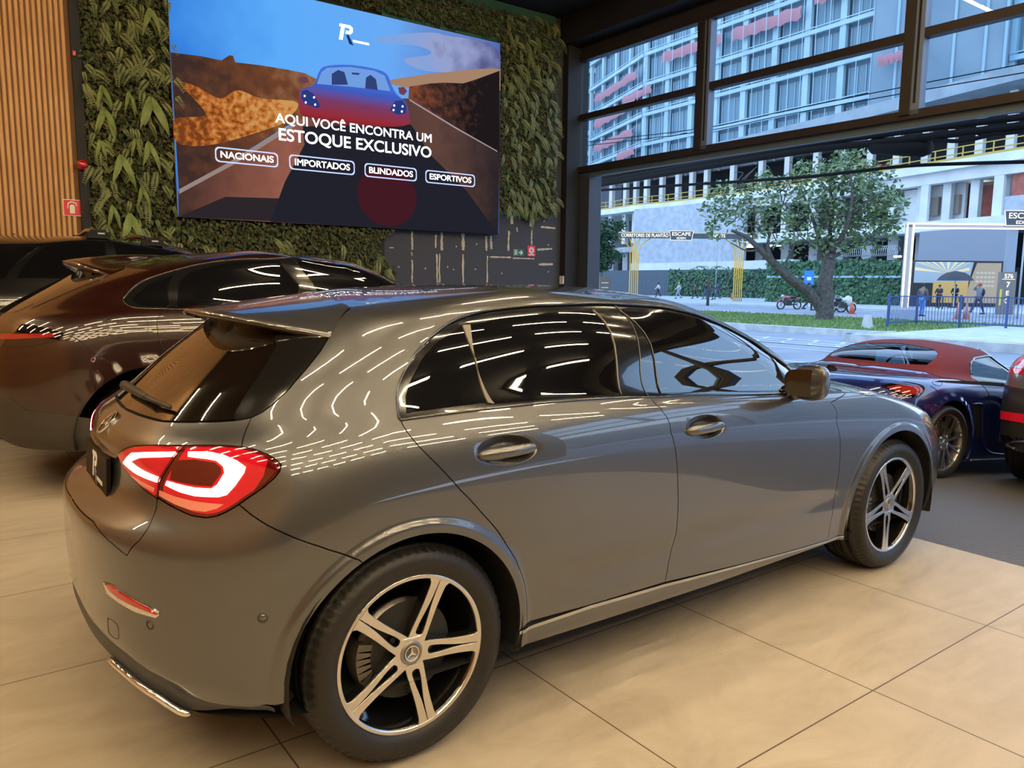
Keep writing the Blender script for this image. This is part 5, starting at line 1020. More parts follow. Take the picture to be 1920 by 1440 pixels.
def grey_suv():
    B = Body([(r[0], r[1], r[2], r[3], r[4], r[5], [w*.94 for w in r[6]], r[7]) for r in SUVC], [-.6, .5, 1.6, 2.9]); AR = ((0, .38, .43), (2.8, .38, .43)); root = empty('grey_suv_car', (7.02, .12, -.385), 0, 'silver grey SUV at the right edge of the picture showing only its rear corner', 'car'); root.rotation_euler = (0, radians(5), radians(-6))
    pt = mat('silver_paint', (.30, .29, .27), .3, .7, 1., .012); blk = mat('gloss_black'); pl = mat('bumper_grey', (.035, .034, .033), .35, coat=.3); gl = mat('tinted_glass')
    panel(B, 'body_shell', bare_loop(B, AR), pt, root, gap=0, flange=.012, **DG)
    panel(B, 'bumper_cover', [(0, 1.6), (.5, 1.5), (.8, 1.4), (.90, 1.4), (.90, 4.2), (.6, 4.15), (.3, 4.1), (0, 4.1)], pl, root, off=.006, gap=0, flange=.008, **DG)
    panel(B, 'reflector', [(.25, 2.55), (.62, 2.5), (.66, 2.85), (.25, 2.95)], mat('lamp_red'), root, side='both', off=.012, gap=0, flange=.008); panel(B, 'bumper_lip', [(0, .1), (.8, .1), (.8, 1.5), (.5, 1.65), (0, 1.7)], blk, root, off=.01, gap=0, flange=.008, **DG)
    seam(B, root, 'exhaust_trim', [(.10, 1.6), (.35, 1.5), (.52, .9), (.45, .5)], .012, off=.012, m=mat('chrome'))
    lm = panel(B, 'tail_light', [(.25, 5.1), (.62, 4.9), (.72, 5.3), (.70, 6.2), (.55, 6.6), (.25, 6.3)], mat('lamp_red'), root, side='both', off=.006, gap=0, flange=.008); panel(B, 'light_edge', [(.3, 5.5), (.6, 5.35), (.62, 5.5), (.3, 5.7)], mat('lamp_lens'), root, side='both', off=.010, gap=0, flange=.004)
    panel(B, 'rear_window', [(0, 8.2), (.45, 8.3), (.45, 10.4), (0, 10.8)], gl, root, off=.002, gap=0, flange=.003, **DG)
    panel(B, 'side_window', [(1.05, 8.3), (1.05, 10.4), (1.3, 10.8), (2.0, 10.8), (2.3, 9.5), (2.3, 8.4)], gl, root, side='both', off=.002, gap=0, flange=.003, **DG); panel(B, 'windscreen', [(3, 8.2), (2.5, 8.25), (2.5, 9.8), (2.52, 11.3), (3, 11.4)], gl, root, off=.002, gap=0, flange=.003, **DG)
    liner(B, root, mat('matt_black'), AR)
    for x in (0, 2.8):
        for s in (0, 1): plain_wheel(root, (x, .90*(1 if s else -1), .36), s, .24, .36, .24, 5, (.3, .3, .3), .03, .2)
hatchback(); suv_coupe(); tall_suv(); roadster(); grey_suv()
# ------------------------------------------------------------------ the street outside
ZS = -.30
def G(px, py, z=ZS): return Vector(onZ(px, py, z))
def mpp(P): return float((np.array(P)-CAM_P)@CF)/CAM_F
asph = mat('asphalt', (.20, .21, .23), .75, noise=(.6, (.27, .28, .30), 6), bump=(25, .2)); conc = mat('concrete', (.42, .43, .43), .8, noise=(1.5, (.52, .53, .53), 6)); kerb = mat('kerb_stone', (.34, .36, .36), .8, noise=(2.5, (.50, .51, .51), 6))
prof = [(9.3, -.58), (13, -.5), (20, ZS), (48, ZS), (170, ZS)]
n = len(prof); o = mesh('ground', [(x, y, z) for y in (-90, 260) for x, z in prof], [(i, i+1, n+i+1, n+i) for i in range(n-1)], asph); tag(o, kind='structure')
paint_w = mat('road_paint', (.62, .64, .66), .7, noise=(6, (.45, .47, .48), 4)); zr = lambda x: float(np.interp(x, [p[0] for p in prof], [p[1] for p in prof]))+.006
for i, (x, y0, y1, lab) in enumerate([(18.1, -40, 45, 'white lane line on the road nearest the traffic island'), (15.5, -40, 45, 'white lane line on the road nearest the showroom')]):
    o = mesh('lane_line', [(x-.08, y0, zr(x)), (x+.08, y0, zr(x)), (x+.08, y1, zr(x)), (x-.08, y1, zr(x))], [(0, 1, 2, 3)], paint_w); tag(o, lab, 'road marking', 'lane lines')
b = MB()
for k in range(6): b.bar((19.2, 9.3+k*.9, zr(19.2)), (21.0, 10.1+k*.9, zr(20)), .12, .004)
for k in range(3): b.bar((19.2+k*.8, 9.2, zr(19.8)), (19.2+k*.8, 14.5, zr(19.8)), .12, .004)
o = b.build('road_hatching', paint_w); tag(o, 'white hatched box painted on the road before the tree bed', 'road marking')
# tree bed and paved island
gr = mat('grass', (.10, .15, .045), .9, noise=(2.5, (.17, .24, .06), 6), bump=(40, .6))
b = MB(); b.box2((24.0, 11.4, ZS), (35.0, 75, ZS+.16)); o = b.build('lawn', gr); tag(o, kind='structure')
b = MB(); b.box2((23.6, 11.0, ZS), (24.0, 75, ZS+.22)); b.box2((35.0, 11.0, ZS), (35.3, 75, ZS+.2)); o = b.build('trim_30', kerb); tag(o, kind='structure')
V, F = [], []
for _ in range(9000):
    x, y = rg_.uniform(24.1, 34.8), rg_.uniform(11.6, 34); a = rg_.uniform(0, pi); h = rg_.uniform(.05, .14); k = len(V); V += [(x-.03*cos(a), y-.03*sin(a), ZS+.15), (x+.03*cos(a), y+.03*sin(a), ZS+.15), (x+rg_.uniform(-.05, .05), y+rg_.uniform(-.05, .05), ZS+.16+h)]; F.append((k, k+1, k+2))
o = mesh('grass_tufts', V, F, mat('grass_blade', (.13, .21, .05), .8)); tag(o, 'short green grass around the foot of the street tree', 'grass', kind='stuff')
b = MB(); b.box2((21.6, -60, ZS), (31.5, 11.0, ZS+.22)); o = b.build('ground_island', conc); tag(o, kind='structure'); b = MB(); b.box2((21.3, -60, ZS), (21.6, 11.2, ZS+.25)); b.box2((21.3, 11.0, ZS), (24.0, 11.2, ZS+.25)); o = b.build('trim_31', kerb); tag(o, kind='structure')
b = MB(); b.box2((22.2, -60, ZS+.22), (22.4, 10.9, ZS+.226)); o = b.build('kerb_line', mat('paint_yellow', (.55, .40, .12), .7)); tag(o, 'faded yellow line along the edge of the paved island', 'road marking')
b = MB(); b.box2((50.5, -60, ZS), (81, 200, ZS+.14)); o = b.build('ground_pavement', mat('pavement', (.36, .38, .40), .8, noise=(1, (.44, .46, .48), 5))); tag(o, kind='structure')
P = G(1625, 623); b = MB(); b.add([(-.16, -.16, 0), (.16, -.16, 0), (.16, .16, 0), (-.16, .16, 0), (-.09, -.09, .52), (.09, -.09, .52), (.09, .09, .52), (-.09, .09, .52)], [(0, 3, 2, 1), (4, 5, 6, 7), (0, 1, 5, 4), (1, 2, 6, 5), (2, 3, 7, 6), (3, 0, 4, 7)]); o = b.build('bollard', conc); o.location = (P.x, P.y, ZS+.12); tag(o, 'short pale concrete bollard at the end of the grass bed', 'bollard')
# blue railing
blu = mat('railing_blue', (.02, .06, .20), .5); fx, fy = 30.2, 13.4
f0 = G(1663, 621); root = empty('street_fence', (fx, fy, ZS+.2), 0, 'dark blue upright bar railing on the paved island', 'fence')
pts = [(f0.x-fx, f0.y-fy), (0, 0)]+[(0, -1.62*k) for k in range(1, 13)]
for k, (x, y) in enumerate(pts): MB().box2((x-.035, y-.035, -.1), (x+.035, y+.035, 1.2)).build('post', blu, root)
for (xa, ya), (xb, yb) in zip(pts[:-1], pts[1:]):
    b = MB(); L = hypot(xb-xa, yb-ya); m = max(2, int(L/.115)); b.bar((xa, ya, 1.12), (xb, yb, 1.12), .03, .04); b.bar((xa, ya, .12), (xb, yb, .12), .03, .04)
    for i in range(1, m): t = i/m; b.bar((xa+(xb-xa)*t, ya+(yb-ya)*t, .12), (xa+(xb-xa)*t, ya+(yb-ya)*t, 1.12), .016)
    b.build('bar_panel', blu, root)
# trees ------------------------------------------------------------
bark = mat('bark', (.045, .038, .032), .9, noise=(8, (.09, .08, .07), 5))
def leaf_blob(V, F, c, r, n, rng, s0, s1, flat=1.0):
    for _ in range(n):
        while True:
            d = Vector((rng.uniform(-1, 1), rng.uniform(-1, 1), rng.uniform(-1, 1)))
            if .25 < d.length < 1: break
        p = Vector(c)+Vector((d.x*r, d.y*r, d.z*r*flat)); s = rng.uniform(s0, s1); a = Vector((rng.uniform(-1, 1), rng.uniform(-1, 1), rng.uniform(-.8, .5))).normalized(); q = a.cross(Vector((rng.uniform(-1, 1), rng.uniform(-1, 1), 1))).normalized(); k = len(V); V += [p, p+a*s*.5+q*s*.32, p+a*s, p+a*s*.5-q*s*.32]; F.append((k, k+1, k+2, k+3))
tb = G(1545, 606); dp = float((np.array(tb)-CAM_P)@CF); TP = lambda x, y, dz=0: Vector(onD(x, y, dp+dz)); root = empty('street_tree', (tb.x, tb.y, ZS+.1), 0, 'leaning street tree with forked dark trunk and loose green crown on the grass', 'tree'); inv = Vector(root.location)
b = MB()
def limb(pp, r0, r1): 
    P = smooth_line([TP(*q)-inv for q in pp], 5); b.tube([Vector(p) for p in P], list(np.linspace(r0, r1, len(P))), 8)
for pp, r0, r1 in [([(1545, 608), (1548, 570), (1547, 530), (1553, 500), (1558, 470, .3)], .42, .24), ([(1545, 585), (1520, 552), (1478, 520, -.3), (1452, 495, -.5), (1425, 468, -.8), (1400, 445, -1), (1372, 432, -1.2)], .28, .06), ([(1553, 500), (1540, 470, .6), (1534, 440, 1), (1520, 400, 1.2), (1500, 350, 1.5)], .17, .04), ([(1558, 470), (1578, 445, -.4), (1592, 410, -.8), (1598, 360, -1), (1592, 315, -1)], .16, .03), ([(1555, 485), (1590, 468, .4), (1625, 450, .8), (1655, 430, 1)], .11, .03), ([(1452, 495, -.5), (1440, 460, 0), (1450, 420, .5), (1470, 380, .8)], .10, .03), ([(1478, 520, -.3), (1475, 490), (1490, 455), (1485, 420)], .08, .02), ([(1560, 470), (1556, 430, .5), (1562, 390, .6), (1555, 340, .6)], .12, .03), ([(1425, 468, -.8), (1400, 470, -1), (1370, 455, -1.2)], .06, .02), ([(1598, 400, -.8), (1630, 375, -1), (1655, 360, -1)], .07, .02)]: limb(pp, r0, r1)
for _ in range(60):
    x, y = rg_.uniform(1350, 1650), rg_.uniform(350, 470); limb([(x, y), (x+rg_.uniform(-25, 25), y-rg_.uniform(8, 30), rg_.uniform(-.8, .8)), (x+rg_.uniform(-45, 45), y-rg_.uniform(0, 45), rg_.uniform(-1, 1))], .03, .012)
b.build('trunk', bark, root, True)
V, F = [], []
for x, y, r, nn in [(1590, 308, 34, 170), (1575, 330, 40, 170), (1640, 352, 44, 260), (1600, 372, 50, 300), (1660, 388, 34, 180), (1540, 340, 42, 180), (1505, 318, 22, 60), (1480, 368, 42, 150), (1424, 372, 44, 150), (1372, 378, 34, 110), (1338, 400, 26, 70), (1400, 415, 40, 110), (1460, 424, 40, 110), (1530, 400, 50, 210), (1580, 425, 44, 220), (1632, 425, 40, 210), (1350, 362, 24, 60), (1560, 455, 34, 80), (1335, 430, 18, 30), (1510, 445, 34, 70), (1665, 425, 24, 80), (1680, 370, 18, 50), (1620, 320, 26, 80), (1440, 345, 26, 60)]: leaf_blob(V, F, TP(x, y, rg_.uniform(-1, 1))-inv, r*mpp(tb)*1.08, int(nn*1.5), rg_, .16, .32)
mesh('foliage', V, F, mat('leaf_street', (.10, .16, .07), .6, noise=(.8, (.19, .26, .12), 3)), root)
def tree(px, py, dep, wpx, hpx, lab, col, nb, seed, flat=.8):
    rr = random.Random(seed); base = Vector(onD(px, py, dep)); base.z = ZS; s = dep/CAM_F; root = empty('street_tree', tuple(base), 0, lab, 'tree'); H = hpx*s; Wd = wpx*s; b = MB(); b.tube([(0, 0, 0), (.1, 0, H*.35), (0, .1, H*.75)], [H*.03, H*.022, H*.008], 8); b.build('trunk', bark, root, True); V, F = [], []
    for _ in range(nb): leaf_blob(V, F, (rr.uniform(-.38, .38)*Wd, rr.uniform(-.38, .38)*Wd, H*rr.uniform(.38, .92)), Wd*rr.uniform(.12, .22), 130, rr, s*4, s*8, flat)
    mesh('foliage', V, F, mat('leaf_%d' % seed, col, .6, noise=(.5, tuple(c*1.7 for c in col), 3)), root)
tree(1116, 545, 76, 88, 160, 'dense dark green tree beside the door jamb at the left of the opening', (.025, .06, .025), 46, 1)
def frond_tree(px, py, dep, hpx, lab, seed):
    rr = random.Random(seed); base = Vector(onD(px, py, dep)); base.z = ZS; s = dep/CAM_F; root = empty('palm', tuple(base), 0, lab, 'palm'); H = hpx*s; b = MB(); b.tube([(0, 0, 0), (.05, 0, H*.6), (0, 0, H*.8)], [.12, .09, .07], 7); b.build('trunk', bark, root, True); V, F, mi = [], [], []
    for k in range(11):
        a = 2*pi*k/11; q = Vector((0, 0, H*.8))
        for i in range(7):
            t = (i+1)/7; c = q+Vector((cos(a)*t, sin(a)*t, .45*sin(t*2.6)))*H*.42
            for sd in (-1, 1): d = Vector((-sin(a)*sd, cos(a)*sd, -.5)).normalized(); e = c+d*H*.14*(1-.6*t); j = len(V); V += [c, c+(e-c)*.5+Vector((cos(a), sin(a), 0))*H*.02, e, c+(e-c)*.5-Vector((cos(a), sin(a), 0))*H*.02]; F.append((j, j+1, j+2, j+3))
    mesh('fronds', V, F, mat('frond_green', (.05, .14, .06), .6), root)
frond_tree(1328, 540, 62, 75, 'small palm growing behind the ivy fence between the gold columns', 5)
# hedge, fence, wire ----------------------------------------------
hm = [mat('hedge_a', (.035, .10, .04), .6), mat('hedge_b', (.06, .16, .06), .6), mat('hedge_c', (.025, .07, .04), .6)]
def hedge(name, x, y0, y1, z0, z1, n, lab, s=(.25, .5), back=(.015, .05, .025)):
    root = empty(name, (x, y0, z0), 0, lab, 'hedge'); MB().box2((0, 0, 0), (.3, y1-y0, z1-z0)).build('backing', mat('hedge_back_%d' % int(back[2]*1000), back, .9), root); V, F, mi = [], [], []
    for _ in range(n): 
        p = Vector((-rg_.uniform(0, .3), rg_.uniform(0, y1-y0), rg_.uniform(0, z1-z0))); q = rg_.uniform(*s); a = Vector((rg_.uniform(-.4, .1), rg_.uniform(-1, 1), rg_.uniform(-1, .4))).normalized(); w = a.cross(Vector((-1, rg_.uniform(-.4, .4), rg_.uniform(-.2, .6)))).normalized(); k = len(V); V += [p, p+a*q*.5+w*q*.35, p+a*q, p+a*q*.5-w*q*.35]; F.append((k, k+1, k+2, k+3)); mi.append(rg_.randint(0, 2))
    f = mesh('foliage', V, F, None, root, mats=hm, mi=mi); return root
hy0 = onX(1690, 560, 61.5)[1]; hy1 = onX(1440, 560, 61.5)[1]; hz = onX(1650, 488, 61.5)[2]; hz1 = onX(1650, 576, 61.5)[2]
h = hedge('ivy_wall', 61.5, hy0, hy1, ZS, hz, 5200, 'tall green leafy wall behind the tree and the motorbikes'); MB().box2((-.35, 0, (hz-ZS)*.62), (-.3, hy1-hy0, (hz-ZS)*.62+.18)).build('rail', mat('rail_blue', (.25, .38, .45), .5), h)
hy2 = onX(1255, 560, 61.5)[1]; hz2 = onX(1380, 505, 61.5)[2]; hy1b = onX(1440, 560, 76)[1]; hy2 = onX(1255, 560, 76)[1]; hz2 = onX(1380, 505, 76)[2]; hedge('ivy_fence', 76, hy1b-6, hy2, ZS, hz2, 2600, 'dark street fence grown over with ivy behind the walking people', back=(.05, .07, .085))
b = MB(); hy3 = onX(1130, 560, 76)[1]; b.box2((76, hy2+.2, ZS), (76.2, hy3, hz2))
for k in range(40): y = hy2+.3+(hy3-hy2-.4)*k/40; b.box2((75.96, y, ZS), (76, y+.06, hz2))
o = b.build('site_fence', mat('fence_slate', (.075, .10, .125), .7)); tag(o, 'plain slate grey site fence left of the ivy, under the gold portal', 'fence')
b = MB(); yy = np.linspace(hy0+.5, onX(1570, 480, 61.3)[1], 300); b.tube([(61.3+.42*cos(k*.62), y, hz+.75+.42*sin(k*.62)) for k, y in enumerate(yy)], .025, 4); o = b.build('razor_wire', mat('wire_grey', (.40, .42, .42), .4, .6)); tag(o, 'coil of razor wire along the top of the leafy wall', 'wire')
# people -----------------------------------------------------------
def skin_mesh(name, V, E, R, m, parent):
    me = bpy.data.meshes.new(name); me.from_pydata(V, E, []); o = bpy.data.objects.new('tmp', me); COL.objects.link(o); md = o.modifiers.new('s', 'SKIN'); md.use_smooth_shade = True; sv = me.skin_vertices[0].data if me.skin_vertices else None
    if sv is None: bpy.context.view_layer.update(); sv = me.skin_vertices[0].data
    for i, r in enumerate(R): sv[i].radius = (r, r) if not hasattr(r, '__len__') else r
    sv[0].use_root = True; s2 = o.modifiers.new('d', 'SUBSURF'); s2.levels = 1; s2.render_levels = 1; dg = bpy.context.evaluated_depsgraph_get(); m2 = bpy.data.meshes.new_from_object(o.evaluated_get(dg)); bpy.data.objects.remove(o); bpy.data.meshes.remove(me); m2.materials.clear(); m2.materials.append(m); m2.name = name
    r = bpy.data.objects.new(name, m2); COL.objects.link(r); r.parent = parent; return r
def person(pos, H, face, lab, top, legs, hair, pose='walk', cap=None, bag=None, shoe=(.02, .02, .02), arms=None, ph=1):
    root = empty('person', tuple(pos), face, lab, 'person'); k = H/1.75; S = lambda q: tuple(c*k for c in q); st = .26*ph if pose == 'walk' else .03
    hip = {1: (0, .09, .92), -1: (0, -.09, .92)}; kn = {1: (.06+st*.75, .09, .50), -1: (.06-st*.55, -.09, .49)}; an = {1: (st*1.05, .09, .09), -1: (-st*1.35, -.09, .09+(.09 if pose == 'walk' else 0))}; toe = {s: (an[s][0]+.17, an[s][1], an[s][2]-.05) for s in an}
    sh = {1: (0, .19, 1.42), -1: (0, -.19, 1.42)}; sw = .16*ph if pose == 'walk' else .02; el = {1: (-sw, .25, 1.15), -1: (sw, -.25, 1.15)}; wr = {1: (-sw*.6+.04, .25, .92), -1: (sw*2+.06, -.24, .94)}
    if arms == 'head': el[-1] = (.16, -.32, 1.38); wr[-1] = (.10, -.14, 1.60)
    if arms == 'table': el = {s: (.08, s*.25, 1.17) for s in (1, -1)}; wr = {s: (.30, s*.16, 1.08) for s in (1, -1)}
    V = [(0, 0, .95), (0, 0, 1.15), (0, 0, 1.38), (0, 0, 1.50), (.02, 0, 1.60), (.02, 0, 1.70)]; R = [.135, .12, .13, .055, .088, .07]; E = [(0, 1), (1, 2), (2, 3), (3, 4), (4, 5)]
    for s in (1, -1):
        i = len(V); V += [hip[s], kn[s], an[s], toe[s]]; R += [.085, .058, .042, .038]; E += [(0, i), (i, i+1), (i+1, i+2), (i+2, i+3)]; i = len(V); V += [sh[s], el[s], wr[s], tuple(a+(a-b_)*.35 for a, b_ in zip(wr[s], el[s]))]; R += [.060, .044, .032, .036]; E += [(2, i), (i, i+1), (i+1, i+2), (i+2, i+3)]
    mt_ = lambda c, n: mat('%s_%02x%02x%02x' % (n, *[int(q*255) for q in c]), c, .8)
    bd = skin_mesh('body', [S(v) for v in V], E, [r*k for r in R], mat('skin', (.25, .15, .10), .6), root)
    V = [(0, 0, .92), (0, 0, 1.15), (0, 0, 1.38), (0, 0, 1.47)]; R = [.150, .142, .152, .075]; E = [(0, 1), (1, 2), (2, 3)]
    for s in (1, -1): i = len(V); V += [sh[s], el[s], wr[s]]; R += [.075, .058, .046]; E += [(2, i), (i, i+1), (i+1, i+2)]
    skin_mesh('jacket', [S(v) for v in V], E, [r*k for r in R], mt_(top, 'cloth'), root)
    V = [(0, 0, .98)]; R = [.145]; E = []
    for s in (1, -1): i = len(V); V += [hip[s], kn[s], an[s]]; R += [.100, .074, .058]; E += [(0, i), (i, i+1), (i+1, i+2)]
    skin_mesh('trousers', [S(v) for v in V], E, [r*k for r in R], mt_(legs, 'cloth'), root)
    for s in (1, -1): b = MB(); b.tube([S((an[s][0]-.06, an[s][1], an[s][2]-.045)), S((an[s][0]+.05, an[s][1], an[s][2]-.04)), S((an[s][0]+.20, an[s][1], an[s][2]-.06))], [.05*k, .05*k, .035*k], 8); b.build('shoe', mt_(shoe, 'shoe'), root, True)
    b = MB(); b.ball(S((.0, 0, 1.665)), (.105*k, .095*k, .105*k), 12, 8); b.build('cap' if cap else 'hair', mt_(cap or hair, 'hair'), root, True)
    b = MB(); b.ball(S((.115, 0, 1.62)), (.022*k, .016*k, .02*k), 6, 5); b.build('nose', mat('skin'), root, True)
    if bag: b = MB(); b.ball(S((-.19, 0, 1.24)), (.11*k, .15*k, .22*k), 10, 8); b.build('backpack', mt_(bag, 'bag'), root, True)
    return root
AW = -.63    # along the picture plane, to the right
dk_, jn, wt2 = (.02, .02, .025), (.05, .09, .18), (.45, .50, .55)
def feet(px, py, z=ZS+.14): return G(px, py, z)
PEOPLE = [(1234, 557, 1.70, AW+pi, 'person in a pale jacket walking alone, leftmost on the far pavement', wt2, dk_, dk_, {}), (1272, 560, 1.72, AW+pi, 'person in light clothes with a yellow green cap walking second from the left', (.40, .44, .50), (.30, .34, .40), dk_, dict(cap=(.35, .45, .08))), (1303, 560, 1.68, AW+pi, 'person in brown jacket walking in the middle of the far pavement', (.10, .08, .07), dk_, dk_, {}), (1323, 561, 1.74, AW+pi, 'person in black top and jeans at the front of the close group', dk_, jn, dk_, {}), (1331, 562, 1.70, AW+pi, 'person in dark grey between the two others of the close group', (.06, .07, .09), jn, dk_, dict(ph=-1)), (1345, 561, 1.75, AW+pi, 'person in navy clothes at the rear of the close group by the gold column', (.03, .05, .12), (.05, .07, .13), dk_, {}),
 (1514, 582, 1.72, AW, 'person in black helmet and dark clothes beside the parked motorbikes', (.02, .025, .04), (.02, .02, .03), dk_, dict(cap=(.02, .02, .02), pose='walk')), (1727, 593, 1.72, AW+.5, 'person in grey jacket and bright blue jeans standing behind the railing', (.08, .09, .10), (.10, .22, .50), dk_, dict(pose='stand')), (1759, 577, 1.68, pi, 'person in dark coat and face mask at the table left of the umbrella pole', (.025, .025, .03), dk_, dk_, dict(pose='stand', arms='table')), (1789, 576, 1.72, pi, 'person in black standing behind the table under the black umbrella', dk_, dk_, dk_, dict(pose='stand', arms='table')), (1833, 589, 1.76, AW+pi, 'person with red cap and backpack walking with one hand at the head', (.14, .16, .19), (.02, .03, .07), dk_, dict(cap=(.40, .04, .05), bag=(.02, .02, .03), arms='head', ph=-1))]
for px, py, H, fc, lab, top, legs, hair, kw in PEOPLE: person(feet(px, py), H, fc, lab, top, legs, hair, **kw)
# motorbikes, cones -----------------------------------------------
def motorbike(pos, rz, lab, col, seatc=(.01, .01, .01), fair=False):
    root = empty('motorbike', tuple(pos), rz, lab, 'motorbike'); rub = mat('tyre_rubber'); m = mat('bike_%02x%02x%02x' % tuple(int(c*255) for c in col), col, .3, 0, 1); dk = mat('bike_black', (.012, .012, .012), .45)
    for x in (-.66, .66):
        b = MB(); b.tube([(x+.29*cos(t), 0, .31+.29*sin(t)) for t in np.linspace(0, 2*pi, 29)[:-1]], .05, 8, closed=True); w = b.build('wheel', rub, root, True); b = MB()
        for k in range(5): a = 2*pi*k/5; b.bar((x, 0, .31), (x+.26*cos(a), 0, .31+.26*sin(a)), .03)
        b.ball((x, 0, .31), (.06, .05, .06)); b.build('wheel_spokes', mat('bike_alu', (.35, .35, .36), .35, .8), w)
    b = MB()
    for s in (-1, 1): b.tube([(.66, s*.07, .31), (.50, s*.07, .75), (.44, s*.07, .98)], .022, 6)
    b.build('fork', mat('bike_alu'), root, True); b = MB(); b.tube([(.40, -.36, 1.02), (.45, -.2, 1.06), (.45, .2, 1.06), (.40, .36, 1.02)], .016, 6); b.build('handlebar', dk, root, True)
    b = MB(); b.ball((.18, 0, .83), (.27, .14, .13), 14, 9); b.build('fuel_tank', m, root, True); b = MB(); b.ball((-.28, 0, .84), (.40, .13, .07), 14, 8); b.build('seat', mat('bike_seat', seatc, .6), root, True)
    b = MB(); b.box((.06, 0, .45), (.42, .26, .36)); b.bar((.44, 0, .9), (.1, 0, .4), .06); b.bar((.1, 0, .4), (-.66, 0, .31), .06); b.bar((-.1, 0, .75), (-.6, 0, .8), .06); b.build('engine_frame', dk, root); b = MB(); b.tube([(.1, -.17, .28), (-.3, -.19, .30), (-.8, -.2, .42)], [.03, .045, .055], 8); b.build('exhaust', mat('bike_alu'), root, True)
    b = MB(); b.ball((.55, 0, .92), (.12, .11, .13), 10, 8); b.build('headlamp', mat('lamp_lens'), root, True); b = MB(); b.tube([(.66+.35*cos(t), 0, .31+.35*sin(t)) for t in np.linspace(.5, 2.4, 10)], .05, 6); b.build('front_mudguard', m, root, True); b = MB(); b.ball((-.62, 0, .78), (.22, .12, .08), 10, 7); b.build('tail_cowl', m, root, True)
    if fair: b = MB(); b.ball((.42, 0, .78), (.26, .2, .32), 12, 9); b.build('fairing', m, root, True); b = MB(); b.ball((-.72, 0, 1.02), (.2, .22, .17), 10, 7); b.build('top_box', dk, root, True)
motorbike(G(1479, 580, ZS), AW+pi+.25, 'red motorbike parked alone left of the tree trunk', (.35, .015, .03)); motorbike(G(1577, 587, ZS), AW+.15, 'white motorbike with fairing parked right of the tree trunk', (.50, .55, .48), fair=True); motorbike(G(1556, 585, ZS), AW-.5, 'dark motorbike half hidden behind the tree trunk', (.03, .035, .045), fair=True)
def cone(px, py, lab, h=.75, faded=False):
    P = G(px, py, ZS+.0); root = empty('traffic_cone', tuple(P), 0, lab, 'cone', 'street cones'); m = mat('cone_faded', (.45, .22, .17), .7) if faded else mat('cone_orange', (.55, .10, .05), .6); w = mat('cone_white', (.6, .6, .6), .6)
    b = MB(); b.box((0, 0, .02), (.40, .40, .04)); b.build('cone_base', m, root); b = MB(); b.lathe([(.17, .04), (.035, h)], 14); b.build('cone_body', m, root, True); b = MB(); b.lathe([(.132, h*.30), (.098, h*.52)], 14, cap=False); b.build('cone_band', w, root, True)
cone(1597, 589, 'orange traffic cone beside the white motorbike'); cone(1372, 563, 'orange traffic cone at the foot of the right gold column'); cone(1795, 599, 'faded cone behind the railing, left of the close pair', .9, True); cone(1811, 599, 'faded cone behind the railing, right of the close pair', .9, True)
# portals and signs ------------------------------------------------
def facing(P): 
    d = Vector((P[0]-CAM_P[0], P[1]-CAM_P[1], 0)).normalized(); return d
gold = mat('gold_rib', (.55, .36, .06), .35, .7, emit=(1, .6, .12), es=.03); dkb = mat('sign_slate', (.05, .06, .07), .6); lit = emat('sign_lit', (1, .95, .85), .8); lit2 = emat('led_white', (1, .86, .70), 1.3)
dP = 72.; sP = dP/CAM_F; o0 = Vector(onD(1280, 565, dP)); o0.z = ZS; rx = Vector((CR[0], CR[1], 0)).normalized(); fw = Vector((-rx.y, rx.x, 0))
def on_sheet(o, px, py, dep): p = Vector(onD(px, py, dep)); return (p-o).dot(rx), p.z-o.z
root = empty('portal', tuple(o0), atan2(rx.y, rx.x), 'dark portal beam with white words on two fanned gold columns across the street', 'portal'); PS = lambda x, y: on_sheet(o0, x, y, dP)
for cx in (1187, 1382):
    x0, _ = PS(cx, 560); _, zt = PS(cx, 447); b = MB()
    for k in range(-2, 3):
        L = [(x0+k*.19, 0, 0), (x0+k*.19, 0, zt*.70), (x0+k*(.19+.06*abs(k)), 0, zt*.88), (x0+k*(.26+.24*abs(k)), 0, zt)]; b.tube(smooth_line(L, 5), .055, 6)
    b.build('column', gold, root, True)
x0, z1 = PS(1158, 438); x1, z0 = PS(1400, 449); MB().box2((x0, -.25, z0), (x1, .25, z1)).build('beam', dkb, root); M = Matrix.Rotation(pi/2, 4, 'X')
b = MB(); b.box2((x0, -.28, z1), (x1, .28, z1+.1)); b.build('beam_edge', mat('beam_gold', (.5, .42, .22), .5), root)
T_ = lambda x, z, y=-.27: Matrix.Translation((x, y, z)) @ M
tx0, _ = PS(1162, 443); tx1, _ = PS(1249, 443); text('words', 'CORRETORES DE PLANTÃO', T_((tx0+tx1)/2, (z0+z1)/2), .42, lit, root, .01, .02, width=tx1-tx0); tx0, _ = PS(1332, 441); tx1, _ = PS(1354, 441); text('words', 'Nº 775', T_((tx0+tx1)/2, (z0+z1)/2), .40, lit, root, .01, .02, width=tx1-tx0)
def plate(root, PS_, xa, xb, ya, yb, y=-.30, s=1.):
    (ax, az), (bx_, bz) = PS_(xa, ya), PS_(xb, yb); w, h = bx_-ax, az-bz; c = ((ax+bx_)/2, (az+bz)/2); t = w*.06; L = [(-w/2+t, -h/2), (w/2-t, -h/2), (w/2, h/2), (-w/2, h/2)]; shape2d('plate_edge', [L, [(x*.96, z*.92) for x, z in L]], T_(c[0], c[1], y-.02), lit, root, .04); shape2d('plate', [L], T_(c[0], c[1], y), dkb, root, .06); text('words', 'ESCAPE', T_(c[0], c[1]+h*.14, y-.045), h*.52, lit, root, .006, .02, width=w*.76); text('words', 'EDEN', T_(c[0], c[1]-h*.28, y-.045), h*.30, lit, root, .006, .02, width=w*.36)
plate(root, PS, 1250, 1295, 434, 452)
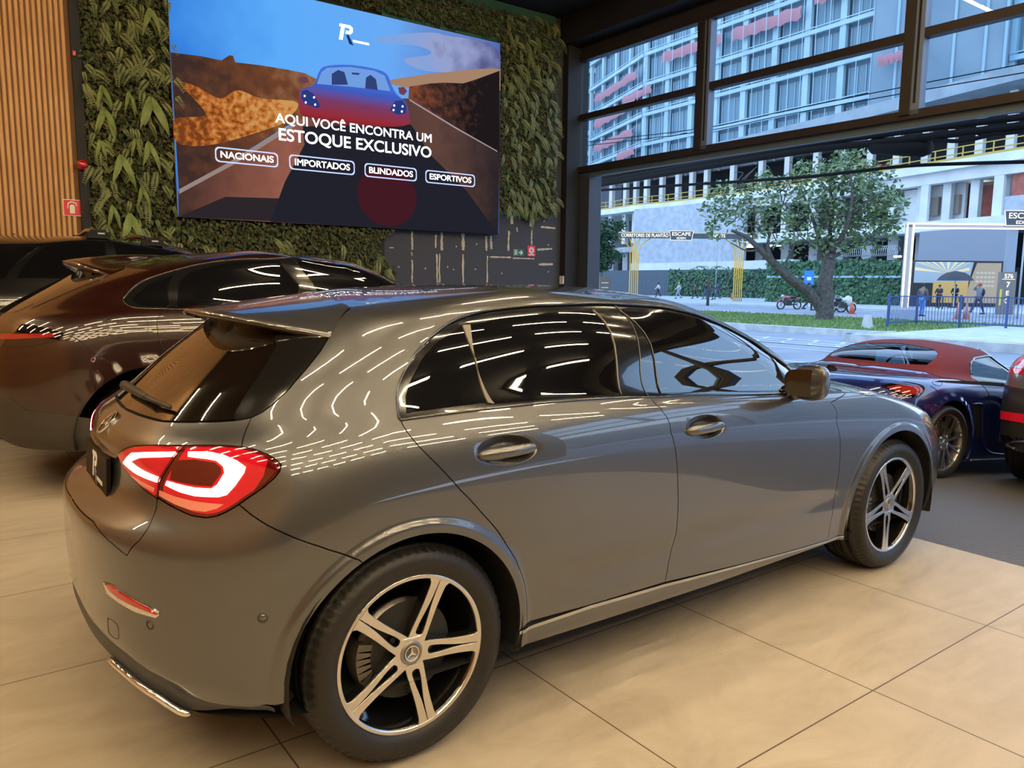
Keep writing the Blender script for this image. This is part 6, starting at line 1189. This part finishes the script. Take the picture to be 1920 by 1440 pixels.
dQ = 57.; o1 = Vector(onD(1693, 580, dQ)); o1.z = ZS; root = empty('light_portal', tuple(o1), atan2(rx.y, rx.x), 'white lit square portal with hanging name plate right of the tree', 'portal'); QS = lambda x, y: on_sheet(o1, x, y, dQ)
b = MB(); b.cm = 0
(xa, zt), (xb, _) = QS(1689, 420), QS(1702, 420); _, zb = QS(1690, 430); xr_, _ = QS(1990, 400)
b.box2((xa, -.12, 0), (xb, .12, zt)); b.box2((xa, -.12, zb+.1), (xr_, .12, zt-.1)); b.build('portal_frame', mat('portal_grey', (.35, .33, .30), .5), root)
b = MB()
for x in (xa+.03, xb-.03): b.box2((x-.055, -.18, .02), (x+.055, -.12, zt))
b.box2((xa, -.18, zt-.09), (xr_, -.12, zt+.02)); b.box2((xb-.05, -.18, zb), (xr_, -.12, zb+.09)); b.build('led_strip', lit2, root)
plate(root, QS, 1864, 1936, 397, 426, -.26)
(xa, z0_), (xb, z1_) = QS(1882, 590), QS(1899, 428); MB().box2((xa, .1, 0), (xb, .5, z1_)).build('support_post', mat('post_blue', (.22, .26, .31), .5), root)
o2 = G(1882, 590, ZS+.14); dT = float((np.array(o2)-CAM_P)@CF); root = empty('totem_sign', tuple(o2), atan2(rx.y, rx.x), 'tall brown grey totem with the number 576 behind the railing', 'sign'); TS = lambda x, y: on_sheet(o2, x, y, dT); (xa, zt), (xb, _) = TS(1868, 510), TS(1898, 510); w = xb-xa
MB().box2((xa, -.12, 0), (xb, .12, zt)).build('totem_body', mat('totem_brown', (.17, .15, .13), .6), root); xm = (xa+xb)/2
for s_, z_, h_ in (('576', .90, .34), ('7', .70, .42), ('E', .50, .36), ('O', .32, .36)): text('words', s_, T_(xm, zt*z_, -.13), h_, lit, root, .01, .02)
MB().box2((xa+w*.1, -.135, zt*.825), (xb-w*.1, -.12, zt*.835)).build('totem_line', lit, root); MB().box2((xa+w*.02, -.135, zt*.22), (xa+w*.16, -.12, zt*.60)).build('totem_strip', mat('strip_yellow', (.6, .5, .06), .5), root)
# billboard, umbrella, table
dB = 60.; o3 = Vector(onD(1790, 578, dB)); o3.z = ZS+.14; root = empty('billboard', tuple(o3), atan2(rx.y, rx.x), 'wide poster wall with golden sun rays behind the black umbrella', 'billboard'); BS = lambda x, y: on_sheet(o3, x, y, dB); (xa, zt), (xb, _) = BS(1710, 491), BS(1872, 491); _, zb = BS(1710, 530); xm, _ = BS(1812, 500)
MB().box2((xa-.1, 0, 0), (xb+.1, .3, zt+.1)).build('poster_frame', mat('poster_black', (.02, .017, .015), .6), root); gp_ = T_(0, 0, -.01)
sky_ = mat('poster_sky', (.22, .30, .36), .6, emit=(.5, .55, .5), es=.12); shape2d('poster_sky', [[(xa, zb), (xm, zb), (xm+.3, zt), (xa, zt)]], gp_, sky_, root, .01); cx_, cz_ = BS(1772, 512)
for k in range(13):
    a = pi*(k+.5)/13; r = 2.6; shape2d('poster_ray', [[(cx_, cz_), (min(max(cx_+r*cos(a-.05), xa), xm), min(cz_+r*sin(a-.05), zt)), (min(max(cx_+r*cos(a+.05), xa), xm), min(cz_+r*sin(a+.05), zt))]], T_(0, 0, -.02), mat('poster_gold', (.7, .55, .28), .6, emit=(1, .8, .45), es=.09), root, .01)
shape2d('poster_glow', [[(xa+1.5, .3), (xm, .3), (xm, zb+.1), (xa+1.5, zb+.1)]], T_(0, 0, -.02), mat('poster_amber', (.45, .28, .08), .6, emit=(1, .6, .2), es=.09), root, .01)
shape2d('poster_panel', [[(xm-.2, .3), (xb-.05, .3), (xb-.05, zt-.05), (xm+.55, zt-.05), (xm+.15, zb+.3)]], T_(0, 0, -.03), mat('poster_tan', (.34, .25, .16), .6, emit=(1, .75, .45), es=.06), root, .01)
for k in range(4): z_ = zt*.74-k*.33; shape2d('poster_text_line', [[(xm+.55+.06*j*5, z_), (xm+.55+.06*j*5+.22, z_), (xm+.55+.06*j*5+.22, z_+.16), (xm+.55+.06*j*5, z_+.16)] for j in range(5)], T_(0, 0, -.04), mat('poster_pale', (.5, .42, .30), .6, emit=(1, .8, .5), es=.05), root, .01)
P = G(1787, 577, ZS+.14); root = empty('parasol', tuple(P), 0, 'large black umbrella standing in front of the sun ray poster', 'umbrella'); b = MB(); R_u = 33*mpp(P); hz_ = onD(1787, 526, float((np.array(P)-CAM_P)@CF))[2]-P.z; hp = onD(1787, 508, float((np.array(P)-CAM_P)@CF))[2]-P.z
b.lathe([(R_u, hz_), (R_u*.8, hz_+(hp-hz_)*.45), (R_u*.5, hz_+(hp-hz_)*.8), (.02, hp)], 8, cap=False); b.build('canopy', mat('umbrella_black', (.035, .035, .04), .7), root); b = MB(); b.tube([(0, 0, 0), (0, 0, hp+.1)], .04, 8); b.build('pole', mat('pole_white', (.5, .48, .42), .5), root)
b = MB(); b.box((0, 0, .04), (.6, .6, .08)); b.build('base', mat('poster_black'), root)
P = G(1782, 580, ZS+.14); root = empty('table', tuple(P), AW, 'small dark table under the black umbrella', 'table'); MB().box((0, 0, .86), (1.6, .6, .06)).build('table_top', mat('poster_black'), root)
for x in (-.7, .7):
    for y in (-.22, .22): MB().box((x, y, .42), (.06, .06, .84)).build('leg', mat('poster_black'), root)
P = G(1513, 576, ZS+.14); root = empty('street_sign', tuple(P), atan2(rx.y, rx.x), 'blue rectangular street sign on a post left of the trunk', 'sign'); s = mpp(P); MB().box2((-.04, -.04, 0), (.04, .04, 60*s)).build('post', mat('post_blue'), root); MB().box2((-9*s, -.08, 42*s), (9*s, -.04, 68*s)).build('board', mat('board_blue', (.02, .19, .62), .5), root); MB().box2((-4*s, -.09, 50*s), (4*s, -.08, 56*s)).build('mark', mat('sign_white'), root)
P = Vector(onD(1134, 545, 55)); P.z = ZS; root = empty('notice_board', tuple(P), atan2(rx.y, rx.x), 'tall narrow brown board with pale lines left of the gold portal', 'sign'); s = 55/CAM_F; MB().box2((-10*s, -.1, 0), (10*s, .1, 58*s)).build('board', mat('board_brown', (.12, .085, .07), .7), root)
for k in range(4): MB().box2((-7*s, -.115, (18+k*9)*s), (6*s, -.1, (20+k*9)*s)).build('line', mat('board_pale', (.4, .38, .36), .7), root)
for px, py, hp_, lab in ((1907, 598, 160, 'thin grey pole right of the totem'), (1341, 560, 115, 'thin grey pole among the walking people')): P = G(px, py); b = MB(); b.tube([(0, 0, 0), (0, 0, hp_*mpp(P))], .05, 8); o = b.build('pole', mat('pole_grey', (.3, .33, .35), .5), smooth=True); o.location = P; tag(o, lab, 'pole')
P = G(1692, 480-0, 4.2) if False else Vector(onD(1683, 481, 60)); o = MB().box(tuple(P), (.3, .5, .15)).build('wall_lamp', emat('lamp_white', (1, .95, .9), 1.5)); tag(o, 'small lit white lamp on the post beside the lit portal', 'lamp')
# cables -----------------------------------------------------------
cb = mat('cable_black', (.005, .005, .006), .85, spec=.2)
def cable(xc, ps, r, lab, n=6):
    b = MB(); P = smooth_line([onX(px, py, xc) for px, py in ps], n); b.tube([tuple(p) for p in P], r, 6); o = b.build('cable', cb, smooth=True); tag(o, lab, 'cable', 'street cables')
cable(12.2, [(1040, 352), (1200, 318), (1480, 267), (1700, 236), (1980, 196)], 0.048, 'black cable highest of the thick bundle under the beam'); cable(12.2, [(1040, 356), (1200, 326), (1480, 277), (1700, 246), (1980, 212)], 0.056, 'thick black cable just under the highest of the bundle'); cable(12.2, [(1040, 360), (1200, 332), (1480, 286), (1640, 268), (1980, 228)], 0.064, 'thickest black cable in the middle of the bundle'); cable(12.2, [(1040, 362), (1200, 336), (1480, 290), (1700, 262), (1820, 262), (1980, 206)], 0.035, 'sagging thin black cable crossing the bundle at the right'); cable(12.2, [(1040, 350), (1200, 330), (1480, 281), (1760, 240), (1850, 252), (1980, 238)], 0.032, 'loose black cable looping below the right end of the bundle'); cable(12.6, [(1040, 362), (1200, 352), (1480, 334), (1600, 322), (1720, 310), (1980, 302)], 0.032, 'single thin black cable low in front of the white floor edges'); cable(14, [(1040, 272), (1300, 243), (1480, 206), (1700, 162), (1980, 108)], 0.010, 'fine wire seen through the lower panes'); cable(14, [(1040, 280), (1300, 249), (1480, 214), (1700, 174), (1980, 126)], 0.010, 'second fine wire just below the one in the lower panes')
b = MB(); P0, P1 = onX(1628, 272, 12.3), onX(1745, 278, 12.3); b.tube([tuple(P0), tuple(P0*.9+P1*.1), tuple(P0*.1+P1*.9), tuple(P1)], [.06, .15, .15, .10], 12); o = b.build('cable_splice', cb, smooth=True); tag(o, 'fat black cable splice sleeve hanging in the bundle', 'splice')
# ------------------------------------------------------------------ the building site across the street
def planar(pts, z): return [Vector(onZ(px, py, z)) for px, py in pts]
plan = planar([(1060, 402), (1100, 397), (1150, 391), (1190, 385), (1250, 380), (1300, 374), (1400, 361), (1500, 346), (1600, 331), (1700, 315), (1800, 298), (1920, 279), (2050, 258)], 13.)
plan = [Vector((p.x, p.y, 0)) for p in plan]
site = empty('construction_building', tuple(plan[5]), 0, 'unfinished concrete building with yellow guard rails across the street', 'building'); so = Vector(site.location)
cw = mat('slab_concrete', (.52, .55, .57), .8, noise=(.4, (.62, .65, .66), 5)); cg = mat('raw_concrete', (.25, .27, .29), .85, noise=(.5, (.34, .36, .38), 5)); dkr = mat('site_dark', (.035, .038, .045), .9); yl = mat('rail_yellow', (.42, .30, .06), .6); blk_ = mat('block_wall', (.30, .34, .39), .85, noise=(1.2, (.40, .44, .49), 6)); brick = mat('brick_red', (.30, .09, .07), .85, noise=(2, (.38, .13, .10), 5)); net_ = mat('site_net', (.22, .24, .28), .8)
def off_in(k, d):
    a = plan[max(k-1, 0)]; b = plan[min(k+1, len(plan)-1)]; t = (b-a).normalized(); n = Vector((-t.y, t.x, 0)); m = (plan[k]-Vector((CAM_P[0], CAM_P[1], 0))).normalized()
    if n.dot(m) < 0: n = -n
    return plan[k]+n*d
def strip(name, z0, z1, k0, k1, d0, d1, m):
    b = MB(); A_ = [off_in(k, d0)-so for k in range(k0, k1)]; B_ = [off_in(k, d1)-so for k in range(k0, k1)]; n = len(A_)
    V = [(p.x, p.y, z0) for p in A_]+[(p.x, p.y, z1) for p in A_]+[(p.x, p.y, z1) for p in B_]+[(p.x, p.y, z0) for p in B_]
    b.add(V, [((r % 4)*n+i, (r % 4)*n+i+1, ((r+1) % 4)*n+i+1, ((r+1) % 4)*n+i) for i in range(n-1) for r in range(4)]+[(0, n, 2*n, 3*n), (n-1, 4*n-1, 3*n-1, 2*n-1)]); return b.build(name, m, site)
NP = len(plan)
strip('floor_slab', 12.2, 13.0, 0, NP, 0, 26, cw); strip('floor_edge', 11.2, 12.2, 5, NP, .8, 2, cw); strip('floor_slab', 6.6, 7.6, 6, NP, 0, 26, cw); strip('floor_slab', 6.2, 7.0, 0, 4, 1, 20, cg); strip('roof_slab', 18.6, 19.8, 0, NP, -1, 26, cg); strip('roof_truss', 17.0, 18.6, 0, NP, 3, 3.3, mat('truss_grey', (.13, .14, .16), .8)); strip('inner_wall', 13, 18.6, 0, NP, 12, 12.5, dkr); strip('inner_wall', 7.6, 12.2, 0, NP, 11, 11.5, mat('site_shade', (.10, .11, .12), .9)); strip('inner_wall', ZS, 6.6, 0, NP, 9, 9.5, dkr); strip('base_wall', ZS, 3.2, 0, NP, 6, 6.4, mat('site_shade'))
strip('block_wall', 4.2, 12.4, 3, 7, -.1, .4, blk_); strip('block_band', 2.8, 4.4, 3, 8, -.4, .6, cw)
for k in range(0, NP):      # columns on each storey
    for (z0, z1, d, r) in ((13, 18.6, 2.4, .34), (7.6, 12.2, 2.4, .38), (ZS, 6.6, 3, .55)):
        for f in (0, .5):
            if k == NP-1 and f: continue
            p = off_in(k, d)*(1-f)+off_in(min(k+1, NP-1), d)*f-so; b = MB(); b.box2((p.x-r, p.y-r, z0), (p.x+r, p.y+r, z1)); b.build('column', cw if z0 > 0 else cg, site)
for k in range(NP-1):       # guard rails
    a, c = off_in(k, .3)-so, off_in(k+1, .3)-so; b = MB(); L = (c-a).length; m = max(2, int(L/2.2))
    for z in (13.55, 14.15): b.bar((a.x, a.y, z), (c.x, c.y, z), .09)
    b.bar((a.x, a.y, 13.12), (c.x, c.y, 13.12), .06, .28)
    for i in range(m): p = a+(c-a)*i/m; b.box2((p.x-.05, p.y-.05, 13), (p.x+.05, p.y+.05, 14.2))
    b.build('guard_rail', yl, site)
for k in range(3, NP-1):    # diagonals of the truss
    a, c = off_in(k, 2.9)-so, off_in(k+1, 2.9)-so; b = MB(); m = max(3, int((c-a).length/2.6))
    for i in range(m): p = a+(c-a)*i/m; q = a+(c-a)*(i+.55)/m; b.bar((p.x, p.y, 18.5), (q.x, q.y, 16.9), .16); b.bar((q.x, q.y, 18.5), (q.x, q.y, 16.9), .12)
    b.build('truss_bracket', mat('truss_pale', (.20, .22, .24), .8), site)
def on_plan(px, d):         # point of the facade behind a pixel column
    r_ = ray(px, 500); best = None
    for k in range(NP-1):
        a, c = off_in(k, d), off_in(k+1, d); u = Vector((r_[0], r_[1])); w = c-a; den = u.x*w.y-u.y*w.x
        if abs(den) < 1e-9: continue
        q = a-Vector((CAM_P[0], CAM_P[1], 0)); t = (q.x*w.y-q.y*w.x)/den; s = (q.x*u.y-q.y*u.x)/den
        if t > 0 and -.001 <= s <= 1.001: best = Vector((CAM_P[0]+u.x*t, CAM_P[1]+u.y*t, 0)); break
    return best
def fpanel(name, x0, x1, z0, z1, d, m, th=.3):
    a, c = on_plan(x0, d), on_plan(x1, d)
    if a is None or c is None: return
    a, c = a-so, c-so; b = MB(); b.bar((a.x, a.y, (z0+z1)/2), (c.x, c.y, (z0+z1)/2), th, z1-z0); return b.build(name, m, site)
fpanel('brick_panel', 1800, 1856, 7.6, 11.0, 5, brick); fpanel('brick_panel', 1886, 1935, 9.3, 12.2, 1.5, brick); fpanel('white_board', 1672, 1720, 7.6, 11.2, 3, cw); fpanel('white_board', 1732, 1801, 7.6, 11.3, 3.5, cw)
for x in (1738, 1758, 1776, 1680, 1700): fpanel('board_opening', x, x+14, 8.4, 10.2, 3.1, mat('opening_tan', (.25, .23, .2), .8))
fpanel('grey_board', 1870, 1925, 7.4, 9.3, 1.2, blk_); fpanel('tarpaulin', 1722, 1895, 2.6, 6.6, -.6, net_); fpanel('wide_pillar', 1852, 1870, 7.6, 12.2, 1.0, cw); fpanel('wide_pillar', 1718, 1732, 7.6, 12.2, 1.0, cw); fpanel('tall_column', 1312, 1330, ZS, 6.5, 1.5, cw); fpanel('tall_column', 1192, 1206, ZS, 4, 1.5, cw); fpanel('tall_column', 1258, 1274, ZS, 4, 1.0, cw)
for x, y in ((1838, 353), (1755, 369)): p = Vector(onD(x, y, 80))-so; b = MB(); b.box(tuple(p), (1.2, 1.2, .12)); b.build('site_lamp', emat('lamp_white', (1, .95, .9), 2.5), site)
p = Vector(onD(1648, 314, 84)); o = MB().box(tuple(p), (1.0, 1.0, .5)).build('orange_sheet', mat('orange_cloth', (.6, .14, .08), .7)); tag(o, 'small orange cloth lying on the guard rail above the tree crown', 'cloth'); o.parent = site; o.location = -so
for k_ in ('label', 'category'):
    del o[k_]
# tower with its nets ---------------------------------------------
d_ = lambda px: 1.22*(1/(.00909+(px-1200)*7.9e-6) if px >= 1197 else 110+(1197-px)*.21)
def tp(px): r_ = ray(px, 500); q = CAM_P+r_*d_(px); return Vector((q[0], q[1], 0))
tower = empty('tower_block', tuple(tp(1197)), 0, 'tall pale blue tower under construction behind safety mesh above the site', 'building'); to = Vector(tower.location)
tb_ = mat('tower_pale', (.36, .46, .52), .8, noise=(.3, (.44, .55, .60), 4)); tw_ = mat('tower_window', (.14, .22, .27), .35); tm_ = mat('tower_mullion', (.30, .40, .46), .7); tcore = mat('tower_core', (.17, .22, .26), .85, noise=(.15, (.23, .28, .32), 5)); pk = mat('safety_net_pink', (.46, .20, .22), .9)
def face(x0, x1, nb, z0, nf, fh, win=True, pale=tb_):
    A_, B_ = tp(x0)-to, tp(x1)-to; t = (B_-A_).normalized(); n = Vector((t.y, -t.x, 0)); c_ = Vector((CAM_P[0], CAM_P[1], 0))-to
    if n.dot(c_-A_) < 0: n = -n
    b = MB(); b.bar((A_.x-n.x*1.2, A_.y-n.y*1.2, z0+nf*fh/2), (B_.x-n.x*1.2, B_.y-n.y*1.2, z0+nf*fh/2), .4, nf*fh); b.build('back_wall', mat('tower_depth', (.12, .17, .21), .8), tower)
    for f in range(nf+1):
        z = z0+f*fh; b = MB(); b.bar((A_.x, A_.y, z), (B_.x, B_.y, z), .5, .55); b.bar((A_.x+n.x*.3, A_.y+n.y*.3, z+.5), (B_.x+n.x*.3, B_.y+n.y*.3, z+.5), .1, .12); b.build('floor_slab', pale, tower)
    for i in range(nb+1):
        p = A_+(B_-A_)*i/nb; b = MB(); b.bar((p.x-n.x*.3, p.y-n.y*.3, z0), (p.x-n.x*.3, p.y-n.y*.3, z0+nf*fh), .55, .9, up=tuple(t)); b.build('column', pale, tower)
    if win:
        for f in range(nf):
            for i in range(nb):
                p = A_+(B_-A_)*(i+.16)/nb; q = A_+(B_-A_)*(i+.84)/nb; z = z0+f*fh; b = MB(); b.cm = 0; b.bar((p.x-n.x*.8, p.y-n.y*.8, z+fh*.5), (q.x-n.x*.8, q.y-n.y*.8, z+fh*.5), .1, fh*.72); b.cm = 1
                for k in range(4): s = p+(q-p)*k/3; b.bar((s.x-n.x*.7, s.y-n.y*.7, z+fh*.14), (s.x-n.x*.7, s.y-n.y*.7, z+fh*.86), .13, .13)
                b.build('window', tw_, tower, mats=[tw_, tm_])
    return A_, B_, n
zT = 19.9
face(1100, 1197, 4, zT, 6, 4.9); A_, B_, n_ = face(1199, 1622, 8, zT, 6, 4.9); face(1860, 1990, 3, zT, 5, 5.6, pale=mat('tower_glassy', (.33, .50, .58), .4))
b = MB(); P0, P1 = tp(1622)-to, tp(1858)-to; b.bar((P0.x, P0.y, 36), (P1.x, P1.y, 36), 3.0, 32); b.build('lift_core', tcore, tower)
for x in (1645, 1690, 1745, 1800, 1835): p = tp(x)-to; b = MB(); b.box2((p.x-1.8, p.y-1.6, 20), (p.x-1.5, p.y-1.3, 50)); b.build('core_fin', tm_, tower)
def net(x0, x1, z0, z1, dn=.9):
    p, q = tp(x0)-to, tp(x1)-to; t = (q-p).normalized(); n = Vector((t.y, -t.x, 0)); 
    if n.dot(-to) < 0: n = -n
    N = 14; V = []; 
    for i in range(N+1):
        s = p+(q-p)*i/N+n*(dn+.15*sin(i*1.9)); V += [(s.x, s.y, z0+.18*sin(i*2.3)), (s.x+n.x*.25, s.y+n.y*.25, (z0+z1)/2), (s.x, s.y, z1+.12*sin(i*1.3))]
    mesh('safety_net', V, [(i*3+j, i*3+3+j, i*3+4+j, i*3+1+j) for i in range(N) for j in (0, 1)], pk, tower, True)
def zt_(px, py): return float(CAM_P[2]+ray(px, py)[2]*d_(px))
net(1117, 1195, zt_(1156, 182), zt_(1156, 168)); net(1117, 1193, zt_(1156, 230), zt_(1156, 214)); net(1117, 1190, zt_(1156, 276), zt_(1156, 262)); net(1168, 1222, zt_(1195, 190), zt_(1195, 176)); net(1237, 1345, zt_(1290, 116), zt_(1290, 98)); net(1362, 1486, zt_(1424, 76), zt_(1424, 54)); net(1508, 1600, zt_(1555, 18), zt_(1555, -4)); net(1650, 1696, zt_(1672, 140), zt_(1672, 122), 3.2); net(1160, 1194, zt_(1178, 300), zt_(1178, 286))
b = MB()
for i in range(22): s = A_+(B_-A_)*i/21+n_*1.6; b.tube([(s.x, s.y, 20), (s.x, s.y, 49)], .05, 4)
b.build('mesh_cord', mat('cord_pale', (.45, .55, .6), .7), tower); tower.children[-1]['kind'] = 'stuff'
P = Vector(onD(1086, 330, 165)); fb = empty('far_building', (P.x, P.y, 0), atan2(rx.y, rx.x), 'narrow dark far building with brown balconies at the left edge of the panes', 'building'); MB().box2((-14, 0, 0), (3.6, 14, 62)).build('wall', mat('far_wall', (.06, .08, .10), .8), fb); MB().box2((-14, 1, 0), (34, 15, 26)).build('lower_wall', mat('far_grey', (.10, .11, .13), .8), fb)
for k in range(14): MB().box2((-14, -.6, 3+k*4.2), (3.7, 0, 3.9+k*4.2)).build('balcony', mat('far_slab', (.26, .32, .36), .8), fb); MB().box2((-3+(k % 3), -.2, 4+k*4.2), (.4+(k % 3), .0, 7+k*4.2)).build('window', mat('far_brown', (.14, .06, .03), .6), fb)
for i, (x, y, w, h, lab) in enumerate([(70, -30, 40, 26, 'pale block of flats far along the street to the right'), (75, -85, 60, 18, 'low pale block at the far right end of the street')]):
    fb = empty('far_building', (x, y, ZS), 0, lab, 'building'); MB().box2((0, -w/2, 0), (14, w/2, h)).build('wall', cg, fb)
    for k in range(int(h/3.4)): MB().box2((-.15, -w/2+1, 1.2+k*3.4), (0, w/2-1, 2.8+k*3.4)).build('window_band', tw_, fb)
P = Vector((-70., 60, 0))
